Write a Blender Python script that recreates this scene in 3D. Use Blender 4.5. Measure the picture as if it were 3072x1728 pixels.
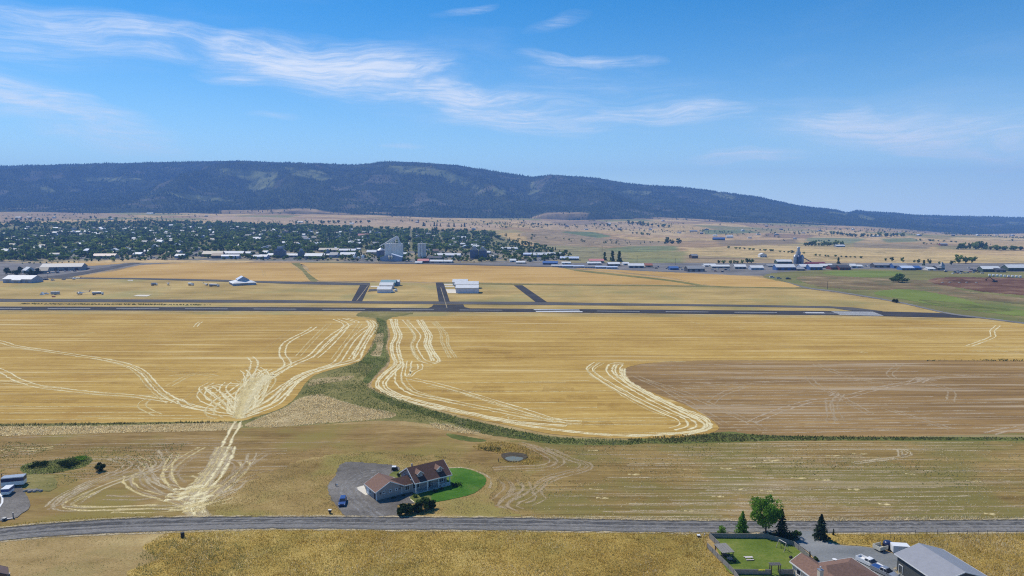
import bpy, bmesh, math, random
import numpy as np
from mathutils import Vector, Matrix
from mathutils.geometry import tessellate_polygon

for o in list(bpy.data.objects):
    bpy.data.objects.remove(o, do_unlink=True)
scene = bpy.context.scene
C = scene.collection
rng = np.random.default_rng(7)
random.seed(7)
R = math.radians

# ------------------------------------------------------------------ camera
CAM_H = 78.0
FPX = 2048.0                       # focal length in pixels of the 3072 px wide photograph
PITCH = math.atan(214.0 / FPX)
cam_data = bpy.data.cameras.new('camera')
cam_data.sensor_width = 36.0
cam_data.lens = 24.0
cam_data.clip_start = 1.0
cam_data.clip_end = 60000.0
cam = bpy.data.objects.new('camera', cam_data)
C.objects.link(cam)
cam.location = (0, 0, CAM_H)
cam.rotation_euler = (math.pi / 2 - PITCH, 0, 0)
scene.camera = cam

# ------------------------------------------------------------------ sun, sky, exposure
SUN_EL = R(53)
SUN_AZ = R(-49)                    # measured from +Y towards +X
sun_dir = Vector((math.sin(SUN_AZ) * math.cos(SUN_EL), math.cos(SUN_AZ) * math.cos(SUN_EL), math.sin(SUN_EL)))
sd = bpy.data.lights.new('sun', 'SUN')
sd.energy = 4.4
sd.angle = R(0.53)
sd.color = (1.0, 0.925, 0.80)
sun = bpy.data.objects.new('sun', sd)
C.objects.link(sun)
sun.location = (0, 0, 2000)
sun.rotation_euler = sun_dir.to_track_quat('Z', 'Y').to_euler()

scene.view_settings.view_transform = 'Standard'
scene.view_settings.look = 'None'
scene.view_settings.exposure = 0.0
scene.view_settings.gamma = 1.0
scene.view_settings.use_curve_mapping = False
scene.render.engine = 'CYCLES'
scene.cycles.use_denoising = False
scene.cycles.filter_width = 1.15
scene.cycles.max_bounces = 6
scene.cycles.diffuse_bounces = 2
scene.cycles.glossy_bounces = 2
scene.cycles.transmission_bounces = 2
scene.cycles.volume_bounces = 1
scene.cycles.transparent_max_bounces = 24
scene.cycles.caustics_reflective = False
scene.cycles.caustics_refractive = False

world = bpy.data.worlds.new('World')
scene.world = world
world.use_nodes = True
wt = world.node_tree
wt.nodes.clear()


class NG:
    """tiny helper for building node graphs"""
    def __init__(self, tree):
        self.t = tree

    def n(self, kind, **kw):
        nd = self.t.nodes.new(kind)
        for k, v in kw.items():
            setattr(nd, k, v)
        return nd

    def put(self, sock, v):
        if hasattr(v, 'is_linked') or isinstance(v, bpy.types.NodeSocket):
            self.t.links.new(v, sock)
        elif isinstance(v, (tuple, list)) and len(v) == 3 and sock.type == 'RGBA':
            sock.default_value = (v[0], v[1], v[2], 1)
        else:
            sock.default_value = v

    def math(self, op, a, b=None, c=None, clamp=False):
        nd = self.n('ShaderNodeMath', operation=op)
        nd.use_clamp = clamp
        self.put(nd.inputs[0], a)
        if b is not None:
            self.put(nd.inputs[1], b)
        if c is not None:
            self.put(nd.inputs[2], c)
        return nd.outputs[0]

    def mix(self, f, a, b, blend='MIX'):
        nd = self.n('ShaderNodeMix', data_type='RGBA', blend_type=blend)
        nd.clamp_factor = True
        self.put(nd.inputs[0], f)
        self.put(nd.inputs[6], a)
        self.put(nd.inputs[7], b)
        return nd.outputs[2]

    def ss(self, v, lo, hi):
        nd = self.n('ShaderNodeMapRange', interpolation_type='SMOOTHSTEP')
        self.put(nd.inputs[0], v)
        self.put(nd.inputs[1], lo)
        self.put(nd.inputs[2], hi)
        nd.inputs[3].default_value = 0
        nd.inputs[4].default_value = 1
        return nd.outputs[0]

    def noise(self, vec, scale, detail=4, rough=0.6, dist=0.0, dims='3D'):
        nd = self.n('ShaderNodeTexNoise', noise_dimensions=dims)
        self.put(nd.inputs['Vector'], vec)
        nd.inputs['Scale'].default_value = scale
        nd.inputs['Detail'].default_value = detail
        nd.inputs['Roughness'].default_value = rough
        nd.inputs['Distortion'].default_value = dist
        return nd.outputs[0]

    def mapping(self, vec, rz=0.0, scale=(1, 1, 1), loc=(0, 0, 0)):
        nd = self.n('ShaderNodeMapping')
        self.put(nd.inputs[0], vec)
        nd.inputs['Location'].default_value = loc
        nd.inputs['Rotation'].default_value = (0, 0, rz)
        nd.inputs['Scale'].default_value = scale
        return nd.outputs[0]

    def ramp(self, f, stops):
        nd = self.n('ShaderNodeValToRGB')
        self.put(nd.inputs[0], f)
        e = nd.color_ramp.elements
        while len(e) < len(stops):
            e.new(0.5)
        for i, (p, c) in enumerate(stops):
            e[i].position = p
            e[i].color = (c[0], c[1], c[2], 1)
        return nd.outputs[0]


g = NG(wt)
sky = g.n('ShaderNodeTexSky', sky_type='NISHITA')
sky.sun_disc = False
sky.sun_elevation = SUN_EL
sky.sun_rotation = SUN_AZ
sky.altitude = 1000.0
sky.air_density = 1.0
sky.dust_density = 0.15
sky.ozone_density = 2.0
hs = g.n('ShaderNodeHueSaturation')
hs.inputs['Saturation'].default_value = 1.5
hs.inputs['Value'].default_value = 1.0
wt.links.new(sky.outputs[0], hs.inputs['Color'])
skycol = g.mix(1.0, hs.outputs[0], (.92, 1.10, 1.10), 'MULTIPLY')
sepz = g.n('ShaderNodeSeparateXYZ')
wt.links.new(g.n('ShaderNodeTexCoord').outputs['Generated'], sepz.inputs[0])
low = g.math('POWER', g.math('SUBTRACT', 1.0, g.math('ABSOLUTE', sepz.outputs[2]), clamp=True), 11.0)
skycol = g.mix(g.math('MULTIPLY', low, .9), skycol, (7.6, 10.0, 12.2))   # pale summer horizon all round
# cirrus, laid out over the whole dome by compass angle and height
tc = g.n('ShaderNodeTexCoord')
sep = g.n('ShaderNodeSeparateXYZ')
wt.links.new(tc.outputs['Generated'], sep.inputs[0])
az = g.math('ARCTAN2', sep.outputs[0], sep.outputs[1])
el = g.math('ARCSINE', sep.outputs[2])
cmb = g.n('ShaderNodeCombineXYZ')
g.put(cmb.inputs[0], az)
g.put(cmb.inputs[1], el)
ae = cmb.outputs[0]
warpn = g.n('ShaderNodeTexNoise')
g.put(warpn.inputs['Vector'], g.mapping(ae, 0, (4, 10, 1)))
warpn.inputs['Scale'].default_value = 1.0
warpn.inputs['Detail'].default_value = 3
wv = g.n('ShaderNodeVectorMath', operation='MULTIPLY_ADD')
g.put(wv.inputs[0], warpn.outputs[1])
wv.inputs[1].default_value = (0.16, 0.07, 0)
g.put(wv.inputs[2], ae)
aew = wv.outputs[0]
wisp = g.noise(g.mapping(aew, R(-9), (5, 34, 1)), 1.0, 7, 0.62, 0.6)
wisp2 = g.noise(g.mapping(aew, R(12), (9, 50, 1), (3, 1, 0)), 1.0, 6, 0.65, 0.8)
wmix = g.math('ADD', g.math('MULTIPLY', wisp, 0.6), g.math('MULTIPLY', wisp2, 0.4))
fib = g.noise(g.mapping(aew, R(-7), (16, 190, 1), (5, 3, 0)), 1.0, 5, .7, .4)
wmask = g.math('MULTIPLY', g.ss(wmix, 0.34, 0.74), g.math('ADD', .22, g.math('MULTIPLY', g.ss(fib, .3, .72), .95)))
CLOUDS = [(640, 160, 580, 40, 5, .95), (1000, 215, 300, 66, 3, 1.25), (860, 165, 240, 26, 2, .7), (1330, 285, 290, 44, 13, 1.0),
          (1560, 345, 280, 55, 6, 1.15), (1950, 348, 240, 24, 2, 1.0), (1770, 195, 210, 17, 2, .9), (150, 345, 320, 48, 13, 1.15),
          (80, 252, 190, 26, 14, .5), (2700, 405, 350, 40, 8, .85), (2960, 432, 260, 24, 0, .55), (2235, 479, 130, 15, -1, 1.7),
          (2530, 345, 75, 16, -20, .55), (1390, 45, 90, 14, -14, .4), (1680, 85, 110, 16, -18, .35), (100, 130, 300, 60, 5, .4),
          (1640, 235, 120, 14, 3, .5), (2990, 480, 90, 8, -4, .5), (800, 372, 60, 8, 4, .4), (700, 250, 90, 14, 6, .6),
          (1220, 458, 60, 7, 3, .4), (1880, 350, 80, 12, -30, .3), (2600, 380, 500, 60, 3, .25), (1500, 300, 700, 90, 4, .22)]
total = None
for (cx, cy, ln, wd, ang, it) in CLOUDS:
    a0 = math.atan((cx - 1536) / FPX)
    e0 = math.atan((650 - cy) / FPX * math.cos(a0))
    m = g.mapping(aew, R(ang), (1, 1, 1))
    md = m.node
    md.vector_type = 'TEXTURE'
    md.inputs['Location'].default_value = (a0 + 0.08, e0 + 0.035, 0)
    md.inputs['Rotation'].default_value = (0, 0, R(-ang))
    md.inputs['Scale'].default_value = (ln / FPX * 1.15, wd / FPX * 1.5, 1)
    gr = g.n('ShaderNodeTexGradient', gradient_type='SPHERICAL')
    g.put(gr.inputs[0], m)
    f = g.math('MULTIPLY', gr.outputs[1], it * 1.9)
    total = f if total is None else g.math('ADD', total, f)
dens = g.math('MULTIPLY', total, g.math('ADD', wmask, 0.06))
veil = g.math('MULTIPLY', g.ss(g.noise(g.mapping(aew, R(-5), (2.2, 9, 1), (7, 2, 0)), 1, 5, .6), .5, .8), .10)
dens = g.math('MULTIPLY', g.math('SUBTRACT', 1.0, g.math('EXPONENT', g.math('MULTIPLY', g.math('ADD', dens, veil), -1.15))), .93)
cloudcol = g.mix(dens, skycol, (8.2, 8.6, 9.2))
bg = g.n('ShaderNodeBackground')
g.put(bg.inputs[0], cloudcol)
bg.inputs[1].default_value = 0.12
wo = g.n('ShaderNodeOutputWorld')
wt.links.new(bg.outputs[0], wo.inputs[0])

# ------------------------------------------------------------------ projection helpers and terrain
FWD = np.array([0, math.cos(PITCH), -math.sin(PITCH)])
UPV = np.array([0, math.sin(PITCH), math.cos(PITCH)])


def ray(px, py):
    return FWD + np.array([1, 0, 0]) * ((px - 1536) / FPX) + UPV * (-(py - 864) / FPX)


def P(px, py, z=0.0):
    d = ray(px, py)
    t = (z - CAM_H) / d[2]
    return Vector((d[0] * t, d[1] * t, z))


def project(x, y, z):
    x = np.asarray(x, float)
    v = [x, np.asarray(y, float), np.asarray(z, float) - CAM_H]
    f = v[1] * FWD[1] + v[2] * FWD[2]
    u = v[1] * UPV[1] + v[2] * UPV[2]
    f = np.maximum(f, 1e-3)
    return 1536 + FPX * v[0] / f, 864 - FPX * u / f


TD = np.array([0, 1150, 1800, 2400, 3200, 4200, 5200, 9000])
TC = np.array([-600, 0, 800, 1500, 2000, 2500, 2900, 3072, 3700])
TZ = np.array([[0] * 9, [0] * 9,
               [20, 18, 16, 9, 0, -3, -4, -4, -4],
               [50, 45, 43, 25, 2, -6, -9, -10, -12],
               [78, 70, 65, 50, 23, 3, -15, -23, -28],
               [111, 111, 98, 66, 59, 24, -33, -29, -33],
               [86, 86, 73, 41, 34, 0, -60, -58, -60],
               [40, 40, 30, 0, -10, -40, -100, -100, -100]], float)


def hash_noise(x, y, s, seed=0):
    """smooth value noise"""
    x = np.asarray(x, float) / s
    y = np.asarray(y, float) / s
    xi = np.floor(x).astype(np.int64)
    yi = np.floor(y).astype(np.int64)
    fx = x - xi
    fy = y - yi
    fx = fx * fx * (3 - 2 * fx)
    fy = fy * fy * (3 - 2 * fy)

    def h(a, b):
        n = (a * 374761393 + b * 668265263 + seed * 974634777) & 0x7fffffff
        n = ((n ^ (n >> 13)) * 1274126177) & 0x7fffffff
        return ((n ^ (n >> 16)) & 0xffff) / 65535.0
    return (h(xi, yi) * (1 - fx) + h(xi + 1, yi) * fx) * (1 - fy) + (h(xi, yi + 1) * (1 - fx) + h(xi + 1, yi + 1) * fx) * fy


def T(x, y):
    x = np.asarray(x, float)
    y = np.asarray(y, float)
    c = np.clip(1536 + FPX * x / np.maximum(y, 300), TC[0], TC[-1])
    d = np.clip(y, TD[0], TD[-1])
    ci = np.clip(np.searchsorted(TC, c) - 1, 0, len(TC) - 2)
    di = np.clip(np.searchsorted(TD, d) - 1, 0, len(TD) - 2)
    fc = (c - TC[ci]) / (TC[ci + 1] - TC[ci])
    fd = (d - TD[di]) / (TD[di + 1] - TD[di])
    fc = fc * fc * (3 - 2 * fc)
    z = (TZ[di, ci] * (1 - fc) + TZ[di, ci + 1] * fc) * (1 - fd) + (TZ[di + 1, ci] * (1 - fc) + TZ[di + 1, ci + 1] * fc) * fd
    k = np.clip((y - 1350) / 500, 0, 1)
    return z + k * ((hash_noise(x, y, 420, 3) - .5) * 14 + (hash_noise(x, y, 170, 5) - .5) * 5)


def G(px, py):
    """where the line of sight of a pixel of the photograph meets the terrain"""
    p = P(px, py) if py > 652 else None
    if p is not None and 0 < p.y < 1150:
        return p
    d = ray(px, py)
    t = 1000.0
    for i in range(1200):
        t2 = t + 8
        x, y, z = d[0] * t2, d[1] * t2, CAM_H + d[2] * t2
        if z <= float(T(x, y)):
            break
        t = t2
        if t > 6000:
            break
    t = t + 4
    x, y = d[0] * t, d[1] * t
    return Vector((x, y, float(T(x, y))))


def height_for(base, py_top):
    """height of a thing standing at base whose top shows at row py_top"""
    lo, hi = 0.0, 120.0
    for i in range(40):
        m = (lo + hi) / 2
        if project(base.x, base.y, base.z + m)[1] > py_top:
            lo = m
        else:
            hi = m
    return lo


def mpp(p):
    """metres per photograph pixel at a point"""
    return (p.y * FWD[1] + (p.z - CAM_H) * FWD[2]) / FPX


# ------------------------------------------------------------------ materials
MATS = {}


def newmat(name):
    m = bpy.data.materials.new(name)
    m.use_nodes = True
    nt = m.node_tree
    b = nt.nodes['Principled BSDF']
    out = nt.nodes['Material Output']
    MATS[name] = m
    return m, NG(nt), b, out


def wpos(gg):
    return gg.n('ShaderNodeNewGeometry').outputs['Position']


def mat(name, col, var=0.25, scale=1.5, rough=0.75, metallic=0.0, spec=0.3, bump=0.0, obj=False):
    """plain paint, metal, wood: colour with procedural wear"""
    if name in MATS:
        return MATS[name]
    m, gg, b, out = newmat(name)
    vec = gg.n('ShaderNodeTexCoord').outputs['Object'] if obj else wpos(gg)
    f = gg.noise(vec, scale, 5, .6)
    c1 = tuple(c * (1 - var) for c in col)
    c2 = tuple(min(1, c * (1 + var)) for c in col)
    gg.put(b.inputs['Base Color'], gg.ramp(f, [(.3, c1), (.7, c2)]))
    b.inputs['Roughness'].default_value = rough
    b.inputs['Metallic'].default_value = metallic
    b.inputs['Specular IOR Level'].default_value = spec
    if bump:
        bp = gg.n('ShaderNodeBump')
        bp.inputs['Distance'].default_value = bump
        gg.put(bp.inputs['Height'], gg.noise(vec, scale * 6, 3, .6))
        gg.put(b.inputs['Normal'], bp.outputs[0])
    return m


def field_mat(name, stops, ang=0.0, streak=(0.004, 0.25), patch=0.012, grain=1.2, w=(.45, .35, .2), bump=.25, tint=None, warp=3.0, line=None, gl=(0.25, 1)):
    """open ground: streaks along the working direction, large patches and grain"""
    m, gg, b, out = newmat(name)
    if not any(k in name for k in ('gravel', 'asphalt', 'lawn', 'wheat')):
        stops = [(p_, (c_[0], c_[1] * .94, c_[2] * .76)) for p_, c_ in stops]
    pos = wpos(gg)
    wn = gg.n('ShaderNodeTexNoise')
    gg.put(wn.inputs['Vector'], pos)
    wn.inputs['Scale'].default_value = 0.02
    wm = gg.n('ShaderNodeVectorMath', operation='MULTIPLY_ADD')
    gg.put(wm.inputs[0], wn.outputs[1])
    wm.inputs[1].default_value = (warp, warp, 0)
    gg.put(wm.inputs[2], pos)
    pv = wm.outputs[0]
    s = gg.noise(gg.mapping(pv, ang, (streak[0], streak[1], 1)), 1, 5, .62)
    s2 = gg.noise(gg.mapping(pv, ang, (streak[0] * 4, streak[1] * 3.1, 1), (9, 4, 0)), 1, 4, .6)
    p = gg.noise(pos, patch, 5, .6)
    gr = gg.noise(gg.mapping(pos, ang, (gl[0], gl[1], 1)), grain, 6, .75)
    f = gg.math('ADD', gg.math('MULTIPLY', gg.math('ADD', gg.math('MULTIPLY', s, .6), gg.math('MULTIPLY', s2, .4)), w[0]),
                gg.math('ADD', gg.math('MULTIPLY', p, w[1]), gg.math('MULTIPLY', gr, w[2])))
    col = gg.ramp(f, [(.5 + (p_ - .5) * .62, c_) for p_, c_ in stops])
    if tint:
        (tc_, sc_, lo, hi, amt) = tint
        tn = gg.noise(gg.mapping(pos, 0, (1, 1, 1), (31, 17, 0)), sc_, 5, .62)
        col = gg.mix(gg.math('MULTIPLY', gg.ss(tn, lo, hi), amt), col, tc_)
    if line:
        lc, lsc, lo, hi, amt = line
        ln = gg.noise(gg.mapping(pv, ang, (0.006, lsc, 1), (2, 8, 0)), 1, 3, .5)
        col = gg.mix(gg.math('MULTIPLY', gg.ss(ln, lo, hi), amt), col, lc)
        l2 = gg.noise(gg.mapping(pv, ang, (0.009, lsc * 1.9, 1), (7, 3, 0)), 1, 3, .55)
        col = gg.mix(gg.math('MULTIPLY', gg.ss(l2, .55, .66), .6), col, stops[0][1])
    gg.put(b.inputs['Base Color'], col)
    b.inputs['Roughness'].default_value = .95
    b.inputs['Specular IOR Level'].default_value = .05
    if bump:
        bp = gg.n('ShaderNodeBump')
        bp.inputs['Distance'].default_value = bump
        bp.inputs['Strength'].default_value = .7
        gg.put(bp.inputs['Height'], gg.math('ADD', gr, s2))
        gg.put(b.inputs['Normal'], bp.outputs[0])
    return m


def leaf_mat(name, cols, trans=.3, rough=.8, tsc=None):
    m, gg, b, out = newmat(name)
    geo = gg.n('ShaderNodeNewGeometry')
    f = geo.outputs['Random Per Island']
    if tsc:
        f = gg.math('ADD', gg.math('MULTIPLY', f, .5), gg.math('MULTIPLY', gg.ss(gg.noise(geo.outputs['Position'], tsc, 4, .6), .3, .7), .5))
    n = len(cols)
    col = gg.ramp(f, [((i + .5) / n, c) for i, c in enumerate(cols)])
    d = gg.n('ShaderNodeBsdfDiffuse')
    t = gg.n('ShaderNodeBsdfTranslucent')
    gg.put(d.inputs[0], col)
    gg.put(t.inputs[0], col)
    mx = gg.n('ShaderNodeMixShader')
    mx.inputs[0].default_value = trans
    gg.put(mx.inputs[1], d.outputs[0])
    gg.put(mx.inputs[2], t.outputs[0])
    gg.put(out.inputs[0], mx.outputs[0])
    return m


def ribbon_mat(name, c1, c2, op=1.0, sc=1.5, lo=.35, hi=.6):
    """loose straw or scuffed soil: scattered, so the ground shows between"""
    m, gg, b, out = newmat(name)
    pos = wpos(gg)
    nz = gg.noise(pos, sc, 4, .7)
    nb = gg.noise(pos, .12, 3, .6)
    uv = gg.n('ShaderNodeUVMap').outputs[0]
    su = gg.n('ShaderNodeSeparateXYZ')
    gg.put(su.inputs[0], uv)
    edge = gg.ss(gg.math('SUBTRACT', 1.0, gg.math('ABSOLUTE', gg.math('SUBTRACT', gg.math('MULTIPLY', su.outputs[1], 2.0), 1.0))), 0.0, .8)
    a = gg.math('ADD', gg.math('MULTIPLY', nz, .7), gg.math('MULTIPLY', nb, .3))
    a = gg.math('MULTIPLY', gg.ss(a, lo, hi), edge)
    a = gg.math('MULTIPLY', a, op)
    d = gg.n('ShaderNodeBsdfDiffuse')
    gg.put(d.inputs[0], gg.ramp(gg.noise(pos, 3.0, 3, .7), [(.35, c1), (.65, c2)]))
    tr = gg.n('ShaderNodeBsdfTransparent')
    mx = gg.n('ShaderNodeMixShader')
    gg.put(mx.inputs[0], a)
    gg.put(mx.inputs[1], tr.outputs[0])
    gg.put(mx.inputs[2], d.outputs[0])
    gg.put(out.inputs[0], mx.outputs[0])
    return m


# ------------------------------------------------------------------ object helpers
def link(name, me, m=None, parent=None, loc=None):
    o = bpy.data.objects.new(name, me)
    C.objects.link(o)
    if m is not None:
        if len(me.materials) == 0:
            me.materials.append(m)
    if parent is not None:
        o.parent = parent
    if loc is not None:
        o.location = loc
    return o


def tag(o, label, cat, group=None):
    o['label'] = label
    o['category'] = cat
    if group:
        o['group'] = group
    return o


def thing(name, label, cat, loc=(0, 0, 0), rz=0.0, group=None):
    o = bpy.data.objects.new(name, None)
    o.empty_display_size = .5
    C.objects.link(o)
    o.location = loc
    o.rotation_euler = (0, 0, rz)
    return tag(o, label, cat, group)


def np_mesh(name, verts, quads=None, tris=None, uvs=None):
    """mesh from numpy arrays: quads (n,4) and/or tris (n,3)"""
    me = bpy.data.meshes.new(name)
    verts = np.asarray(verts, np.float32).reshape(-1, 3)
    loops = []
    starts = []
    tot = []
    k = 0
    if quads is not None and len(quads):
        q = np.asarray(quads, np.int32).reshape(-1, 4)
        loops.append(q.ravel())
        starts.append(np.arange(len(q)) * 4)
        tot.append(np.full(len(q), 4))
        k = len(q) * 4
    if tris is not None and len(tris):
        t = np.asarray(tris, np.int32).reshape(-1, 3)
        loops.append(t.ravel())
        starts.append(k + np.arange(len(t)) * 3)
        tot.append(np.full(len(t), 3))
    loops = np.concatenate(loops).astype(np.int32)
    starts = np.concatenate(starts).astype(np.int32)
    me.vertices.add(len(verts))
    me.vertices.foreach_set('co', verts.ravel())
    me.loops.add(len(loops))
    me.loops.foreach_set('vertex_index', loops)
    me.polygons.add(len(starts))
    me.polygons.foreach_set('loop_start', starts)
    if uvs is not None:
        uvl = me.uv_layers.new(name='UVMap')
        uvl.data.foreach_set('uv', np.asarray(uvs, np.float32)[loops].ravel())
    me.update(calc_edges=True)
    me.validate()
    return me


class MB:
    """collects simple shapes into one mesh"""
    def __init__(self):
        self.v = []
        self.f = []

    def poly(self, pts):
        k = len(self.v)
        self.v += [tuple(p) for p in pts]
        self.f.append(tuple(range(k, k + len(pts))))
        return self

    def hexa(self, p):
        """eight corners: bottom four anticlockwise, top four"""
        k = len(self.v)
        self.v += [tuple(q) for q in p]
        for a in ((3, 2, 1, 0), (4, 5, 6, 7), (0, 1, 5, 4), (1, 2, 6, 5), (2, 3, 7, 6), (3, 0, 4, 7)):
            self.f.append(tuple(k + i for i in a))
        return self

    def box(self, c, s, rz=0.0):
        cx, cy, cz = c
        sx, sy, sz = (s[0] / 2, s[1] / 2, s[2] / 2)
        co, si = math.cos(rz), math.sin(rz)
        pts = []
        for z in (-sz, sz):
            for (x, y) in ((-sx, -sy), (sx, -sy), (sx, sy), (-sx, sy)):
                pts.append((cx + x * co - y * si, cy + x * si + y * co, cz + z))
        return self.hexa(pts)

    def span(self, x0, x1, y0, y1, z0, z1):
        return self.box(((x0 + x1) / 2, (y0 + y1) / 2, (z0 + z1) / 2), (abs(x1 - x0), abs(y1 - y0), abs(z1 - z0)))

    def frustum(self, b, z0, t, z1):
        """b and t are (x0, x1, y0, y1)"""
        return self.hexa([(b[0], b[2], z0), (b[1], b[2], z0), (b[1], b[3], z0), (b[0], b[3], z0),
                          (t[0], t[2], z1), (t[1], t[2], z1), (t[1], t[3], z1), (t[0], t[3], z1)])

    def slab(self, q, t):
        """a quad given a thickness downwards along its normal"""
        q = [Vector(p) for p in q]
        n = (q[1] - q[0]).cross(q[3] - q[0]).normalized()
        if n.z < 0:
            n = -n
            q = [q[0], q[3], q[2], q[1]]
        lo = [p - n * t for p in q]
        return self.hexa(lo + q)

    def prism(self, prof, x0, x1, axis='x'):
        """profile in (y, z) pulled along x, or in (x, z) pulled along y"""
        n = len(prof)
        k = len(self.v)
        for xx in (x0, x1):
            for (a, z) in prof:
                self.v.append((xx, a, z) if axis == 'x' else (a, xx, z))
        self.f.append(tuple(k + i for i in range(n))[::-1])
        self.f.append(tuple(k + n + i for i in range(n)))
        for i in range(n):
            j = (i + 1) % n
            self.f.append((k + i, k + j, k + n + j, k + n + i))
        return self

    def tube(self, p0, p1, r0, r1=None, n=8, cap=True):
        r1 = r0 if r1 is None else r1
        p0 = Vector(p0)
        p1 = Vector(p1)
        d = (p1 - p0).normalized()
        a = d.orthogonal().normalized()
        b = d.cross(a)
        k = len(self.v)
        for (p, r) in ((p0, r0), (p1, r1)):
            for i in range(n):
                t = 2 * math.pi * i / n
                self.v.append(tuple(p + (a * math.cos(t) + b * math.sin(t)) * r))
        for i in range(n):
            j = (i + 1) % n
            self.f.append((k + i, k + j, k + n + j, k + n + i))
        if cap:
            self.f.append(tuple(k + i for i in range(n))[::-1])
            self.f.append(tuple(k + n + i for i in range(n)))
        return self

    def lathe(self, prof, n=16, c=(0, 0, 0)):
        """prof: (radius, z) from bottom to top"""
        k = len(self.v)
        for (r, z) in prof:
            for i in range(n):
                t = 2 * math.pi * i / n
                self.v.append((c[0] + r * math.cos(t), c[1] + r * math.sin(t), c[2] + z))
        for a in range(len(prof) - 1):
            for i in range(n):
                j = (i + 1) % n
                self.f.append((k + a * n + i, k + a * n + j, k + (a + 1) * n + j, k + (a + 1) * n + i))
        self.f.append(tuple(k + i for i in range(n))[::-1])
        self.f.append(tuple(k + (len(prof) - 1) * n + i for i in range(n)))
        return self

    def mesh(self, name):
        me = bpy.data.meshes.new(name)
        me.from_pydata(self.v, [], self.f)
        me.update()
        return me

    def build(self, name, m, parent=None, smooth=False, bevel=0.0):
        me = self.mesh(name)
        bm = bmesh.new()
        bm.from_mesh(me)
        bmesh.ops.recalc_face_normals(bm, faces=bm.faces)
        if bevel:
            bmesh.ops.bevel(bm, geom=bm.edges[:], offset=bevel, segments=2, affect='EDGES', profile=.6)
        bm.to_mesh(me)
        bm.free()
        if smooth:
            for p in me.polygons:
                p.use_smooth = True
        return link(name, me, m, parent)


def copy_tree(o, parent=None):
    c = o.copy()
    C.objects.link(c)
    c.parent = parent
    for ch in list(o.children):
        copy_tree(ch, c)
    return c


def smooth_poly(pts, closed=True, step=3.0, jit=0.0, seed=1):
    """Catmull-Rom through pixel points, resampled"""
    pts = [np.array(p, float) for p in pts]
    n = len(pts)
    out = []
    rr = np.random.default_rng(seed)
    for i in range(n if closed else n - 1):
        p0 = pts[(i - 1) % n] if closed or i > 0 else pts[i]
        p1 = pts[i]
        p2 = pts[(i + 1) % n]
        p3 = pts[(i + 2) % n] if closed or i + 2 < n else p2
        k = max(1, int(np.linalg.norm(p2 - p1) / step))
        k = min(k, 60)
        for j in range(k):
            t = j / k
            q = 0.5 * ((2 * p1) + (-p0 + p2) * t + (2 * p0 - 5 * p1 + 4 * p2 - p3) * t * t + (-p0 + 3 * p1 - 3 * p2 + p3) * t ** 3)
            if jit:
                q = q + rr.normal(0, jit, 2) * np.array([1, .4])
            out.append(q)
    if not closed:
        out.append(pts[-1])
    return out


LAYER = [0.012]


def sheet(name, pts, m, z=None, smooth=True, jit=0.6, step=4.0, parent=None, seed=1, thick=False):
    """a patch of ground laid on the flat land, outline given where the photograph shows it"""
    if z is None:
        LAYER[0] += 0.004
        z = LAYER[0]
    q = smooth_poly(pts, True, step, jit, seed) if smooth else [np.array(p, float) for p in pts]
    w = [P(a[0], a[1], 0) for a in q]
    w = [Vector((p.x, p.y, z)) for p in w]
    tri = tessellate_polygon([w])
    me = bpy.data.meshes.new(name)
    me.from_pydata([tuple(p) for p in w], [], [tuple(t) for t in tri])
    me.update()
    bm = bmesh.new()
    bm.from_mesh(me)
    for f in bm.faces:
        if f.normal.z < 0:
            f.normal_flip()
    bm.to_mesh(me)
    bm.free()
    o = link(name, me, m, parent)
    if parent is None:
        o['kind'] = 'structure'
    return o


RZC = {}


def ribbon(name, pts, width, m, parent, jit=.25, seed=0, step=5.0, world_pts=None, wvar=.35):
    RZC[parent.name] = RZC.get(parent.name, 0) + 1
    zz = parent.data.vertices[0].co.z + .012 + .00025 * RZC[parent.name]
    rr = np.random.default_rng(seed + 11)
    if world_pts is None:
        q = smooth_poly(pts, False, step)
        w = np.array([list(P(a[0], a[1], 0))[:2] for a in q])
    else:
        w = np.asarray(world_pts)
    # even spacing
    sl = np.concatenate([[0], np.cumsum(np.linalg.norm(np.diff(w, axis=0), axis=1))])
    n = max(4, int(sl[-1] / 2.5))
    s = np.linspace(0, sl[-1], n)
    w = np.stack([np.interp(s, sl, w[:, 0]), np.interp(s, sl, w[:, 1])], 1)
    w = w + rr.normal(0, jit * .4, w.shape)
    tg = np.gradient(w, axis=0)
    tg /= np.maximum(np.linalg.norm(tg, axis=1, keepdims=True), 1e-6)
    nm = np.stack([-tg[:, 1], tg[:, 0]], 1)
    hw = width * .66 * (1 + wvar * rr.normal(0, 1, (n, 1)))
    hw = np.clip(hw, width * .2, width)
    L = w + nm * hw
    Rr = w - nm * hw
    v = np.zeros((2 * n, 3))
    v[0::2, :2] = L
    v[1::2, :2] = Rr
    v[:, 2] = zz
    uv = np.zeros((2 * n, 2))
    uv[0::2, 0] = s
    uv[1::2, 0] = s
    uv[1::2, 1] = 1
    i = np.arange(n - 1) * 2
    quads = np.stack([i, i + 1, i + 3, i + 2], 1)
    me = np_mesh(name, v, quads, None, uv)
    return link(name, me, m, parent)


def offset_world(pts, off, step=5.0):
    q = smooth_poly(pts, False, step)
    w = np.array([list(P(a[0], a[1], 0))[:2] for a in q])
    tg = np.gradient(w, axis=0)
    tg /= np.maximum(np.linalg.norm(tg, axis=1, keepdims=True), 1e-6)
    return w + np.stack([-tg[:, 1], tg[:, 0]], 1) * off


TRK = [0]


def track(pts, m, parent, gap=2.6, width=.9, name='wheel_track'):
    """two ruts"""
    TRK[0] += 1
    for s in (-1, 1):
        ribbon(name, None, width, m, parent, seed=TRK[0] * 2 + s, world_pts=offset_world(pts, s * gap / 2))


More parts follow.
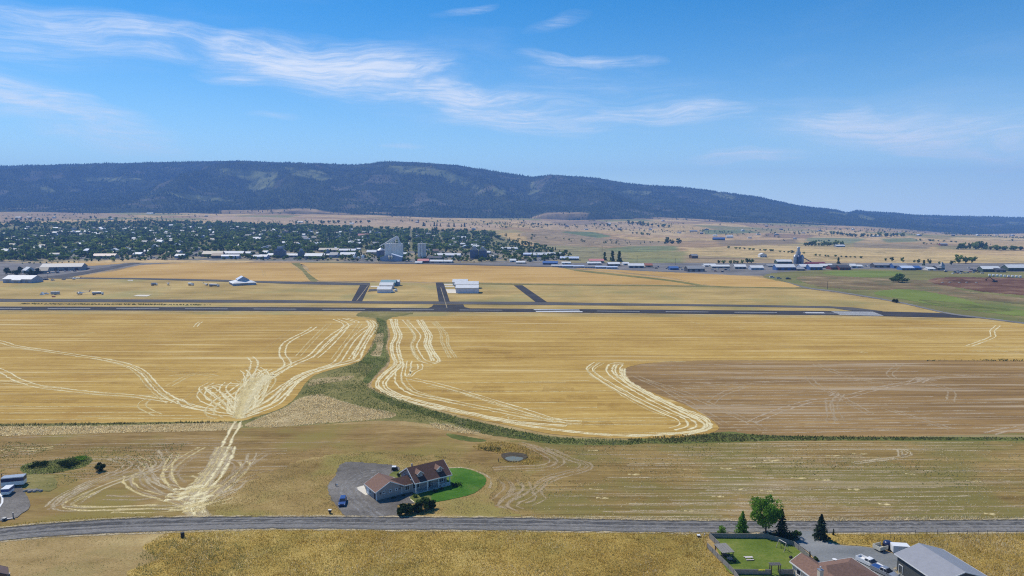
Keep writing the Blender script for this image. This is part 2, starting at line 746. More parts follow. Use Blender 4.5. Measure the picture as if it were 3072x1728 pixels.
def zf(x0, y0, k):
    return lambda l: [(x0 + a / k, y0 + b / k) for a, b in l]


FA = zf(0, 920, 2.147)
FB = zf(1000, 920, 2.147)
FC = zf(1872, 920, 2.147)
Z1 = zf(0, 1340, 3.22)
Z2 = zf(900, 1340, 3.735)
Z4 = zf(1200, 1240, 2.342)
ZA = zf(0, 780, 3.22)
ZB = zf(700, 780, 3.22)
ZC = zf(1400, 780, 3.22)
ZD = zf(2200, 740, 2.954)


def in_poly(x, y, poly):
    x = np.asarray(x, float)
    y = np.asarray(y, float)
    inside = np.zeros(x.shape, bool)
    n = len(poly)
    j = n - 1
    for i in range(n):
        xi, yi = poly[i]
        xj, yj = poly[j]
        c = ((yi > y) != (yj > y)) & (x < (xj - xi) * (y - yi) / ((yj - yi) if yj != yi else 1e-9) + xi)
        inside ^= c
        j = i
    return inside

# ================================================================== GROUND (one sheet to the mountain)
TAN = (.40, .285, .14)
FAR_PATCH = [  # outlines in photograph pixels: colour of the crop or soil that grows there
    ([(2060, 745), (2300, 735), (2700, 748), (3072, 772), (3200, 780), (3200, 812), (2900, 795), (2600, 787), (2300, 775), (2060, 764)], (.52, .38, .17)),
    ([(2750, 722), (2900, 716), (3200, 730), (3200, 745), (2900, 735)], (.48, .34, .16)),
    ([(1640, 699), (1700, 694), (1780, 696), (1835, 709), (1780, 717), (1690, 717)], (.16, .20, .09)),
    ([(1810, 746), (1900, 738), (2030, 738), (2035, 752), (1900, 757), (1820, 756)], (.20, .22, .10)),
    ([(1860, 778), (2000, 775), (2110, 786), (2080, 797), (1900, 791)], (.21, .22, .10)),
    ([(1630, 735), (1800, 742), (1880, 765), (1870, 788), (1600, 788), (1560, 770)], (.27, .24, .12)),
    ([(1560, 700), (1640, 690), (1800, 715), (2000, 725), (2010, 738), (1800, 740), (1600, 735)], (.32, .24, .14)),
    ([(2420, 712), (2600, 716), (2560, 730), (2420, 724)], (.24, .25, .12)),
    ([(2560, 728), (2800, 735), (2780, 748), (2560, 742)], (.31, .24, .14)),
    ([(2050, 765), (2300, 776), (2560, 787), (2560, 800), (2050, 790)], (.33, .25, .14)),
    ([(1560, 660), (1900, 668), (2000, 685), (1800, 692), (1600, 690)], (.46, .33, .18)),
    ([(2100, 690), (2230, 688), (2280, 698), (2120, 703)], (.20, .22, .09)), ([(2300, 700), (2450, 706), (2420, 716), (2280, 712)], (.30, .20, .11)), ([(2150, 722), (2380, 718), (2400, 732), (2160, 738)], (.27, .20, .11)),
    ([(2640, 716), (2740, 714), (2760, 724), (2660, 728)], (.22, .23, .10)), ([(2800, 735), (3050, 742), (3060, 752), (2820, 748)], (.30, .25, .12)), ([(1880, 690), (2060, 696), (2040, 708), (1870, 702)], (.52, .38, .19)),
    ([(1650, 665), (1800, 662), (1840, 672), (1680, 678)], (.30, .22, .13)), ([(2850, 712), (3100, 714), (3100, 720), (2850, 720)], (.56, .42, .2)), ([(2480, 690), (2600, 694), (2580, 702), (2470, 700)], (.55, .40, .2)),
    ([(0, 640), (260, 632), (420, 650), (0, 668)], (.38, .27, .15)),
    ([(560, 645), (1100, 660), (1500, 672), (1500, 690), (1100, 680), (700, 676)], (.46, .33, .19)),
]
TOWN = [(-400, 668), (0, 674), (500, 667), (800, 674), (1200, 687), (1480, 694), (1560, 735), (1700, 775), (1700, 792), (1300, 791), (620, 781), (400, 778), (0, 792), (-400, 800)]

ys = np.concatenate([[-1500, -600, -200, 0, 200, 400, 600, 800, 1000, 1120], np.arange(1150, 5200, 13.0), [5400, 5800, 6400, 7200]])
xs = np.concatenate([[-9000, -7000, -5500], np.arange(-4600, 5200, 14.0), [6000, 7500, 9500]])
X, Y = np.meshgrid(xs, ys)
Zt = T(X, Y)
Zt[Y < 1150] = 0
nx, ny = len(xs), len(ys)
V = np.stack([X, Y, Zt], -1).reshape(-1, 3)
ii, jj = np.meshgrid(np.arange(nx - 1), np.arange(ny - 1))
a = (jj * nx + ii).ravel()
quads = np.stack([a, a + 1, a + nx + 1, a + nx], 1)
me = np_mesh('ground', V, quads)
px, py = project(V[:, 0], V[:, 1], V[:, 2])
col = np.zeros((len(V), 4), np.float32)
col[:, 3] = 1
col[:, :3] = TAN
# farm parcels: rotated blocks of land, each with its own crop
cr, sr = math.cos(.12), math.sin(.12)
pu = V[:, 0] * cr + V[:, 1] * sr + (hash_noise(V[:, 0], V[:, 1], 300, 8) - .5) * 90
pv = -V[:, 0] * sr + V[:, 1] * cr + (hash_noise(V[:, 0], V[:, 1], 260, 9) - .5) * 90
cell = (np.floor(pu / 330).astype(np.int64) * 7919 + np.floor(pv / 240).astype(np.int64) * 104729)
hsh = ((cell ^ (cell >> 7)) * 2654435761 % 1000) / 1000.0
PAL = np.array([(.50, .35, .15), (.42, .30, .14), (.55, .39, .18), (.34, .27, .12), (.47, .32, .16), (.37, .25, .13), (.52, .37, .18), (.27, .25, .10)])
far = V[:, 1] > 1150
col[far, :3] = PAL[(hsh[far] * len(PAL)).astype(int) % len(PAL)]
for poly, c in FAR_PATCH:
    msk = in_poly(px, py, poly) & far
    col[msk, :3] = c
tw = in_poly(px, py, TOWN) & far & (V[:, 1] < 3400)
col[tw, :3] = (.20, .19, .09)
frontage = tw & (py > 752)
col[frontage, :3] = np.where((hash_noise(V[frontage, 0], V[frontage, 1], 45, 14) > .5)[:, None], (.21, .20, .18), (.30, .25, .15))
att = me.color_attributes.new('soil', 'FLOAT_COLOR', 'POINT')
att.data.foreach_set('color', col.ravel())
m, gg, b, out = newmat('far_ground')
at = gg.n('ShaderNodeAttribute', attribute_name='soil')
pos = wpos(gg)
f1 = gg.noise(gg.mapping(pos, R(8), (.0025, .016, 1)), 1, 6, .65)
f2 = gg.noise(pos, .02, 6, .7)
f3 = gg.noise(pos, .12, 4, .7)
f = gg.math('ADD', gg.math('MULTIPLY', f1, .4), gg.math('ADD', gg.math('MULTIPLY', f2, .3), gg.math('MULTIPLY', f3, .3)))
c = gg.mix(1.0, at.outputs[0], gg.ramp(f, [(.40, (.55, .53, .50)), (.5, (1, 1, 1)), (.60, (1.4, 1.34, 1.22))]), 'MULTIPLY')
c = gg.mix(gg.math('MULTIPLY', gg.ss(gg.noise(gg.mapping(pos, 0, (1, 1, 1), (400, 90, 0)), .012, 6, .7), .56, .68), .7), c, (.13, .13, .065))
gg.put(b.inputs['Base Color'], c)
b.inputs['Roughness'].default_value = .95
b.inputs['Specular IOR Level'].default_value = .05
ground = link('ground', me, m)
ground['kind'] = 'structure'

# ================================================================== MOUNTAIN
SKY_PX = np.array([(-900, 500), (-300, 500), (0, 496), (298, 489), (596, 481), (739, 479), (906, 487), (1073, 491), (1130, 486), (1160, 481), (1252, 483), (1371, 492), (1479, 510), (1598, 528),
                   (1669, 522), (1789, 531), (1908, 551), (2027, 558), (2146, 572), (2266, 587), (2385, 614), (2504, 626), (2530, 634), (2565, 628), (2620, 633), (2743, 642), (2862, 644), (3072, 651), (3400, 655), (4200, 660)], float)
FOOT_PX = np.array([(-900, 634), (0, 634), (250, 637), (330, 631), (420, 627), (560, 640), (800, 640), (900, 634), (1000, 642), (1200, 650), (1400, 655), (1600, 658), (1640, 644), (1780, 641), (1840, 652), (1900, 656), (2100, 664), (2300, 663), (2500, 676), (2700, 690), (2800, 700), (2950, 707), (3072, 702), (3400, 704), (4200, 706)], float)
cols = np.linspace(-900, 4100, 520)
sky_y = np.interp(cols, SKY_PX[:, 0], SKY_PX[:, 1]) + 3.2
foot_y = np.interp(cols, FOOT_PX[:, 0], FOOT_PX[:, 1])
dist_r = np.interp(cols, [-900, 0, 1200, 1600, 2200, 3072, 4100], [6600, 6500, 6300, 6500, 6900, 7600, 8000])
dist_f = np.interp(cols, [-900, 0, 800, 1500, 2000, 2500, 3072, 4100], [4100, 4050, 4000, 4150, 4250, 4450, 4750, 4900])
nt_ = 150
tt = np.concatenate([np.linspace(-.05, 1, nt_), [1.04, 1.1, 1.18]])
CC, TT = np.meshgrid(cols, tt)
ca = (CC - 1536) / FPX
DF = np.broadcast_to(dist_f, CC.shape)
DR = np.broadcast_to(dist_r, CC.shape)


def z_at(pyv, d):
    # height at forward distance d that shows at row pyv
    k = (864 - pyv) / FPX
    return CAM_H + d * (k * math.cos(PITCH) - math.sin(PITCH)) / (math.cos(PITCH) + k * math.sin(PITCH))


zf_ = z_at(np.broadcast_to(foot_y, CC.shape), DF)
zr_ = z_at(np.broadcast_to(sky_y, CC.shape), DR)
DD = DF + (DR - DF) * TT
XX = ca * DD
tcl = np.clip(TT, 0, 1)
prof = tcl ** 1.05
ZZ = zf_ + (zr_ - zf_) * prof
env = np.sin(np.pi * np.clip(tcl, 0, 1)) ** .8 * np.clip(tcl / .3, 0, 1) ** 1.2
span_ = np.maximum(zr_ - zf_, 40)
rid = lambda s1, s2, sd_: 1 - np.abs(2 * hash_noise(XX + DD * .25, DD * s2, s1, sd_) - 1)
spur = rid(760, .35, 21) * .55 + rid(330, .5, 22) * .3 + rid(140, .8, 23) * .15
ZZ += env * span_ * (spur - .62) * .62
ZZ += env * (hash_noise(XX, DD, 90, 24) - .5) * 14
ZZ[TT > 1] -= (np.minimum((TT[TT > 1] - 1) * 3000, 420))
ZZ[TT < 0] -= 40
V = np.stack([XX, DD, ZZ], -1).reshape(-1, 3)
nx2, ny2 = len(cols), len(tt)
ii, jj = np.meshgrid(np.arange(nx2 - 1), np.arange(ny2 - 1))
a = (jj * nx2 + ii).ravel()
quads = np.stack([a, a + 1, a + nx2 + 1, a + nx2], 1)
me = np_mesh('mountain', V, quads)
MEADOW = [[(1165, 497), (1260, 500), (1340, 512), (1400, 535), (1440, 568), (1455, 578), (1425, 570), (1370, 552), (1340, 545), (1330, 530), (1240, 522), (1150, 512)],
          [(640, 505), (740, 508), (830, 520), (820, 560), (760, 575), (735, 560), (760, 545), (700, 530)],
          [(840, 500), (960, 512), (1000, 535), (960, 545), (880, 522)],
          [(250, 530), (420, 535), (440, 548), (260, 545)], [(1480, 560), (1520, 575), (1500, 590), (1470, 580)],
          [(1595, 545), (1620, 575), (1585, 585)], [(490, 575), (640, 590), (700, 605), (560, 600)],
          [(2480, 634), (2545, 640), (2540, 645), (2480, 640)], [(2575, 642), (2625, 655), (2610, 662), (2570, 652)],
          [(3005, 665), (3110, 668), (3110, 676), (3030, 674)], [(2150, 575), (2210, 590), (2190, 600), (2130, 585)],
          [(130, 555), (165, 570), (150, 580), (120, 570)], [(1870, 570), (1960, 575), (1940, 585), (1860, 580)]]
px, py = project(V[:, 0], V[:, 1], V[:, 2])
meadow = np.zeros(len(V))
for poly in MEADOW:
    meadow[in_poly(px, py, poly)] = 1.0
nzm = hash_noise(V[:, 0], V[:, 1], 210, 31) * .6 + hash_noise(V[:, 0], V[:, 1], 80, 32) * .4
rock = ((nzm > .71) & (tcl.ravel() < .93)).astype(float)
strip = ((tcl.ravel() > 0) & (tcl.ravel() < .05) & (hash_noise(V[:, 0], V[:, 1], 200, 33) > .56)).astype(float)
bare = np.maximum(meadow, np.maximum(rock * .8, strip))
mc = np.zeros((len(V), 4), np.float32)
mc[:, :3] = (.052, .063, .036)
mc[meadow > 0, :3] = np.where((hash_noise(V[meadow > 0, 0], V[meadow > 0, 1], 60, 51) > .45)[:, None], (.17, .185, .08), (.075, .09, .045))
mc[(rock > 0) & (meadow == 0), :3] = (.11, .105, .075)
mc[strip > 0, :3] = (.34, .25, .14)
mc[:, 3] = 1
att = me.color_attributes.new('soil', 'FLOAT_COLOR', 'POINT')
att.data.foreach_set('color', mc.ravel())
m, gg, b, out = newmat('mountain_soil')
at = gg.n('ShaderNodeAttribute', attribute_name='soil')
c = gg.mix(1.0, at.outputs[0], gg.ramp(gg.noise(wpos(gg), .01, 6, .7), [(.35, (.6, .6, .6)), (.65, (1.4, 1.35, 1.3))]), 'MULTIPLY')
gg.put(b.inputs['Base Color'], c)
b.inputs['Roughness'].default_value = 1
b.inputs['Specular IOR Level'].default_value = 0
mountain = link('mountain', me, m)
mountain['kind'] = 'structure'

# forest: conifers all over the slopes, one far mass nobody could count
N = 140000
fi = rng.uniform(0, nx2 - 1.001, N)
fj = rng.uniform(0, 1, N) ** .85 * (nt_ + 1.0) + 4
i0 = fi.astype(int)
j0 = np.minimum(fj.astype(int), ny2 - 2)
ftx = fi - i0
fty = fj - j0
VG = V.reshape(ny2, nx2, 3)
pt = (VG[j0, i0] * (1 - ftx)[:, None] + VG[j0, i0 + 1] * ftx[:, None]) * (1 - fty)[:, None] + (VG[j0 + 1, i0] * (1 - ftx)[:, None] + VG[j0 + 1, i0 + 1] * ftx[:, None]) * fty[:, None]
bg_ = bare.reshape(ny2, nx2)[j0, i0]
stand = hash_noise(pt[:, 0] + pt[:, 1] * .4, pt[:, 1] * .6, 300, 41) * .6 + hash_noise(pt[:, 0], pt[:, 1], 110, 42) * .4
keep = rng.uniform(0, 1, N) > np.maximum(bg_ * .93, np.clip((stand - .5) * 2.6, 0, .8))
pt = pt[keep]
n = len(pt)
h = rng.uniform(9, 18, n) * (.75 + .5 * hash_noise(pt[:, 0], pt[:, 1], 120, 77))
r = h * rng.uniform(.16, .26, n)
r *= 1.25
k = 5
angs = np.arange(k) * 2 * math.pi / k
tv = np.zeros((n, k + 1, 3))
rot = rng.uniform(0, 6.28, n)
for q in range(k):
    rr_ = r * rng.uniform(.75, 1.25, n)
    tv[:, q, 0] = pt[:, 0] + np.cos(angs[q] + rot) * rr_
    tv[:, q, 1] = pt[:, 1] + np.sin(angs[q] + rot) * rr_
    tv[:, q, 2] = pt[:, 2] + h * .08 - 3
tv[:, k, 0] = pt[:, 0]
tv[:, k, 1] = pt[:, 1]
tv[:, k, 2] = pt[:, 2] + h - 2
base = np.arange(n)[:, None] * (k + 1)
tris = np.concatenate([np.stack([base[:, 0] + q, base[:, 0] + (q + 1) % k, base[:, 0] + k], 1) for q in range(k)])
leaf_mat('far_conifer', [(.010, .018, .012), (.020, .034, .018), (.036, .054, .026), (.066, .086, .036)], .1, tsc=.0013)
forest = link('forest', np_mesh('forest', tv.reshape(-1, 3), None, tris), MATS['far_conifer'])
forest['kind'] = 'stuff'
tag(forest, 'dark conifer forest covering the long mountain behind the town', 'forest')

# ================================================================== HAZE (the air over the valley)
hz = MB().span(-10500, 10500, -1700, 9000, -170, 690).build('haze', None)
m = bpy.data.materials.new('haze')
m.use_nodes = True
m.node_tree.nodes.clear()
hg = NG(m.node_tree)
pvn = hg.n('ShaderNodeVolumePrincipled')
pvn.inputs['Color'].default_value = (.22, .46, 1.0, 1)
pvn.inputs['Density'].default_value = 1.12e-4
pvn.inputs['Anisotropy'].default_value = 0.0
ho = hg.n('ShaderNodeOutputMaterial')
m.node_tree.links.new(pvn.outputs[0], ho.inputs['Volume'])
hz.data.materials.append(m)
hz['kind'] = 'stuff'
tag(hz, 'thin blue summer haze filling the air over the valley', 'haze')

# ================================================================== GROUND PATCHES
W1, W2, W3 = (.40, .235, .055), (.50, .32, .090), (.60, .42, .14)
field_mat('wheat', [(.34, (.29, .17, .042)), (.44, (.41, .255, .064)), (.54, (.505, .33, .09)), (.66, (.63, .455, .165))], R(-1.2), (.005, .19), .011, .9, (.5, .25, .25), .2,
          line=((.68, .53, .26), .17, .60, .70, .75), tint=((.36, .20, .05), .03, .56, .72, .45))
field_mat('stubble_brown', [(.34, (.19, .122, .055)), (.45, (.265, .175, .085)), (.55, (.325, .215, .10)), (.66, (.42, .30, .155))], R(2.0), (.004, .17), .012, .9, (.6, .2, .2), .2,
          line=((.47, .365, .23), .12, .54, .64, .8))
field_mat('stubble_olive', [(.30, (.12, .085, .03)), (.43, (.215, .15, .06)), (.55, (.31, .225, .095)), (.68, (.47, .36, .18))], R(1.0), (.007, .42), .02, 1.2, (.55, .25, .2), .15,
          tint=((.20, .175, .05), .022, .45, .6, .8), line=((.43, .33, .19), .35, .58, .68, .5))
field_mat('old_field', [(.30, (.13, .088, .034)), (.43, (.225, .155, .065)), (.55, (.33, .235, .11)), (.68, (.48, .37, .20))], R(3), (.012, .16), .02, 1.0, (.45, .3, .25), .15,
          tint=((.25, .20, .055), .02, .46, .6, .85))
field_mat('golden_far', [(.34, (.40, .25, .085)), (.47, (.50, .33, .125)), (.55, (.55, .37, .15)), (.66, (.62, .44, .20))], R(-2), (.004, .05), .008, .35, (.5, .35, .15), .1)
field_mat('airfield_grass', [(.34, (.28, .215, .085)), (.46, (.40, .30, .13)), (.55, (.48, .365, .165)), (.66, (.58, .45, .22))], R(-2), (.006, .07), .014, .5, (.4, .4, .2), .1,
          tint=((.28, .27, .11), .012, .48, .66, .55))
field_mat('ditch_grass', [(.33, (.10, .11, .04)), (.45, (.175, .175, .068)), (.55, (.245, .225, .095)), (.68, (.37, .32, .17))], R(30), (.02, .1), .035, 1.3, (.3, .4, .3), .3)
field_mat('green_strip', [(.33, (.07, .09, .028)), (.45, (.12, .15, .045)), (.57, (.18, .20, .07)), (.68, (.29, .28, .13))], R(10), (.03, .2), .05, 1.2, (.3, .35, .35), .35)
field_mat('straw_bed', [(.33, (.24, .185, .10)), (.45, (.36, .285, .165)), (.55, (.46, .38, .24)), (.67, (.58, .50, .35))], 0, (.05, .2), .06, 1.4, (.3, .35, .35), .35)
field_mat('dry_grass', [(.33, (.24, .165, .045)), (.44, (.36, .26, .08)), (.55, (.47, .355, .12)), (.67, (.60, .48, .22))], R(20), (.03, .1), .045, 1.6, (.25, .4, .35), .3,
          tint=((.30, .25, .07), .03, .45, .65, .7), gl=(1, 1))
field_mat('short_dry_grass', [(.33, (.24, .175, .08)), (.45, (.35, .26, .13)), (.55, (.42, .32, .17)), (.67, (.53, .43, .24))], R(10), (.03, .1), .05, 1.6, (.3, .35, .35), .2, gl=(1, 1),
          tint=((.28, .24, .09), .04, .5, .7, .6))
field_mat('gravel', [(.33, (.085, .078, .068)), (.45, (.14, .128, .112)), (.55, (.19, .175, .155)), (.68, (.28, .26, .23))], R(20), (.04, .1), .06, 2.5, (.2, .4, .4), .1, gl=(1, 1))
field_mat('blue_gravel', [(.33, (.15, .16, .16)), (.45, (.20, .21, .21)), (.55, (.24, .25, .25)), (.68, (.33, .33, .32))], R(-35), (.03, .12), .06, 2.5, (.35, .35, .3), .1, gl=(1, 1))
field_mat('road_gravel', [(.35, (.11, .107, .10)), (.46, (.17, .163, .15)), (.54, (.225, .215, .20)), (.65, (.31, .295, .275))], R(-.5), (.008, .55), .05, 2.5, (.6, .15, .25), .05, gl=(1, 1), warp=.6)
field_mat('asphalt', [(.35, (.038, .038, .042)), (.5, (.055, .054, .058)), (.65, (.085, .082, .082))], R(-1.5), (.01, .15), .03, .6, (.5, .3, .2), .02)
field_mat('old_asphalt', [(.35, (.07, .068, .066)), (.5, (.105, .10, .096)), (.65, (.15, .14, .13))], R(-1.5), (.01, .15), .03, .6, (.5, .3, .2), .02)
field_mat('lawn', [(.33, (.04, .11, .012)), (.5, (.06, .155, .018)), (.66, (.11, .20, .035))], R(30), (.1, .3), .12, 2.0, (.3, .35, .35), .15, gl=(1, 1), tint=((.17, .19, .05), .10, .52, .68, .6))
field_mat('back_lawn', [(.33, (.085, .13, .02)), (.5, (.13, .18, .03)), (.66, (.21, .23, .055))], R(30), (.1, .3), .12, 2.0, (.3, .35, .35), .15, gl=(1, 1))
field_mat('pasture', [(.33, (.14, .14, .06)), (.5, (.20, .20, .085)), (.66, (.29, .26, .12))], R(10), (.006, .05), .012, .4, (.4, .4, .2), .1, tint=((.10, .17, .035), .009, .52, .66, .5))
field_mat('bright_pasture', [(.33, (.13, .17, .045)), (.5, (.17, .23, .055)), (.66, (.22, .27, .085))], R(10), (.006, .05), .015, .4, (.4, .4, .2), .1)
field_mat('scrub', [(.33, (.12, .09, .05)), (.47, (.21, .16, .095)), (.56, (.27, .21, .125)), (.68, (.40, .33, .22))], R(8), (.008, .06), .03, .5, (.35, .4, .25), .2, tint=((.13, .13, .055), .02, .5, .62, .7))
field_mat('red_dirt', [(.33, (.09, .045, .03)), (.5, (.16, .085, .06)), (.66, (.28, .19, .14))], R(10), (.01, .06), .03, .5, (.35, .4, .25), .2)
field_mat('yard_gravel', [(.33, (.12, .115, .11)), (.5, (.19, .18, .17)), (.66, (.27, .25, .23))], R(5), (.01, .06), .02, .5, (.3, .45, .25), .05)
field_mat('yard_soil', [(.31, (.17, .115, .045)), (.44, (.29, .21, .09)), (.55, (.37, .275, .125)), (.68, (.52, .42, .23))], R(12), (.02, .12), .04, 1.5, (.3, .4, .3), .25, gl=(1, 1), tint=((.29, .245, .07), .03, .48, .62, .8))
mat('white_paint', (.80, .80, .78), .06, 3, .6)
mat('worn_white_paint', (.55, .55, .53), .25, .8, .7)
mat('faded_line', (.40, .40, .39), .3, .8, .7)
mat('concrete_pale', (.68, .62, .50), .08, .8, .85)
mat('concrete', (.48, .46, .42), .12, .8, .85)
ribbon_mat('straw_bright', (.66, .54, .26), (.90, .81, .53), 1.0, 2.0, .33, .50)
ribbon_mat('straw_mid', (.60, .47, .19), (.80, .67, .37), .95, 2.0, .37, .55)
ribbon_mat('straw_faint', (.56, .43, .18), (.68, .54, .27), .7, 1.6, .40, .64)
ribbon_mat('rut_dark', (.30, .17, .045), (.38, .23, .065), .28, 1.6, .36, .62)
ribbon_mat('dust', (.50, .40, .24), (.66, .56, .37), .9, 2.2, .38, .56)
ribbon_mat('dust_faint', (.45, .345, .205), (.60, .48, .31), .8, 2.2, .38, .58)
ribbon_mat('soil_line', (.45, .345, .22), (.56, .445, .30), .9, 1.2, .30, .54)
ribbon_mat('gravel_wear', (.27, .255, .235), (.36, .345, .32), .8, 1.2, .35, .6)
ribbon_mat('gravel_dark', (.085, .085, .085), (.12, .12, .118), .7, .8, .35, .6)

M = MATS
F1 = FA([(-700, 50), (0, 50), (1000, 50), (2000, 55), (2250, 65), (2400, 85), (2440, 110), (2430, 160), (2390, 250), (2330, 340), (2270, 370), (2060, 430), (1980, 480), (1930, 550), (1880, 610), (1800, 660), (1650, 710), (1500, 740), (1000, 745), (500, 752), (0, 755), (-700, 765)])
F2 = FB([(340, 95), (370, 75), (450, 65), (1000, 62), (2000, 68)]) + [(2338, 953), (2803, 962), (2990, 967), (3072, 970), (3500, 985), (3500, 1083), (3072, 1083), (2803, 1081), (2431, 1082), (2105, 1082), (1965, 1088), (1895, 1099), (1872, 1111), (1874, 1125), (1900, 1153), (1965, 1181), (2026, 1204), (2072, 1223), (2114, 1246), (2142, 1267), (2156, 1283), (2151, 1292), (2123, 1302), (2077, 1309), (2025, 1314), (1931, 1316), (1792, 1313), (1652, 1302), (1536, 1279), (1419, 1255), (1326, 1232), (1233, 1206), (1177, 1190), (1135, 1174), (1116, 1160), (1116, 1148), (1130, 1130), (1154, 1111), (1168, 1092), (1170, 1074), (1163, 1036), (1170, 1013), (1168, 990), (1161, 974)]

# order of laying: wide ground first
sheet('dry_land', [(-900, 1180), (3900, 1180), (3900, 1790), (-900, 1790)], M['short_dry_grass'], smooth=False)
sheet('airfield_grass', [(-500, 832), (160, 828), (900, 845), (1600, 853), (2300, 860), (2430, 868), (2700, 908), (2850, 944), (3100, 975), (3500, 990), (3500, 1000), (-500, 960)], M['airfield_grass'], smooth=False)
sheet('town_yard', [(-400, 845), (60, 843), (150, 835), (250, 825), (420, 795), (620, 786), (1300, 795), (1750, 808), (2200, 826), (2330, 828), (2700, 814), (3300, 850), (3300, 790), (2200, 789), (-400, 789)], M['yard_gravel'], smooth=False)
sheet('pasture', [(2290, 826), (2500, 809), (2800, 812), (3400, 840), (3400, 1000), (3072, 970), (2979, 958), (2843, 940), (2691, 906), (2505, 875), (2417, 862)], M['pasture'], jit=1)
sheet('brown_field', [(1850, 1082), (2400, 1078), (3500, 1078), (3500, 1318), (2200, 1318), (2000, 1300)], M['stubble_brown'], smooth=False)
olive_field = sheet('stubble_field', [(1420, 1330), (1520, 1322), (1900, 1322), (2500, 1316), (3500, 1316), (3500, 1562), (2447, 1566), (2050, 1566), (1560, 1558), (1500, 1540), (1480, 1470), (1540, 1440), (1600, 1420), (1500, 1380)], M['stubble_olive'], jit=2)
old_field = sheet('old_field', [(-600, 1300), (0, 1306), (300, 1300), (700, 1283), (1100, 1272), (1350, 1290), (1480, 1318), (1620, 1340), (1640, 1400), (1560, 1440), (1500, 1500), (1480, 1550), (1300, 1553), (600, 1554), (400, 1557), (217, 1568), (0, 1590), (-600, 1660)], M['old_field'], jit=2)
sheet('ditch', FA([(-700, 740), (0, 742), (1500, 725), (1700, 660), (1900, 520), (2050, 420), (2280, 355), (2400, 250), (2430, 90), (2300, 60), (2350, 30), (2560, 30)]) + [(1240, 940), (1170, 960), (1165, 1010), (1160, 1040), (1168, 1080), (1120, 1135), (1110, 1165), (1250, 1215), (1420, 1262), (1650, 1308), (1930, 1322), (1900, 1332), (1700, 1330), (1500, 1310), (1300, 1275), (1150, 1262), (900, 1278), (700, 1285), (0, 1300), (-300, 1305)], M['ditch_grass'], jit=1.5)
straw_bank = sheet('straw_bank', [(-400, 1285), (0, 1281), (340, 1278), (690, 1268), (690, 1290), (400, 1297), (0, 1308), (-400, 1315)], M['straw_bed'], jit=1.5)
straw_patch = sheet('straw_patch', [(735, 1278), (770, 1258), (850, 1225), (900, 1195), (960, 1182), (1010, 1200), (1090, 1222), (1180, 1238), (1175, 1252), (1080, 1262), (960, 1270), (820, 1282)], M['straw_bed'], jit=2)
sheet('straw_patch', [(1290, 1272), (1340, 1276), (1440, 1298), (1400, 1300), (1320, 1288)], M['straw_bed'], jit=1.5)
strip_pts = [(1120, 1172), (1180, 1200), (1330, 1242), (1420, 1264), (1536, 1290), (1652, 1312), (1792, 1322), (1931, 1326), (1900, 1334), (1760, 1336), (1640, 1330), (1500, 1305), (1330, 1262), (1200, 1222), (1120, 1190)]
sheet('green_strip', strip_pts, M['green_strip'], jit=1.5)
sheet('green_strip', [(1900, 1318), (2150, 1298), (2200, 1296), (2300, 1306), (2600, 1311), (3400, 1313), (3400, 1324), (2600, 1322), (2300, 1324), (2000, 1332)], M['green_strip'], jit=1.2)
sheet('green_strip', [(1340, 1300), (1400, 1310), (1460, 1322), (1420, 1326), (1360, 1316)], M['green_strip'], jit=1.2)
sheet('green_strip', [(1130, 955), (1155, 965), (1160, 1010), (1150, 1040), (1162, 1080), (1130, 1120), (1105, 1150), (1090, 1140), (1120, 1100), (1090, 1085), (1120, 1040), (1140, 990)], M['green_strip'], jit=1.2)
sheet('straw_patch', [(1120, 1010), (1150, 1000), (1148, 1040), (1140, 1068), (1112, 1064), (1130, 1040)], M['straw_bed'], jit=1.5)
sheet('straw_patch', [(935, 1140), (1000, 1132), (1060, 1128), (1040, 1140), (960, 1152), (925, 1158)], M['straw_bed'], jit=1.5)
wheat_field = sheet('wheat_field', F1, M['wheat'], jit=.5)
wheat_field_east = sheet('wheat_field', F2, M['wheat'], jit=.5)
dry_yard = sheet('dry_grass', [(640, 1545), (690, 1500), (760, 1440), (860, 1400), (960, 1370), (1120, 1360), (1330, 1375), (1470, 1400), (1500, 1450), (1470, 1500), (1540, 1540), (1500, 1554), (900, 1553), (680, 1553)], M['yard_soil'], jit=9, step=14)
meadow = sheet('meadow', [(-600, 1690), (0, 1624), (109, 1613), (248, 1604), (466, 1596), (800, 1588), (1248, 1591), (1560, 1593), (2050, 1599), (2130, 1600), (2110, 1630), (2190, 1720), (2220, 1790), (-600, 1800)], M['dry_grass'], jit=1)
sheet('mown_verge', [(-600, 1690), (0, 1626), (248, 1606), (500, 1602), (430, 1640), (470, 1680), (380, 1720), (400, 1790), (-600, 1790)], M['short_dry_grass'], jit=2)
side_meadow = sheet('side_meadow', [(2480, 1602), (3500, 1600), (3500, 1800), (2900, 1800), (2800, 1690), (2700, 1655), (2600, 1640), (2520, 1632), (2470, 1612)], M['dry_grass'], jit=1)
sheet('marsh', [(60, 1405), (90, 1390), (180, 1380), (260, 1368), (275, 1385), (240, 1405), (150, 1420), (80, 1422)], M['green_strip'], jit=2)
sheet('weeds', [(70, 1425), (170, 1430), (160, 1465), (110, 1480), (70, 1460)], M['ditch_grass'], jit=6, step=9)
sheet('upper_wheat', ZA([(248 * 3.22, 165), (900, 140), (1100, 110), (1250, 75), (1430, 45), (1850, 28), (2576, 10)]) + [(860, 787), (900, 800), (940, 842), (700, 842), (500, 838)], M['golden_far'], jit=.6)
sheet('upper_wheat', [(905, 787), (1100, 790), (1300, 793), (1500, 795), (1650, 800), (1700, 806), (1850, 818), (2000, 836), (2110, 855), (1900, 853), (1600, 850), (1300, 846), (1000, 843), (950, 838), (920, 800)], M['golden_far'], jit=.6)
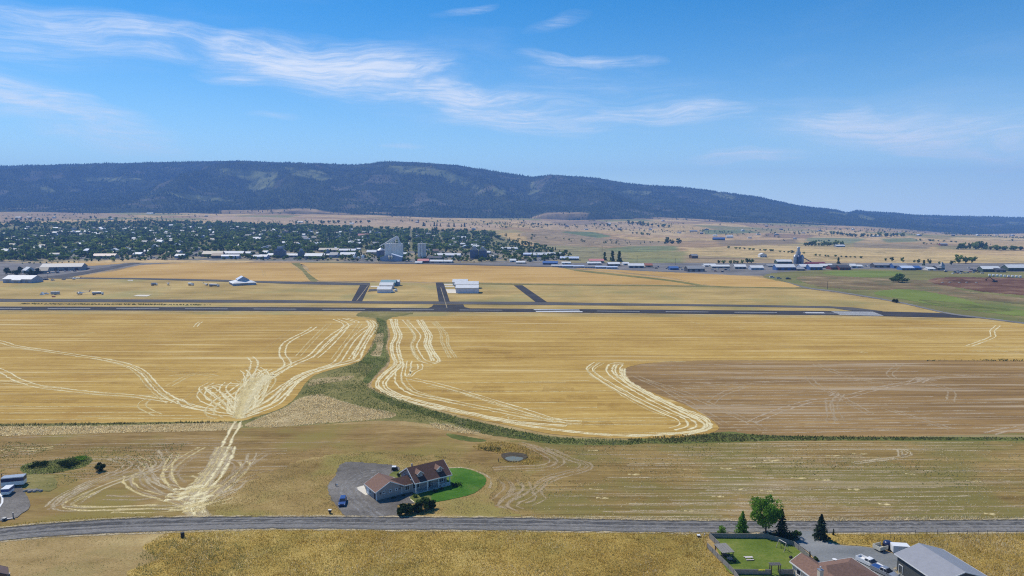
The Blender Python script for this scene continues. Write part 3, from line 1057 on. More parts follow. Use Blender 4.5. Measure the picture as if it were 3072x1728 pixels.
sheet('upper_wheat', [(1720, 804), (1900, 812), (2200, 826), (2300, 836), (2400, 860), (2300, 862), (2140, 857), (2000, 832), (1850, 815)], M['golden_far'], jit=.6)
sheet('upper_wheat', [(120, 782), (300, 778), (420, 780), (350, 792), (250, 798), (170, 792)], M['golden_far'], jit=.6)
sheet('field_ditch', [(870, 786), (895, 786), (920, 815), (952, 842), (930, 842), (905, 812)], M['ditch_grass'], jit=.6)
sheet('field_ditch', [(1690, 803), (1760, 812), (2000, 838), (2110, 855), (2130, 858), (2090, 857), (1990, 842), (1750, 816)], M['ditch_grass'], jit=.4)
sheet('scrub', [(2390, 832), (2500, 830), (2700, 838), (2870, 845), (2880, 870), (3100, 900), (3100, 915), (2850, 890), (2700, 872), (2560, 868), (2450, 858)], M['scrub'], jit=2)
sheet('bright_pasture', [(2620, 880), (2720, 868), (2860, 890), (2970, 920), (3090, 935), (3090, 950), (2900, 930), (2720, 900)], M['bright_pasture'], jit=2)
sheet('green_field', [(2470, 816), (2560, 812), (2690, 815), (2700, 826), (2600, 832), (2500, 826)], M['bright_pasture'], jit=1)
sheet('dirt_lot', [(2790, 838), (2900, 832), (3300, 845), (3300, 895), (3000, 880), (2870, 862), (2800, 850)], M['red_dirt'], jit=1.5)
sheet('river_weeds', [(2760, 899), (2900, 912), (3040, 930), (2960, 934), (2820, 916)], M['green_strip'], jit=1.5)

# roads and the airfield paving
road = sheet('road', [(-500, 1665), (-200, 1618), (0, 1588), (217, 1568), (404, 1557), (621, 1554), (900, 1553), (1560, 1557), (2050, 1565), (2447, 1566), (3072, 1562), (3500, 1560), (3500, 1596), (3072, 1597), (2447, 1599), (2050, 1598), (1560, 1592), (1248, 1590), (900, 1588), (800, 1587), (466, 1596), (248, 1604), (109, 1613), (0, 1624), (-200, 1660), (-500, 1720)], M['road_gravel'], jit=.5)
RL = lambda f: [(-200, 1618 + 42 * f), (0, 1588 + 36 * f), (217, 1568 + 38 * f), (466, 1556 + 40 * f), (800, 1553 + 34 * f), (1250, 1555 + 35 * f), (1560, 1557 + 35 * f), (2050, 1565 + 33 * f), (2447, 1566 + 33 * f), (3072, 1562 + 35 * f), (3400, 1560 + 35 * f)]
for f_, w_, mm in ((.24, 1.0, 'gravel_dark'), (.46, .9, 'gravel_wear'), (.60, .7, 'gravel_dark'), (.80, 1.6, 'gravel_wear'), (.1, .6, 'gravel_wear'), (.70, 1.0, 'gravel_wear'), (.36, .8, 'gravel_dark')):
    ribbon('wheel_track', RL(f_), w_, M[mm], road, step=12)
for f_, w_, mm in ((-.05, 1.2, 'gravel_dark'), (1.04, 1.2, 'gravel_dark'), (-.10, .8, 'dust'), (1.10, .9, 'dust'), (.02, .8, 'gravel_dark')):
    ribbon('road_shoulder', RL(f_), w_, M[mm], road, step=12, wvar=.6)
driveway = sheet('driveway', Z2([(520, 792), (430, 690), (330, 560), (320, 430), (400, 320), (450, 210), (560, 175), (800, 190), (1060, 215), (1120, 260), (1020, 305), (1100, 360), (1500, 560), (1230, 570), (1300, 635), (1120, 650), (1090, 720), (1110, 765), (1160, 812), (1000, 815), (700, 815)]), M['gravel'], jit=2.2, step=5)
for pp, mm in (([(800, 800), (700, 720), (560, 600), (500, 500), (560, 380), (700, 300), (850, 280)], 'gravel_wear'), ([(900, 790), (760, 690), (640, 580), (590, 480), (650, 390), (800, 330)], 'gravel_wear')):
    track(Z2(pp), M[mm], driveway, 1.7, 1.1)
sheet('concrete_pad', [(1065, 1465), (1092, 1457.5), (1103, 1486), (1097, 1487)], M['concrete_pale'], smooth=False)
lawn = sheet('lawn', [(1330, 1408), (1349, 1406), (1388, 1406), (1426, 1416), (1454, 1431), (1459, 1442), (1450, 1461), (1417, 1483), (1368, 1496), (1310, 1507), (1288, 1505), (1270, 1490), (1240, 1480), (1300, 1430)], M['lawn'], jit=1.1)
sheet('garden_bed', [(1168, 1430), (1172, 1422), (1182, 1416), (1205, 1412), (1215, 1425), (1200, 1436)], M['green_strip'], jit=.3)
sheet('planting_bed', [(1229, 1494), (1250, 1484), (1290, 1490), (1288, 1510), (1250, 1512), (1240, 1503)], M['green_strip'], jit=.3)
ribbon('bed_edging', [(1229, 1493), (1234, 1502), (1244, 1509), (1256, 1512)], .35, M['straw_bright'], driveway, jit=.02, wvar=0)
ribbon('worn_path', [(1345, 1405), (1392, 1404), (1432, 1414), (1462, 1430), (1475, 1446), (1468, 1465)], 1.1, M['dust'], dry_yard)
yard = sheet('yard', [(-300, 1440), (12, 1444), (40, 1458), (62, 1462), (76, 1480), (86, 1500), (90, 1522), (66, 1542), (30, 1560), (-100, 1580), (-300, 1640)], M['gravel'], jit=.8)
runway = sheet('runway', [(-500, 917), (0, 920.4), (800, 922), (1284, 925), (1296, 920), (1300, 914), (1390, 914), (1394, 922), (1410, 925.6), (1500, 926), (2200, 931.5), (2560, 934), (2637, 934.5), (2843, 940), (2935, 954.5), (2800, 952.5), (2494, 946), (2200, 943), (1500, 936), (800, 933), (0, 931), (-500, 929)], M['asphalt'], smooth=False)
sheet('taxiway', [(-500, 896), (0, 897), (800, 900), (1055, 903), (1087, 904), (1316, 904.5), (1349, 905), (1606, 906), (1641, 907), (2200, 914.5), (2480, 919), (2560, 923), (2650, 934.2), (2560, 933.8), (2500, 925), (2200, 920), (1500, 914), (800, 908.5), (0, 906), (-500, 904)], M['old_asphalt'], smooth=False)
sheet('taxiway', [(1082, 853), (1110, 853), (1086.6, 903.6), (1055, 902.6)], M['asphalt'], smooth=False)
sheet('taxiway', [(1307, 848), (1330, 848), (1337, 868), (1349, 904.6), (1316, 904.2)], M['asphalt'], smooth=False)
sheet('taxiway', [(1541, 856), (1567, 856), (1641, 906.6), (1606, 905.6)], M['asphalt'], smooth=False)
sheet('airport_road', [(150, 832), (400, 834), (700, 840), (768, 843), (1000, 847), (1110, 849), (1110, 856), (1080, 856), (900, 853), (760, 848), (690, 846), (400, 838), (150, 836)], M['old_asphalt'], smooth=False)
sheet('airport_road', [(1330, 848), (1600, 852), (2000, 856), (2300, 862), (2420, 863), (2420, 866), (2300, 865), (2000, 859), (1600, 855), (1330, 852)], M['ditch_grass'], smooth=False)
sheet('lane', [(2290, 827), (2300, 828), (2417, 861), (2505, 873), (2691, 904), (2843, 938), (2979, 956), (3200, 985), (3200, 989), (2979, 960), (2843, 942), (2691, 908), (2505, 876.5), (2417, 865), (2340, 840)], M['road_gravel'], jit=.3)
sheet('town_road', [(130, 832), (250, 815), (330, 800), (420, 784), (450, 783), (360, 802), (260, 822), (190, 834)], M['old_asphalt'], jit=.2)
sheet('service_road', [(420, 783), (620, 782), (900, 785), (1300, 790), (1700, 800), (1700, 803), (1300, 793.5), (900, 788), (620, 786), (440, 788)], M['old_asphalt'], smooth=False)
for pp in ([(1113, 858), (1138, 858), (1137, 861.5), (1111, 861.5)], [(1108, 868), (1132, 867), (1130, 873), (1104, 875)]):
    sheet('apron', pp, M['concrete_pale'] if pp[0][1] < 860 else M['old_asphalt'], smooth=False)
for pp in ([(1332, 852), (1360, 852), (1361, 855), (1333, 855)], [(1334, 858), (1362, 858), (1363, 861), (1335, 861)], [(1337, 868.5), (1366, 868.5), (1370, 880), (1343, 880)]):
    sheet('apron', pp, M['concrete_pale'], smooth=False)
sheet('helipad', ZA([(1330, 338), (1465, 338), (1420, 354), (1285, 350)]), M['concrete_pale'], smooth=False)
sheet('helipad', ZA([(1235, 194), (1287, 194), (1283, 201), (1232, 201)]), M['concrete_pale'], smooth=False)


def rw_y(x, f):
    top = np.interp(x, [-500, 0, 800, 1500, 2200, 2637, 2843], [917, 920.4, 922, 926, 931.5, 934.5, 940])
    bot = np.interp(x, [-500, 0, 800, 1500, 2200, 2494, 2800], [929, 931, 933, 936, 943, 946, 952.5])
    return top + (bot - top) * f


def paint(x0, x1, f0, f1, m='white_paint', skew=0.0):
    sheet('runway_marking', [(x0, rw_y(x0, f0)), (x1, rw_y(x1, f0)), (x1 + skew, rw_y(x1 + skew, f1)), (x0 + skew, rw_y(x0 + skew, f1))], M[m], z=.19, smooth=False, parent=runway)


for i in range(-2, 13):
    x0 = 143 + 206 * i
    if -200 < x0 < 1560 or 1700 < x0 < 2440:
        paint(x0, x0 + 128, .46, .54, 'faded_line')
paint(1600, 1737, .20, .36, 'white_paint', 3)
paint(1606, 1746, .66, .84, 'white_paint', 3)
paint(2415, 2472, .35, .60, 'white_paint', 3)
for i in range(8):
    f0 = .10 + i * .105
    paint(2494 + i * 3.5, 2620 + i * 4.2, f0, f0 + .06, 'worn_white_paint', 1)
ribbon('edge_line', [(-300, 894.5), (0, 895.5), (800, 898), (1050, 901)], 1.6, M['rut_dark'], runway, step=30)
ribbon('edge_line', [(-300, 932.5), (0, 933.2), (800, 935.5), (1500, 938.5), (2200, 945.5), (2494, 948.5), (2800, 955)], 2.6, M['dust'], runway, step=30)
ribbon('edge_line', [(-300, 918), (0, 919.2), (800, 920.5), (1270, 923)], 2.2, M['dust'], runway, step=30)
for a_, b_ in (((1105, 856), (1070, 903)), ((1322, 862), (1341, 924)), ((1560, 859), (1624, 906))):
    ribbon('centre_line', [a_, ((a_[0] + b_[0]) / 2, (a_[1] + b_[1]) / 2), b_], .8, M['dust'], runway, jit=.02, wvar=.05)

# ================================================================== WHEEL TRACKS AND SWATHS
SB, SM, SF, DU, DF_ = M['straw_bright'], M['straw_mid'], M['straw_faint'], M['dust'], M['dust_faint']
wl = wheat_field
for pp, mm, gp, wd in [
    ([(-300, 150), (0, 225), (100, 255), (300, 285), (500, 315), (700, 345), (850, 385), (930, 430), (980, 490), (1040, 550), (1120, 600), (1200, 630), (1350, 670)], SB, 3.0, 1.0),
    ([(-300, 170), (0, 245), (150, 270), (400, 300), (600, 330), (800, 375), (900, 430), (960, 500), (1030, 570), (1100, 620)], SM, 3.0, .8),
    ([(-300, 300), (0, 410), (100, 465), (250, 515), (450, 540), (650, 560), (850, 575), (1000, 595), (1100, 610)], SB, 3.0, .9),
    ([(-300, 450), (0, 485), (200, 505), (400, 530), (600, 560), (800, 572), (980, 580)], SM, 3.0, .8),
    ([(1530, 690), (1560, 600), (1620, 500), (1700, 460), (1850, 380), (1820, 310), (1830, 250), (1880, 210), (1980, 160), (2025, 130)], SB, 3.4, 1.3),
    ([(1530, 690), (1600, 560), (1750, 450), (1880, 375), (2000, 320), (2080, 240), (2150, 180), (2230, 120), (2160, 80)], SB, 3.4, 1.3),
    ([(2030, 330), (2100, 270), (2180, 190), (2240, 120), (2300, 100), (2220, 75)], SB, 3.2, 1.2),
    ([(1550, 690), (1700, 600), (1850, 500), (1980, 430), (2150, 370), (2200, 320), (2260, 230), (2330, 160), (2390, 120), (2370, 90)], SB, 3.4, 1.1),
    ([(1560, 700), (1750, 610), (1880, 490), (1950, 440), (2100, 390), (2280, 345), (2310, 300), (2350, 220), (2410, 130), (2380, 90)], SB, 4.0, 1.4),
    ([(1570, 705), (1700, 660), (1780, 620), (1850, 540), (1920, 470), (2050, 410), (2300, 345)], SB, 3.6, 1.3),
    ([(2260, 340), (2290, 300), (2340, 220), (2400, 120)], SB, 3.0, 1.1),
    ([(1610, 325), (1640, 360), (1620, 430), (1610, 460), (1600, 560), (1550, 680)], SB, 3.4, 1.1),
    ([(1530, 690), (1450, 600), (1340, 515)], SB, 3.2, 1.3),
    ([(1520, 700), (1400, 690), (1350, 670), (1400, 610), (1480, 560), (1560, 500)], SB, 3.2, 1.0),
    ([(1410, 720), (1350, 690), (1370, 640), (1450, 610), (1600, 520)], SM, 3.0, .9),
    ([(1560, 500), (1400, 510), (1300, 550), (1310, 600), (1400, 640)], SB, 3.0, .9),
    ([(1020, 700), (920, 650), (930, 610), (1000, 590), (1060, 560)], SM, 2.8, .8),
    ([(1090, 510), (1250, 435), (1390, 450)], SM, 2.8, .8),
    ([(1200, 600), (1350, 470), (1480, 440), (1700, 360)], SF, 2.8, .8),
    ([(1250, 630), (1330, 540), (1500, 470), (1800, 390)], SF, 2.8, .8),
    ([(1690, 300), (1800, 210), (1950, 110)], SF, 2.8, .8),
    ([(1920, 320), (2010, 220), (2120, 110)], SM, 2.8, .8),
    ([(2150, 340), (2230, 230), (2320, 110)], SM, 2.8, .8),
    ([(1260, 130), (1275, 110), (1295, 98)], SB, 2.4, 1.0),
    ([(1080, 620), (1150, 600), (1200, 640), (1300, 660), (1400, 665)], SB, 2.6, .9),
    ([(1100, 440), (1180, 445), (1250, 435)], SM, 2.6, .8),
    ([(780, 350), (1000, 380), (1150, 420), (1300, 450)], SF, 2.6, .8),
    ([(480, 190), (560, 170), (600, 172)], SM, 2.4, .8), ([(420, 155), (490, 148)], SF, 2.4, .8), ([(1240, 275), (1300, 272)], SF, 2.4, .8), ([(930, 118), (1000, 116)], SM, 2.4, .8),
]:
    track(FA(pp), mm, wl, gp, wd)
rr = random.Random(5)
for i in range(25):   # the fan of lorry tracks at the field gate
    if i < 20:
        ex = rr.uniform(1560, 1760)
        ey = rr.uniform(440, 540)
    else:
        ex, ey = rr.uniform(1280, 1560), rr.uniform(500, 640)
    mx_, my_ = (1540 + ex) / 2 + rr.uniform(-60, 60), (700 + ey) / 2 + rr.uniform(-30, 40)
    track(FA([(1540 + rr.uniform(-20, 20), 715), (1545, 690), (mx_, my_), (ex, ey), (ex + rr.uniform(-60, 90), ey - rr.uniform(0, 60))]), SB if i % 3 else SM, wl, 2.8, .9)
for k in range(9):
    dx = rr.uniform(-22, 22)
    ribbon('straw_swath', FA([(1540 + dx, 722), (1555 + dx, 660), (1590 + dx * 1.6, 580), (1640 + dx * 2.2, 500), (1690 + dx * 3, 450)]), rr.uniform(1.5, 3), SB if k % 2 else SM, wl)
for (x0, x1, y) in [(0, 140, 641), (0, 1010, 685), (0, 550, 728), (630, 1400, 722), (0, 900, 645), (0, 600, 500), (1000, 1500, 310), (480, 1100, 207), (0, 300, 168), (300, 800, 412), (200, 900, 440), (500, 1300, 705), (0, 800, 560), (0, 500, 600), (680, 1300, 186)]:
    ribbon('straw_swath', FA([(x0, y + 2), ((x0 + x1) / 2, y), (x1, y - 2)]), .9, SM if y > 600 else SF, wl, step=20)
we = wheat_field_east
for pp, mm, gp, wd in [
    ([(370, 80), (385, 130), (400, 190), (375, 250), (385, 320), (400, 370), (330, 430), (285, 490), (300, 530), (400, 580), (600, 640), (900, 700), (1150, 750), (1400, 790), (1800, 830), (2100, 825), (2350, 800), (2420, 765), (2380, 710), (2200, 640), (2000, 540), (1880, 460), (1870, 400)], SB, 1.2, 1.2),
    ([(405, 80), (410, 130), (435, 190), (415, 250), (430, 330), (440, 370), (380, 430), (330, 500), (400, 560), (600, 620), (900, 690), (1200, 745), (1500, 770)], SB, 1.4, 1.2),
    ([(460, 85), (500, 130), (545, 190), (520, 250), (545, 310), (580, 350), (650, 370)], SB, 3.4, 1.0),
    ([(480, 85), (490, 130), (525, 190), (505, 250), (525, 310), (560, 350)], SM, 1.4, 1.0),
    ([(540, 85), (570, 130), (600, 190), (590, 240), (620, 300), (640, 350)], SB, 1.2, 1.2),
    ([(570, 85), (600, 140), (630, 190), (620, 240), (650, 300), (680, 350), (640, 368)], SB, 1.2, 1.2),
    ([(640, 100), (690, 160), (700, 230), (750, 330)], SM, 1.2, .9), ([(660, 95), (730, 180), (740, 250), (790, 330)], SM, 1.2, .9),
    ([(440, 370), (420, 430), (430, 500), (520, 560), (700, 600), (1000, 660), (1300, 720), (1500, 740)], SB, 3.0, 1.0),
    ([(490, 350), (480, 450), (520, 420), (560, 400), (555, 370)], SB, 2.4, .9),
    ([(450, 460), (480, 510), (560, 560), (900, 640), (1200, 700), (1450, 745)], SM, 2.6, .9),
    ([(500, 465), (700, 510), (1000, 600), (1200, 660), (1450, 735), (1600, 745)], SB, 3.2, .9),
    ([(620, 510), (800, 550), (1000, 610), (1250, 690), (1450, 740)], SM, 2.4, .8),
    ([(400, 380), (560, 395), (640, 385)], SM, 2.4, .8),
    ([(1700, 360), (1650, 400), (1700, 450), (1850, 540), (2000, 620), (2150, 690), (2230, 720), (2255, 765), (2180, 790)], SB, 3.0, 1.0),
    ([(1730, 360), (1660, 420), (1800, 520), (2000, 640), (2150, 700)], SM, 3.0, .9),
    ([(1870, 370), (1800, 370), (1780, 420), (1850, 480), (1950, 540), (2100, 620), (2250, 690), (2350, 740), (2360, 780), (2300, 800)], SB, 3.0, 1.2),
    ([(1860, 440), (1900, 490), (2000, 550), (2150, 625), (2300, 700), (2400, 750), (2400, 790), (2250, 825)], SB, 2.0, 1.1),
    ([(1850, 375), (1830, 400), (1850, 450), (1940, 520)], SB, 2.4, .9),
    ([(840, 630), (850, 650), (900, 640)], SF, 2.4, .8), ([(1110, 730), (1110, 705), (1180, 710)], SM, 2.4, .8), ([(530, 580), (590, 575)], SF, 2.4, .8),
    ([(340, 110), (345, 180), (360, 200)], SF, 2.2, .8),
]:
    track(FB(pp), mm, we, gp, wd)
for pp, mm in (([(2410, 122), (2370, 160), (2380, 190), (2330, 215), (2220, 255)], SB), ([(2200, 257), (2400, 260), (2700, 262)], SM), ([(2230, 285), (2700, 290)], SM), ([(430, 100), (470, 105), (510, 112)], SM),
               ([(990, 250), (1060, 265)], SF), ([(1490, 285), (1560, 300)], SM), ([(2460, 295), (2560, 300)], SM), ([(720, 135), (780, 142)], SM), ([(900, 105), (950, 103)], SM), ([(330, 188), (420, 195)], SF)):
    track(FC(pp), mm, we, 2.6, .9)
for (x0, x1, y) in [(850, 1700, 126), (2000, 2400, 131), (650, 1500, 490), (1200, 1650, 480), (650, 1450, 548), (1400, 1900, 545), (1000, 1700, 655), (1150, 2150, 720), (1500, 2200, 738), (1500, 2150, 760), (1700, 2200, 815), (900, 1500, 620)]:
    ribbon('straw_swath', FB([(x0, y + 3), ((x0 + x1) / 2, y), (x1, y - 3)]), .9, SM if y > 470 else SF, we, step=20)
for (x0, x1, y) in [(0, 700, 132), (1100, 1500, 160), (1500, 2300, 195), (1000, 2200, 252), (1450, 2300, 285), (600, 1100, 320), (0, 400, 352)]:
    ribbon('straw_swath', FC([(x0, y - 2), ((x0 + x1) / 2, y), (x1, y + 2)]), 1.1, SF if y < 350 else SM, we, step=20)
# darker, thinner crop between the swaths
for (x0, x1, y) in [(800, 1150, 295), (1100, 1300, 325), (850, 1000, 275), (900, 1100, 520), (1350, 1550, 530), (1500, 1700, 585), (1700, 1850, 635), (1600, 1800, 755), (1000, 1500, 600), (700, 1100, 545)]:
    ribbon('thin_crop', FB([(x0, y), ((x0 + x1) / 2, y + 2), (x1, y)]), 6.0, M['rut_dark'], we, step=20)
for (x0, x1, y) in [(700, 1000, 495), (1150, 1400, 425), (1350, 1700, 400), (900, 1200, 520), (1900, 2300, 360), (0, 500, 610), (1700, 2000, 300)]:
    ribbon('thin_crop', FA([(x0, y), ((x0 + x1) / 2, y + 2), (x1, y)]), 5.0, M['rut_dark'], wl, step=20)

bf = bpy.data.objects['brown_field']
for pp, mm, gp in [([(820, 745), (1000, 670), (1200, 610), (1400, 590), (1600, 535), (1800, 495), (2000, 460), (2300, 445), (2700, 438)], 'soil_line', 3.0),
                   ([(360, 530), (700, 500), (1000, 480), (1200, 475), (2000, 465)], 'dust_faint', 2.4), ([(560, 620), (640, 560), (800, 510)], 'dust_faint', 3),
                   ([(1190, 450), (1230, 500), (1350, 560), (1600, 700)], 'dust_faint', 3), ([(100, 460), (400, 560), (600, 650), (800, 740), (900, 790)], 'dust_faint', 3),
                   ([(60, 440), (250, 530), (450, 640), (650, 760)], 'dust_faint', 3), ([(1320, 600), (1330, 690), (1330, 750)], 'dust_faint', 2.6), ([(1400, 740), (1350, 640), (1400, 560)], 'dust_faint', 2.6),
                   ([(1780, 370), (1710, 430), (1740, 460)], 'dust_faint', 2.6), ([(1950, 490), (2100, 540), (2100, 610)], 'dust_faint', 2.8), ([(1230, 370), (1450, 450), (1700, 490), (2000, 470)], 'dust_faint', 3.4),
                   ([(1330, 545), (1370, 560), (1340, 580)], 'soil_line', 2.4), ([(1850, 490), (1900, 460), (1950, 465), (1900, 490)], 'soil_line', 2.2), ([(1700, 660), (1950, 740), (2110, 790)], 'dust_faint', 2.6),
                   ([(500, 495), (560, 490)], 'soil_line', 2.2), ([(2350, 820), (2450, 795), (2550, 780)], 'soil_line', 2.6), ([(350, 610), (420, 600)], 'soil_line', 2.2)]:
    track(FC(pp), M[mm], bf, gp, .9)
for k, y in enumerate(range(375, 820, 18)):
    x0 = 60 + max(0, (y - 420)) * 1.4 + (k * 137) % 300
    x1 = min(2800, x0 + 900 + (k * 271) % 1300)
    ribbon('soil_ridge', FC([(x0, y + 8), ((x0 + x1) / 2, y), (x1, y - 12)]), .8 + (k % 3) * .3, M['dust_faint' if k % 3 else 'soil_line'], bf, step=25)
# the lower fields
of = old_field
trunk = [(2170, 0), (2100, 150), (2000, 300), (1900, 430), (1850, 550), (1900, 640), (1960, 690)]
track(FA([(1545, 715), (1525, 760), (1490, 820), (1450, 905)]), SB, of, 2.4, 1.1)
for k in range(5):
    track(Z1([(x + (k - 2) * 22, y) for x, y in trunk]), SM if k % 2 else DU, of, 2.2, 1.3)
track(Z1([(2240, 0), (2190, 120), (2080, 300), (1960, 440), (1900, 560), (1930, 650)]), SB, of, 2.4, 1.2)
loops = [[(1080, 110), (1200, 150), (1220, 200), (1000, 300), (700, 440), (560, 550), (600, 600), (900, 605), (1300, 590), (1750, 590)],
         [(1300, 100), (1420, 170), (1400, 250), (1100, 350), (800, 480), (650, 555), (700, 590), (1000, 600), (1500, 580)],
         [(1180, 90), (1300, 150), (1290, 210), (1050, 300), (750, 430), (600, 530)],
         [(1480, 90), (1550, 170), (1350, 260), (1000, 390), (800, 500), (720, 560)],
         [(2350, 140), (2370, 200), (2250, 330), (2050, 480), (1990, 560)], [(2200, 130), (2300, 170), (2280, 260), (2100, 400), (1980, 520)],
         [(2440, 60), (2400, 160), (2250, 300), (2080, 440)], [(1240, 280), (1240, 350), (1350, 430), (1600, 500), (1800, 560)],
         [(1310, 290), (1310, 350), (1420, 430), (1650, 500), (1820, 560)], [(1430, 280), (1500, 370), (1650, 450), (1820, 540)],
         [(1650, 350), (1600, 280), (1680, 180), (1800, 90), (1950, 10)], [(1750, 360), (1680, 280), (1740, 180), (1850, 100)],
         [(1360, 170), (1450, 280), (1560, 360), (1750, 430), (1850, 500)], [(1880, 270), (1960, 310), (1850, 380)],
         [(2576, 250), (2400, 310), (2200, 400), (2000, 520)], [(2576, 310), (2400, 390), (2200, 450), (2020, 540)], [(2440, 430), (2300, 500), (2050, 560)],
         [(1000, 320), (700, 460), (520, 570), (440, 600)], [(900, 330), (600, 480), (480, 580)], [(1800, 590), (1500, 620), (1100, 620)], [(1000, 490), (1300, 500), (1700, 470)],
         [(2330, 330), (2250, 420), (2100, 470)], [(1700, 60), (1620, 200), (1640, 330), (1720, 420)], [(2576, 60), (2350, 210), (2150, 370)],
         [(1560, 30), (1620, 120), (1560, 200), (1300, 300)], [(0, 60), (120, 20), (330, 30), (520, 10)], [(0, 95), (150, 60), (360, 60)]]
for k, pp in enumerate(loops):
    track(Z1(pp), (DU, SM, DF_)[k % 3], of, 2.3, .9)
rr = random.Random(9)
for i in range(16):
    x, y = rr.uniform(1700, 2060), rr.uniform(380, 640)
    ribbon('straw_swath', Z1([(x - 120, y + 12), (x, y), (x + 110, y - 30)]), 1.8, SM if i % 2 else SB, of)
for pp in ([(880, 220), (1000, 280), (1080, 330), (1020, 370), (850, 380), (650, 390)], [(1050, 250), (1200, 320), (1330, 380), (1050, 470), (900, 580), (780, 640), (850, 680)], [(1000, 240), (1160, 310), (1300, 375), (1050, 450), (950, 520)],
           [(700, 450), (760, 520), (660, 630), (720, 680)], [(800, 470), (830, 540), (720, 640), (780, 690)], [(880, 480), (890, 540), (770, 600), (700, 660)], [(1000, 480), (960, 560), (1000, 600), (900, 640)], [(840, 210), (980, 250), (1130, 330), (1060, 385), (880, 395)]):
    track(Z4(pp), DF_, olive_field, 2.2, .8)
rr = random.Random(12)
for k in range(46):
    y = 1332 + k * 5 + rr.uniform(-2, 2)
    x0 = rr.uniform(1640, 2300) + max(0, 40 - k) * 2
    x1 = min(3300, x0 + rr.uniform(300, 1000))
    ribbon('soil_ridge', [(x0, y), ((x0 + x1) / 2, y + rr.uniform(-2, 2)), (x1, y + rr.uniform(-4, 3))], rr.uniform(.4, .9), M['dust_faint' if k % 4 else 'dust'], olive_field, step=25)
for k in range(22):
    x, y = rr.uniform(1650, 3000), rr.uniform(1340, 1550)
    ribbon('straw_swath', [(x, y), (x + rr.uniform(10, 25), y + rr.uniform(-1, 2)), (x + rr.uniform(28, 45), y + rr.uniform(-1, 2))], rr.uniform(.6, 1.1), SM, olive_field)
track([(2560, 1560 - 170), (2720, 1368), (2716, 1350), (2700, 1350), (2702, 1370)], DU, olive_field, 1.2, .8)
for k in range(26):
    y = 1308 + k * 5 + rr.uniform(-2, 2)
    x0 = rr.uniform(-100, 500)
    x1 = x0 + rr.uniform(200, 600)
    ribbon('soil_ridge', [(x0, y + 4), ((x0 + x1) / 2, y), (x1, y - 3)], rr.uniform(.4, .9), M['dust_faint'], of, step=25)
track(ZA([(560, 278), (900, 298), (1200, 318), (1600, 330)]), SM, bpy.data.objects['airfield_grass'], 2.4, 1.2)
track(ZA([(1640, 255), (1620, 300), (1540, 350)]), SF, bpy.data.objects['airfield_grass'], 2.4, 1.2)
for pp in ([(540, 40), (600, 80), (690, 150), (720, 190)], [(560, 40), (630, 80), (730, 160), (750, 190)], [(650, 60), (750, 120), (860, 190)], [(290, 100), (300, 160)]):
    track(ZB(pp), SF, bpy.data.objects['upper_wheat'], 2.6, 1.6)

# ================================================================== GRASS (stuff)
leaf_mat('gold_blades', [(.39, .26, .05), (.54, .385, .09), (.69, .52, .16), (.46, .345, .075), (.75, .60, .25)], .5, tsc=.25)
leaf_mat('yard_blades', [(.32, .23, .075), (.46, .34, .12), (.60, .47, .20), (.38, .31, .09), (.68, .56, .30)], .5, tsc=.12)
leaf_mat('olive_blades', [(.22, .225, .06), (.33, .31, .10), (.45, .40, .16), (.28, .275, .085)], .5, tsc=.25)
leaf_mat('straw_blades', [(.62, .48, .22), (.80, .65, .35), (.90, .77, .48), (.54, .40, .16)], .6, tsc=.2)
leaf_mat('green_blades', [(.13, .165, .04), (.19, .22, .065), (.27, .28, .095), (.40, .36, .17)], .5, tsc=.12)
leaf_mat('hedge_blades', [(.10, .11, .03), (.15, .15, .05), (.21, .20, .075), (.32, .27, .12)], .5, tsc=.12)


def grass(name, label, poly, dens, h, w, m, clump=4.0, excl=(), lean=1.0, seed=1, thr=.0, max_n=240000):
    r = np.random.default_rng(seed)
    wp = np.array([list(P(a, b))[:2] for a, b in poly])
    x0, y0 = wp.min(0)
    x1, y1 = wp.max(0)
    n = int(min(max_n, (x1 - x0) * (y1 - y0) * dens))
    x = r.uniform(x0, x1, n)
    y = r.uniform(y0, y1, n)
    k = in_poly(x, y, [tuple(q) for q in wp])
    for e in excl:
        ew = [tuple(list(P(a, b))[:2]) for a, b in e]
        k &= ~in_poly(x, y, ew)
    cl = hash_noise(x, y, clump, seed) * .65 + hash_noise(x, y, clump * .35, seed + 3) * .35
    k &= cl + r.uniform(-.25, .25, n) > thr
    x, y, cl = x[k], y[k], cl[k]
    n = len(x)
    hh = h * (.35 + cl * .9) * r.uniform(.7, 1.25, n)
    ww = w * r.uniform(.6, 1.4, n)
    an = r.uniform(0, 6.283, n)
    la = r.uniform(0, 6.283, n)
    ll = hh * lean * r.uniform(.2, 1, n)
    v = np.zeros((n, 3, 3))
    v[:, 0] = np.stack([x - np.cos(an) * ww / 2, y - np.sin(an) * ww / 2, np.full(n, -.02)], 1)
    v[:, 1] = np.stack([x + np.cos(an) * ww / 2, y + np.sin(an) * ww / 2, np.full(n, -.02)], 1)
    v[:, 2] = np.stack([x + np.cos(la) * ll, y + np.sin(la) * ll, hh], 1)
    t = np.arange(n * 3).reshape(-1, 3)
    o = link(name, np_mesh(name, v.reshape(-1, 3), None, t), m)
    o['kind'] = 'stuff'
    tag(o, label, 'grass')
    return o


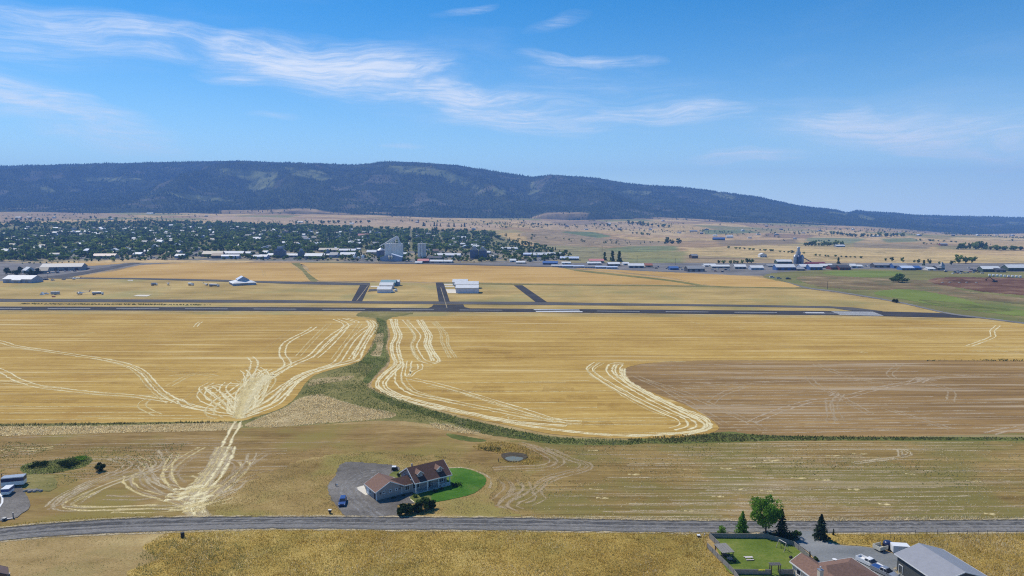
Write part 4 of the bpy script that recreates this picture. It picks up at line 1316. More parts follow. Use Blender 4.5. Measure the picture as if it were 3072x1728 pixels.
B = bpy.data.objects
MEADOW_PX = [(-100, 1650), (0, 1626), (248, 1606), (466, 1598), (800, 1590), (1248, 1593), (1560, 1595), (2050, 1600), (2128, 1600), (2118, 1630), (2200, 1730), (2230, 1770), (-100, 1770)]
VERGE_PX = [(-100, 1640), (0, 1622), (248, 1604), (500, 1600), (430, 1640), (470, 1680), (380, 1720), (400, 1790), (-100, 1790)]
grass('tall_dry_grass', 'tall golden dry grass in the meadow below the gravel road', MEADOW_PX, 17, .62, .16, M['gold_blades'], 3.2, [VERGE_PX], seed=2)
grass('green_weeds', 'olive green weeds in the meadow near the lower left corner', [(400, 1730), (430, 1640), (560, 1610), (740, 1640), (720, 1770), (400, 1770)], 9, .65, .2, M['olive_blades'], 2.5, seed=3, thr=.35)
grass('green_weeds', 'patches of olive green weeds scattered through the golden meadow', [(700, 1600), (2100, 1610), (2190, 1740), (2190, 1770), (700, 1770)], 4, .5, .2, M['olive_blades'], 5.5, seed=4, thr=.6)
grass('short_dry_grass', 'short tan grass on the verge at the lower left', VERGE_PX, 9, .22, .16, M['straw_blades'], 3, seed=5, thr=.4)
grass('verge_weeds', 'olive weeds scattered over the tan verge at the lower left', VERGE_PX, 4, .3, .2, M['olive_blades'], 5, seed=35, thr=.55)
grass('side_meadow_grass', 'tall bright golden grass behind the grey workshop', [(2500, 1604), (3300, 1601), (3300, 1780), (2900, 1780), (2830, 1700), (2735, 1650), (2640, 1640), (2520, 1628)], 14, .75, .17, M['gold_blades'], 3.0, seed=6)
HOUSE_EXCL = [Z2([(520, 800), (430, 690), (330, 560), (320, 430), (400, 320), (450, 210), (560, 175), (800, 190), (1060, 215), (1120, 260), (1500, 250), (1700, 240), (1900, 250), (2060, 330), (2090, 390), (2000, 480), (1800, 570), (1500, 640), (1300, 720), (1110, 765), (1170, 830), (600, 830)])]
grass('yard_grass', 'golden dry grass around the grey house and its gravel drive', [(640, 1548), (690, 1500), (760, 1440), (860, 1400), (960, 1370), (1120, 1355), (1330, 1370), (1470, 1395), (1510, 1450), (1480, 1500), (1540, 1545), (900, 1551)], 8, .38, .2, M['yard_blades'], 4.5, HOUSE_EXCL, seed=7, thr=.28)
grass('yard_weeds', 'yellow green weeds behind the gravel turning circle', [(960, 1385), (1060, 1360), (1220, 1356), (1340, 1376), (1200, 1392), (1000, 1392)], 5, .4, .22, M['olive_blades'], 5, HOUSE_EXCL, seed=8, thr=.45)
grass('tall_straw', 'pale straw bank along the lower edge of the left wheat field', [(-100, 1284), (0, 1281), (340, 1278), (685, 1268), (685, 1291), (400, 1298), (0, 1309), (-100, 1312)], 7, .7, .4, M['straw_blades'], 4, seed=9)
grass('tall_straw', 'wide patch of pale bleached straw beside the field gate', [(735, 1280), (770, 1258), (850, 1225), (900, 1195), (960, 1182), (1010, 1200), (1090, 1222), (1180, 1238), (1175, 1254), (1080, 1264), (960, 1272), (820, 1284)], 6, .65, .42, M['straw_blades'], 6, seed=10, thr=.25)
grass('tall_straw', 'narrow band of pale straw below the green ditch', [(1285, 1270), (1340, 1274), (1445, 1298), (1400, 1302), (1320, 1290)], 5, 1.0, .35, M['straw_blades'], 4, seed=11)
grass('ditch_grass', 'green and brown grass filling the draw between the wheat fields', [(1130, 955), (1160, 965), (1164, 1010), (1155, 1040), (1165, 1080), (1125, 1125), (1108, 1160), (1240, 1214), (1420, 1264), (1650, 1312), (1930, 1324), (1900, 1332), (1700, 1332), (1500, 1312), (1300, 1275), (1150, 1240), (1000, 1195), (905, 1185), (925, 1145), (1060, 1095), (1088, 1080), (1115, 1036)], 2.2, .7, .4, M['green_blades'], 9, seed=12, thr=.35)
grass('ditch_grass', 'deep green growth in the ditch under the curved wheat edge', strip_pts, 3, .8, .5, M['green_blades'], 7, seed=13)
grass('hedge_growth', 'dark overgrown ditch line along the foot of the brown field', [(1880, 1319), (2150, 1300), (2300, 1307), (2600, 1312), (3200, 1314), (3200, 1321), (2600, 1320), (2300, 1323), (1900, 1332)], 4, .75, .5, M['hedge_blades'], 8, seed=14, thr=.2)
grass('field_edge_growth', 'dark weeds under the lower edge of the left wheat field', [(-100, 1276), (0, 1274), (680, 1266), (680, 1269), (0, 1280), (-100, 1283)], 3, .9, .5, M['hedge_blades'], 7, seed=15, thr=.25)
grass('field_edge_growth', 'weeds along the far edge of the brown field', [(2780, 1080), (3200, 1078), (3200, 1084), (2780, 1084)], 1.2, .9, .7, M['hedge_blades'], 14, seed=16, thr=.4)
grass('verge_grass', 'pale tall grass along the upper edge of the gravel road', [(1560, 1548), (2050, 1556), (2447, 1555), (3200, 1550), (3200, 1560), (2447, 1565), (2050, 1564), (1560, 1556)], 10, .7, .22, M['straw_blades'], 5, seed=17)
grass('verge_grass', 'dry golden grass on the road shoulder left of the drive', [(-100, 1585), (0, 1575), (217, 1555), (404, 1547), (640, 1547), (1010, 1546), (1010, 1552), (640, 1553), (404, 1556), (217, 1567), (0, 1587), (-100, 1600)], 8, .45, .2, M['gold_blades'], 4, seed=18, excl=[[(540, 1540), (690, 1540), (690, 1560), (540, 1560)]])
grass('pale_grass', 'pale seed heads through the golden meadow below the road', MEADOW_PX, 4, .6, .16, M['straw_blades'], 6, [VERGE_PX], seed=31, thr=.5)
grass('pale_grass', 'bright straw coloured grass behind the workshop and old truck', [(2700, 1604), (3300, 1601), (3300, 1780), (2920, 1780), (2850, 1700), (2760, 1650)], 7, .7, .17, M['straw_blades'], 4, seed=32, thr=.35)
grass('loose_grass', 'thin dry grass fading from the house yard into the fields', [(560, 1545), (640, 1440), (800, 1370), (1000, 1335), (1300, 1340), (1560, 1390), (1620, 1470), (1600, 1552), (900, 1551)], 4, .35, .2, M['yard_blades'], 11, HOUSE_EXCL, seed=33, thr=.5)
grass('stubble', 'thin stubble and weeds on the brown field right of the grey house', [(1560, 1340), (1900, 1336), (3200, 1326), (3200, 1548), (2050, 1555), (1560, 1545), (1640, 1440)], 1.3, .28, .35, M['straw_blades'], 9, seed=19, thr=.45)
grass('field_weeds', 'olive weeds patched over the brown field above the road', [(1560, 1330), (1900, 1332), (3200, 1324), (3200, 1480), (2300, 1440), (1560, 1500)], 1.0, .35, .5, M['olive_blades'], 16, seed=20, thr=.58)
grass('field_weeds', 'olive weeds patched over the old field at the left', [(-100, 1320), (300, 1340), (560, 1330), (520, 1390), (280, 1430), (130, 1480), (60, 1440), (-100, 1430)], 2, .4, .4, M['olive_blades'], 10, seed=21, thr=.42)
grass('marsh_reeds', 'green reeds around the wet hollow at the left', [(60, 1405), (90, 1390), (180, 1380), (260, 1366), (278, 1385), (240, 1405), (150, 1422), (80, 1424)], 7, .8, .3, M['green_blades'], 5, seed=22)
grass('drive_weeds', 'grey green weeds between the lane and the road', [(2470, 1602), (2700, 1604), (2640, 1640), (2520, 1634), (2460, 1612)], 7, .4, .25, M['olive_blades'], 3.5, seed=23, thr=.35)
grass('runway_brush', 'dark brush strip between the runway and the taxiway', ZA([(190, 418), (900, 425), (1900, 432), (2050, 434), (2050, 440), (1900, 439), (900, 433), (190, 428)]), .6, 1.1, 1.3, M['hedge_blades'], 20, seed=24, thr=.3)
grass('pond_reeds', 'brown reeds ringing the small stock pond', Z4([(500, 230), (620, 200), (760, 205), (900, 240), (1000, 300), (1000, 345), (900, 365), (760, 350), (700, 330), (720, 300), (850, 300), (880, 290), (820, 280), (700, 285), (640, 270), (540, 260)]), 7, .6, .4, M['gold_blades'], 5, seed=25, thr=.2)
grass('pond_reeds', 'dark growth in the wet dip beside the pond', Z4([(560, 245), (640, 235), (720, 250), (690, 270), (610, 270)]), 8, .8, .4, M['hedge_blades'], 4, seed=26)

# the stock pond: a hollow with water
mat('bank_soil', (.07, .055, .035), .35, 1.0, .95)
m, gg, b, out = newmat('pond_water')
b.inputs['Base Color'].default_value = (.17, .18, .13, 1)
b.inputs['Roughness'].default_value = .35
pond_bank = sheet('pond_bank', Z4([(710, 296), (760, 280), (840, 282), (892, 298), (885, 322), (820, 344), (750, 337)]), M['bank_soil'], jit=.5)
pond = sheet('pond', Z4([(738, 318), (780, 308), (835, 312), (868, 318), (850, 334), (800, 341), (755, 334)]), M['pond_water'], jit=.3)

# ================================================================== TREES
leaf_mat('bright_leaves', [(.10, .21, .025), (.15, .29, .035), (.20, .36, .045), (.26, .42, .06)], .5, tsc=.4)
leaf_mat('mid_leaves', [(.05, .095, .025), (.085, .145, .035), (.12, .19, .045), (.15, .22, .06)], .4, tsc=.4)
leaf_mat('dark_leaves', [(.018, .035, .012), (.03, .055, .018), (.045, .075, .025), (.065, .10, .035)], .2, tsc=.4)
leaf_mat('pine_needles', [(.022, .04, .022), (.035, .06, .03), (.055, .085, .045), (.08, .11, .06)], .15, tsc=.6)
leaf_mat('town_leaves_a', [(.10, .165, .022), (.135, .21, .028), (.175, .26, .036), (.22, .30, .045)], .5)
leaf_mat('town_leaves_b', [(.05, .085, .018), (.075, .12, .024), (.10, .155, .03), (.13, .185, .038)], .4)
leaf_mat('town_leaves_c', [(.16, .23, .03), (.20, .275, .04), (.25, .32, .055), (.30, .36, .075)], .5)
mat('bark', (.12, .095, .07), .3, 3, .9)


def leaf_quads(pos, size, r, flat=0.0):
    n = len(pos)
    a = r.normal(0, 1, (n, 3))
    a[:, 2] *= (1 - flat)
    a /= np.maximum(np.linalg.norm(a, axis=1, keepdims=True), 1e-6)
    b_ = np.cross(a, r.normal(0, 1, (n, 3)))
    b_ /= np.maximum(np.linalg.norm(b_, axis=1, keepdims=True), 1e-6)
    s = size * r.uniform(.6, 1.35, (n, 1))
    v = np.stack([pos - a * s * .5, pos + b_ * s * .36, pos + a * s * .5, pos - b_ * s * .36], 1).reshape(-1, 3)
    return v, np.arange(n * 4).reshape(-1, 4)


def crown_pts(style, h, w, n, r, base=.15, k=22):
    """leaf positions in a crown of height h, width w standing on the ground"""
    if style == 'cone':
        t = r.uniform(0, 1, n) ** 1.35
        whorl = np.round(t * 9) / 9 + r.normal(0, .02, n)
        t = np.clip(whorl, 0, 1)
        an = r.uniform(0, 6.283, n)
        lob = (.66 + .34 * np.sin(an * 5 + t * 23)) * (.7 + .6 * hash_noise(an * 2 + 9, t * 14, 1.0, 5))
        rad = (1 - t) ** .85 * w / 2 * np.sqrt(r.uniform(.1, 1, n)) * lob + .02 * w
        z = h * (base + (1 - base) * t) - rad * .22
        return np.stack([np.cos(an) * rad, np.sin(an) * rad, z], 1)
    cen = []
    while len(cen) < k:
        q = r.uniform(-1, 1, 3)
        d = np.linalg.norm(q)
        if d < 1 and d > .35:
            if style == 'oval' and q[2] < -.6:
                continue
            cen.append(q)
    cen = np.array(cen)
    rr_ = r.uniform(.22, .40, k)
    i = r.integers(0, k, n)
    d = r.normal(0, 1, (n, 3))
    d /= np.linalg.norm(d, axis=1, keepdims=True)
    q = cen[i] * .78 + d * (rr_[i] * r.uniform(.4, 1, n) ** .5)[:, None]
    z = h * base + (h * (1 - base)) * (q[:, 2] * .5 + .5)
    taper = np.where(style == 'oval', 1.0, 1.0)
    return np.stack([q[:, 0] * w / 2 * taper, q[:, 1] * w / 2 * taper, z], 1)


def tree(name, label, base, h, w, style, n, leaf, m, seed=1, cat='tree', cbase=.15, group=None, k=22, trunk=True):
    r = np.random.default_rng(seed)
    t = thing(name, label, cat, base, 0, group)
    v, q = leaf_quads(crown_pts(style, h, w, n, r, cbase, k), leaf, r)
    link('crown', np_mesh('crown', v, q), m, t)
    if trunk:
        mb = MB()
        tr = max(.05, h * .022)
        mb.tube((0, 0, -.1), (0, 0, h * .45), tr, tr * .65, 8)
        if style == 'cone':
            mb.tube((0, 0, h * .45), (0, 0, h * .93), tr * .65, tr * .15, 7)
        else:
            for i in range(7):
                a = i * 2.4 + seed
                z0 = h * (.22 + .04 * i)
                mb.tube((0, 0, z0), (math.cos(a) * w * .3, math.sin(a) * w * .3, z0 + h * .28), tr * .45, tr * .12, 6)
        mb.build('trunk', M['bark'], t, smooth=True)
    return t


def tree_px(name, label, px, pyb, pyt, wpx, style, n, leaf, m, **kw):
    b = G(px, pyb)
    h = height_for(b, pyt)
    return tree(name, label, b, h, wpx * mpp(b), style, n, leaf, M[m], **kw)


tree_px('cottonwood_tree', 'large bright green broadleaf tree in the fenced garden corner', 2297, 1602, 1486, 104, 'round', 7000, .42, 'bright_leaves', seed=3, cbase=.10, k=30)
tree_px('spruce_tree', 'dark ragged spruce right beside the large bright green tree', 2344, 1611, 1528, 52, 'cone', 2400, .36, 'dark_leaves', seed=4, cbase=.04)
tree_px('poplar_tree', 'slim light green pyramid tree left of the large garden tree', 2226, 1603, 1535, 54, 'cone', 2600, .40, 'bright_leaves', seed=5, cbase=.03)
tree_px('pine_tree', 'dusky green pine alone beside the lane entrance', 2462, 1619, 1544, 60, 'cone', 2800, .42, 'pine_needles', seed=6, cbase=.05)
tree_px('young_conifer', 'very small dark conifer right of the lone pine', 2500, 1606, 1587, 9, 'cone', 260, .22, 'dark_leaves', seed=7)
tree_px('bush', 'small round light green bush outside the back fence', 2163, 1600, 1578, 30, 'round', 900, .26, 'bright_leaves', seed=8, cat='bush', cbase=0)
tree_px('bush', 'green shrub at the fence corner by the lane', 2386, 1624, 1586, 34, 'round', 1300, .28, 'mid_leaves', seed=9, cat='bush', cbase=0)
tree_px('bush', 'dark shrub under the ragged spruce behind the swing', 2362, 1622, 1592, 40, 'round', 1300, .28, 'dark_leaves', seed=10, cat='bush', cbase=0)
tree_px('bush', 'low dark shrub at the foot of the back fence', 2318, 1614, 1600, 30, 'round', 700, .26, 'dark_leaves', seed=11, cat='bush', cbase=0)
tree_px('cypress_tree', 'narrow dark cypress beside the brown roofed house', 2429, 1672, 1654, 9, 'cone', 420, .2, 'dark_leaves', seed=12, cbase=0)
tree_px('bush', 'round olive bush beside the brown roofed house', 2447, 1684, 1669, 18, 'round', 600, .22, 'mid_leaves', seed=13, cat='bush', cbase=0)
tree_px('bush', 'dark round bush alone in the field at the left', 300, 1413, 1385, 34, 'round', 1500, .32, 'dark_leaves', seed=14, cat='bush', cbase=0)
tree_px('bush', 'long dark willow clump in the wet hollow, left end', 115, 1400, 1386, 60, 'round', 1200, .35, 'dark_leaves', seed=15, cat='bush', cbase=0)
tree_px('bush', 'dark willow clump in the wet hollow, right end', 205, 1398, 1380, 70, 'round', 1500, .35, 'dark_leaves', seed=16, cat='bush', cbase=0)
tree_px('bush', 'bright green bush at the tip of the wet hollow', 243, 1382, 1368, 38, 'round', 800, .3, 'bright_leaves', seed=17, cat='bush', cbase=0)
for i, (x, yb, yt, w, lab) in enumerate([(1207, 1546, 1512, 32, 'dark clipped shrub at the left end of the hedge by the drive'), (1228, 1541, 1511, 34, 'second dark shrub from the left end of the drive hedge'),
                                         (1250, 1537, 1508, 34, 'third dark shrub from the left end of the drive hedge'), (1272, 1531, 1490, 40, 'tallest shrub of the hedge in front of the porch'), (1291, 1527, 1497, 30, 'dark shrub at the right end of the hedge next to the lawn')]):
    tree_px('hedge_shrub', lab, x, yb, yt, w * 1.15, 'round', 2600, .36, 'dark_leaves' if i != 3 else 'mid_leaves', seed=30 + i, cat='shrub', cbase=0, group='shrubs of the hedge by the drive', trunk=False)
for i, (x, yb, yt, w, lab) in enumerate([(1376, 1459, 1443, 26, 'dark shrub at the right corner of the porch'), (1362, 1461, 1446, 16, 'small shrub between the last porch post and the corner shrub'), (1306, 1476, 1466, 20, 'low dark shrub in front of the porch steps'), (1325, 1470, 1462, 14, 'low shrub under the right porch window'),
                                         (1197, 1430, 1418, 14, 'small green shrub behind the linking wing'), (1180, 1496, 1490, 12, 'low shrub along the garage wing wall, left'), (1210, 1489, 1483, 12, 'low shrub along the garage wing wall, right'), (1246, 1493, 1482, 18, 'pale green shrub in the kerbed planting bed')]):
    tree_px('garden_shrub', lab, x, yb, yt, w, 'round', 500, .2, 'dark_leaves' if i != 7 else 'mid_leaves', seed=50 + i, cat='shrub', cbase=0, trunk=False)

# shared far trees
VAR = []
for i in range(10):
    r = np.random.default_rng(100 + i)
    st = 'cone' if i in (3, 7) else 'round'
    wd = .5 if st == 'cone' else (.8 + .09 * (i % 4))
    v, q = leaf_quads(crown_pts(st, 1.0, wd, 120 if st == 'round' else 90, r, .06, 11), .26, r)
    me = np_mesh('crown', v, q)
    me.materials.append(M['town_leaves_b' if st == 'cone' or i % 3 == 0 else ('town_leaves_c' if i % 5 == 1 else 'town_leaves_a')])
    VAR.append((me, v, q, st))
tm = MB().tube((0, 0, -.05), (0, 0, .4), .035, .02, 5)
TRUNK = tm.mesh('trunk')
TRUNK.materials.append(M['bark'])


def far_tree(base, h, wf, var, label, group, name='tree'):
    t = thing(name, label, 'tree' if 'bush' not in name else 'bush', base, rng.uniform(0, 6.28), group)
    t.scale = (h * wf, h * wf, h)
    link('crown', VAR[var][0], None, t)
    link('trunk', TRUNK, None, t)
    return t


RVAR = [0, 1, 2, 4, 5, 6, 8, 9]


def tree_row(px0, py0, px1, py1, n, hpx, label, group, wf=1.1, jit=1.0, cone=False, name='tree'):
    for i in range(n):
        f = (i + .5) / n + rng.normal(0, .25 / n)
        b = G(px0 + (px1 - px0) * f, py0 + (py1 - py0) * f + rng.normal(0, .35) * jit)
        far_tree(b, hpx * mpp(b) * rng.uniform(.7, 1.2), wf * rng.uniform(.85, 1.2), random.choice([3, 7]) if cone else random.choice(RVAR), label, group, name)


tree_row(2872, 748, 2960, 747, 8, 20, 'dense dark tree in the left half of the grove at the right edge', 'grove trees left half', 1.2)
tree_row(2955, 750, 3066, 751, 10, 16, 'dense dark tree in the right half of the grove at the right edge', 'grove trees right half', 1.2)
tree_row(2868, 790, 2925, 789, 4, 27, 'big dark round tree in the clump above the vehicle yard', 'round trees above the vehicle yard', 1.1)
tree_row(2410, 739, 2535, 737, 13, 15, 'tree in the dense farm windbreak right of the metal tower', 'farm windbreak trees', 1.1)
tree_row(2490, 702, 2560, 711, 8, 14, 'tree in the scattered farm grove below the ridge', 'farm grove trees', 1.1)
tree_row(2565, 712, 2640, 710, 7, 12, 'tree beside the long white farm shed below the ridge', 'trees by the white farm shed', 1.1)
tree_row(2650, 711, 2715, 709, 7, 12, 'tree right of the long white farm shed below the ridge', 'trees right of the white farm shed', 1.1)
tree_row(2740, 722, 2880, 727, 8, 6, 'low dark bush in the far hedge line at the right', 'far hedge bushes', 1.8, name='bush')
tree_row(1995, 731, 2040, 731, 3, 18, 'big round tree alone in the tan fields', 'lone round trees in the fields', 1.2)
tree_row(1893, 701, 1955, 707, 6, 8, 'dark tree in the short row above the brown slope', 'short row above the brown slope', 1.2)
tree_row(1780, 676, 1850, 682, 6, 9, 'dark tree around the hillside farmhouses', 'hillside farm trees', 1.1)
tree_row(1880, 672, 2010, 684, 11, 12, 'dark tree in the hillside grove below the forest', 'hillside grove trees', 1.1)
tree_row(2180, 745, 2420, 762, 16, 7, 'bush in the hedge row below the pale field', 'hedge row below the pale field', 1.6, name='bush')
tree_row(2440, 768, 2590, 775, 10, 7, 'bush in the row between the two pale fields', 'bushes between pale fields', 1.5, name='bush')
tree_row(2640, 783, 2860, 795, 8, 13, 'tree behind the blue workshop yard', 'trees behind the blue workshop', 1.0)
tree_row(2150, 792, 2260, 790, 8, 15, 'tree along the lane behind the roadside sheds', 'trees behind the roadside sheds', 1.1)
tree_row(2330, 650, 2390, 652, 3, 5, 'small pine on the far right foothill', 'foothill pines', .9, cone=True)
for (x, yb, yt, lab) in [(1814, 781, 757, 'left of the three dark conifers behind the pink roof'), (1837, 784, 754, 'middle of the three dark conifers behind the pink roof'), (1858, 785, 755, 'slim right one of the three dark conifers behind the pink roof'), (2515, 791, 773, 'dark pointed tree above the dark red shed'), (2771, 800, 781, 'dark pointed tree right of the blue workshop')]:
    b = G(x, yb)
    far_tree(b, height_for(b, yt), 1.2, 3, lab, None, 'conifer')
tree_px('bush', 'large round green bush in the scrub beside the pasture', 2695, 847, 822, 56, 'round', 900, 1.9, 'mid_leaves', seed=70, cat='bush', cbase=0)
tree_px('bush', 'small dark bush on the edge of the bright pasture', 2685, 908, 896, 19, 'round', 400, 1.0, 'dark_leaves', seed=71, cat='bush', cbase=0)
for (x, yb, yt, w, lab) in [(22, 824, 801, 20, 'dark pointed tree left of the grey barn'), (46, 826, 808, 36, 'round green tree behind the white roofed hangar'), (60, 815, 799, 14, 'narrow dark tree above the white roof at the left'), (88, 830, 807, 28, 'dark tree beside the brown barn at the left'), (113, 822, 803, 14, 'slim tree between the two grey barns at the left'), (105, 832, 812, 14, 'dark tree at the corner of the white roofed hangar')]:
    tree_px('tree', lab, x, yb, yt, w, 'round', 260, 2.0, 'dark_leaves', seed=72 + x, cbase=.05)
tree_row(60, 792, 230, 787, 10, 5, 'small scrub bush beside the grey barns at the left', 'scrub bushes by the grey barns', 1.4, name='bush')
tree_row(250, 655, 700, 672, 16, 8, 'tree in the pasture behind the town, left half', 'pasture trees left half', 1.2)
tree_row(880, 672, 1110, 669, 14, 9, 'tree in the farm hedges behind the town', 'farm hedges behind the town', 1.2)
tree_row(1260, 678, 1400, 681, 12, 10, 'dark tree on the far edge of the town', 'far edge trees of the town', 1.1, cone=True)
tree_row(20, 660, 160, 662, 12, 7, 'tree around the hillside hamlet at the left', 'hamlet trees', 1.2)
tree_row(1620, 676, 1700, 676, 8, 5, 'bush in the dry hills right of the town', 'dry hill bushes', 1.6, name='bush')

# the town's trees: the nearest are things of their own, the rest one leafy mass
STREETS = [[(1226, 690), (1236, 690), (1248, 790), (1222, 790)], [(1108, 735), (1118, 735), (1080, 770), (1060, 770)], [(1395, 690), (1405, 690), (1425, 715), (1412, 715)], [(1314, 700), (1320, 700), (1340, 740), (1326, 740)], [(1470, 760), (1480, 758), (1520, 790), (1500, 790)]]
TREEPOLY = [(-150, 676), (0, 672), (500, 667), (800, 674), (1200, 688), (1480, 697), (1500, 716), (1430, 742), (1300, 757), (1200, 758), (1100, 752), (900, 757), (620, 755), (500, 764), (300, 772), (150, 782), (0, 786), (-150, 788)]
pts = []
cand_y = rng.uniform(1180, 3200, 20000)
cand_x = rng.uniform(-1, 0.12, 20000) * cand_y * .82
cz = T(cand_x, cand_y)
cpx, cpy = project(cand_x, cand_y, cz)
ok = in_poly(cpx, cpy, TREEPOLY)
for s_ in STREETS:
    ok &= ~in_poly(cpx, cpy, s_)
idx = np.where(ok)[0]
idx = idx[np.argsort(cand_y[idx])]
idx = idx[:: max(1, len(idx) // 4200)]
sp = in_poly(cpx, cpy, [(-100, 786), (300, 774), (620, 757), (1200, 757), (1480, 716), (1600, 730), (1720, 765), (1700, 792), (1300, 788), (620, 778), (300, 786), (0, 800)]) & (rng.uniform(0, 1, len(cpx)) < .45)
idx = np.concatenate([idx, np.where(sp & ~ok)[0]])
town_pts = np.stack([cand_x[idx], cand_y[idx], cz[idx]], 1)
hs_ = np.where(sp[idx] & ~ok[idx], .6, 1) * rng.uniform(6, 12.5, len(idx)) * np.where(rng.uniform(0, 1, len(idx)) > .9, 1.35, 1)
ZONES = [(350, 'leafy tree among the houses at the left end of town'), (700, 'leafy tree among the houses left of the dark elevators'), (1000, 'leafy tree behind the white roofed warehouses'), (1230, 'leafy tree behind the tall concrete grain elevator'), (1600, 'leafy tree right of the straight main street')]
tpx, tpy = cpx[idx], cpy[idx]
order = np.argsort(-hs_ / town_pts[:, 1])
single = set()
vis = [i for i in order if -5 < tpx[i] < 1600]
single = set(vis[:170])
sv, sq, off = [], [], 0
mats_idx = []
for i in range(len(idx)):
    vi = random.choice([0, 1, 2, 4, 5, 6, 8, 9, 0, 1, 2, 4, 5, 6, 8, 9, 3, 7])
    if i in single:
        lab = next(l for (lim, l) in ZONES if tpx[i] < lim)
        lab = ('tall ' if hs_[i] > 13 else 'low ' if hs_[i] < 10.5 else '') + ('dark pointed' if VAR[vi][3] == 'cone' else 'dark' if vi % 3 == 0 else 'pale' if vi % 5 == 1 else 'mid green') + ' ' + lab.replace('leafy ', '') + (', near the field' if town_pts[i, 1] < 1330 else ', far back' if town_pts[i, 1] > 1600 else '')
        far_tree(Vector(town_pts[i]), hs_[i], rng.uniform(1.0, 1.6), vi, lab, 'group: ' + lab)
    else:
        me, v, q, st = VAR[vi]
        a = rng.uniform(0, 6.28)
        co, si = math.cos(a), math.sin(a)
        wf = rng.uniform(1.0, 1.7)
        vv = np.stack([(v[:, 0] * co - v[:, 1] * si) * hs_[i] * wf, (v[:, 0] * si + v[:, 1] * co) * hs_[i] * wf, v[:, 2] * hs_[i]], 1) + town_pts[i]
        sv.append(vv)
        sq.append(q + off)
        off += len(v)
        mats_idx.append(np.full(len(q), (1 if st == 'cone' or vi % 3 == 0 else (2 if vi % 5 == 1 else 0))))
me = np_mesh('town_trees', np.concatenate(sv), np.concatenate(sq))
for nm in ('town_leaves_a', 'town_leaves_b', 'town_leaves_c'):
    me.materials.append(M[nm])
me.polygons.foreach_set('material_index', np.concatenate(mats_idx).astype(np.int32))
tt_ = link('town_trees', me)
tt_['kind'] = 'stuff'
tag(tt_, 'the mass of trees standing between the houses of the town', 'trees')
# scattered far bushes and trees on the farm land, too small to count
nb = 5200
bx = rng.uniform(-.8, .8, nb)
by = rng.uniform(1900, 4400, nb)
bz = T(bx * by, by)
dn = hash_noise(bx * by, by, 330, 61) * .6 + hash_noise(bx * by, by, 110, 62) * .4
bpx, bpy_ = project(bx * by, by, bz)
okb = (dn > .585) & ~in_poly(bpx, bpy_, TREEPOLY) & ((bpx < 1550) | (bpy_ < 735))
sv, sq, off = [], [], 0
for i in np.where(okb)[0]:
    v, q = VAR[random.choice(RVAR + [3, 7])][1:3]
    hgt = rng.uniform(3, 10)
    sub = rng.permutation(len(q))[:40]
    qq = q[sub]
    vv = v[qq.ravel()] * np.array([hgt * 1.3, hgt * 1.3, hgt]) + np.array([bx[i] * by[i], by[i], bz[i]])
    sv.append(vv)
    sq.append(np.arange(len(vv)).reshape(-1, 4) + off)
    off += len(vv)
fb = link('farm_bushes', np_mesh('farm_bushes', np.concatenate(sv), np.concatenate(sq)), M['town_leaves_b'])
fb['kind'] = 'stuff'
tag(fb, 'scattered dark bushes and trees over the far farm land', 'bushes')

# ================================================================== BUILDING HELPERS
mat('trim_white', (.74, .74, .72), .05, 4, .6)
mat('siding_taupe', (.36, .315, .295), .07, 3, .8, bump=.01)
mat('shingle_brown', (.095, .052, .040), .28, 2.2, .9, bump=.02)
mat('shingle_tan', (.20, .118, .086), .2, 2.2, .9, bump=.02)
mat('siding_beige', (.55, .50, .41), .07, 3, .8)
mat('metal_grey_roof', (.34, .34, .355), .06, 1.0, .45, .3)
mat('siding_grey_green', (.075, .08, .078), .12, 2.0, .7)
mat('siding_dark', (.05, .052, .06), .12, 2.0, .7)
mat('glass_dark', (.025, .03, .04), .3, 2, .08, 0, .5)
mat('wood_grey', (.25, .235, .215), .3, 4, .9)
mat('wood_dark', (.065, .058, .05), .3, 4, .9)
mat('wood_light', (.50, .40, .31), .2, 4, .85)
mat('wood_white', (.62, .56, .52), .12, 4, .8)
mat('black_plastic', (.022, .022, .022), .3, 4, .6)
mat('rubber', (.018, .018, .018), .2, 4, .9)
mat('chrome', (.55, .55, .56), .1, 3, .3, .8)
mat('car_white', (.78, .78, .77), .04, 2, .3, 0, .5)
mat('car_blue', (.035, .085, .26), .15, 2, .3, .1, .5)
mat('car_navy', (.02, .035, .10), .15, 2, .3, .1, .5)
mat('car_black', (.018, .02, .025), .15, 2, .3, .1, .5)
mat('car_silver', (.42, .43, .45), .08, 2, .3, .5, .5)
mat('car_red', (.30, .04, .03), .1, 2, .35, 0, .5)
mat('cream_paint', (.66, .61, .48), .08, 2, .5)
mat('yellow_cloth', (.75, .62, .06), .1, 2, .8)
mat('red_paint', (.33, .05, .04), .15, 2, .6)
mat('tank_white', (.76, .76, .73), .06, 1, .4)
mat('galvanised', (.36, .38, .42), .12, .15, .45, .45)
mat('bin_blue', (.085, .11, .18), .15, .1, .5, .2)
mat('elevator_grey', (.13, .14, .17), .15, .1, .7)
mat('silo_concrete', (.82, .77, .70), .14, .12, .9)
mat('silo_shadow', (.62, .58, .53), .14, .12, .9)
WALLC = {'white': (.62, .62, .60), 'grey': (.28, .28, .28), 'dark': (.065, .065, .075), 'blue': (.05, .12, .30), 'tan': (.42, .34, .24), 'brown': (.16, .10, .07), 'teal': (.10, .22, .24), 'bluegrey': (.33, .38, .48), 'red': (.17, .035, .035), 'hangar': (.60, .61, .70), 'green': (.06, .09, .07)}
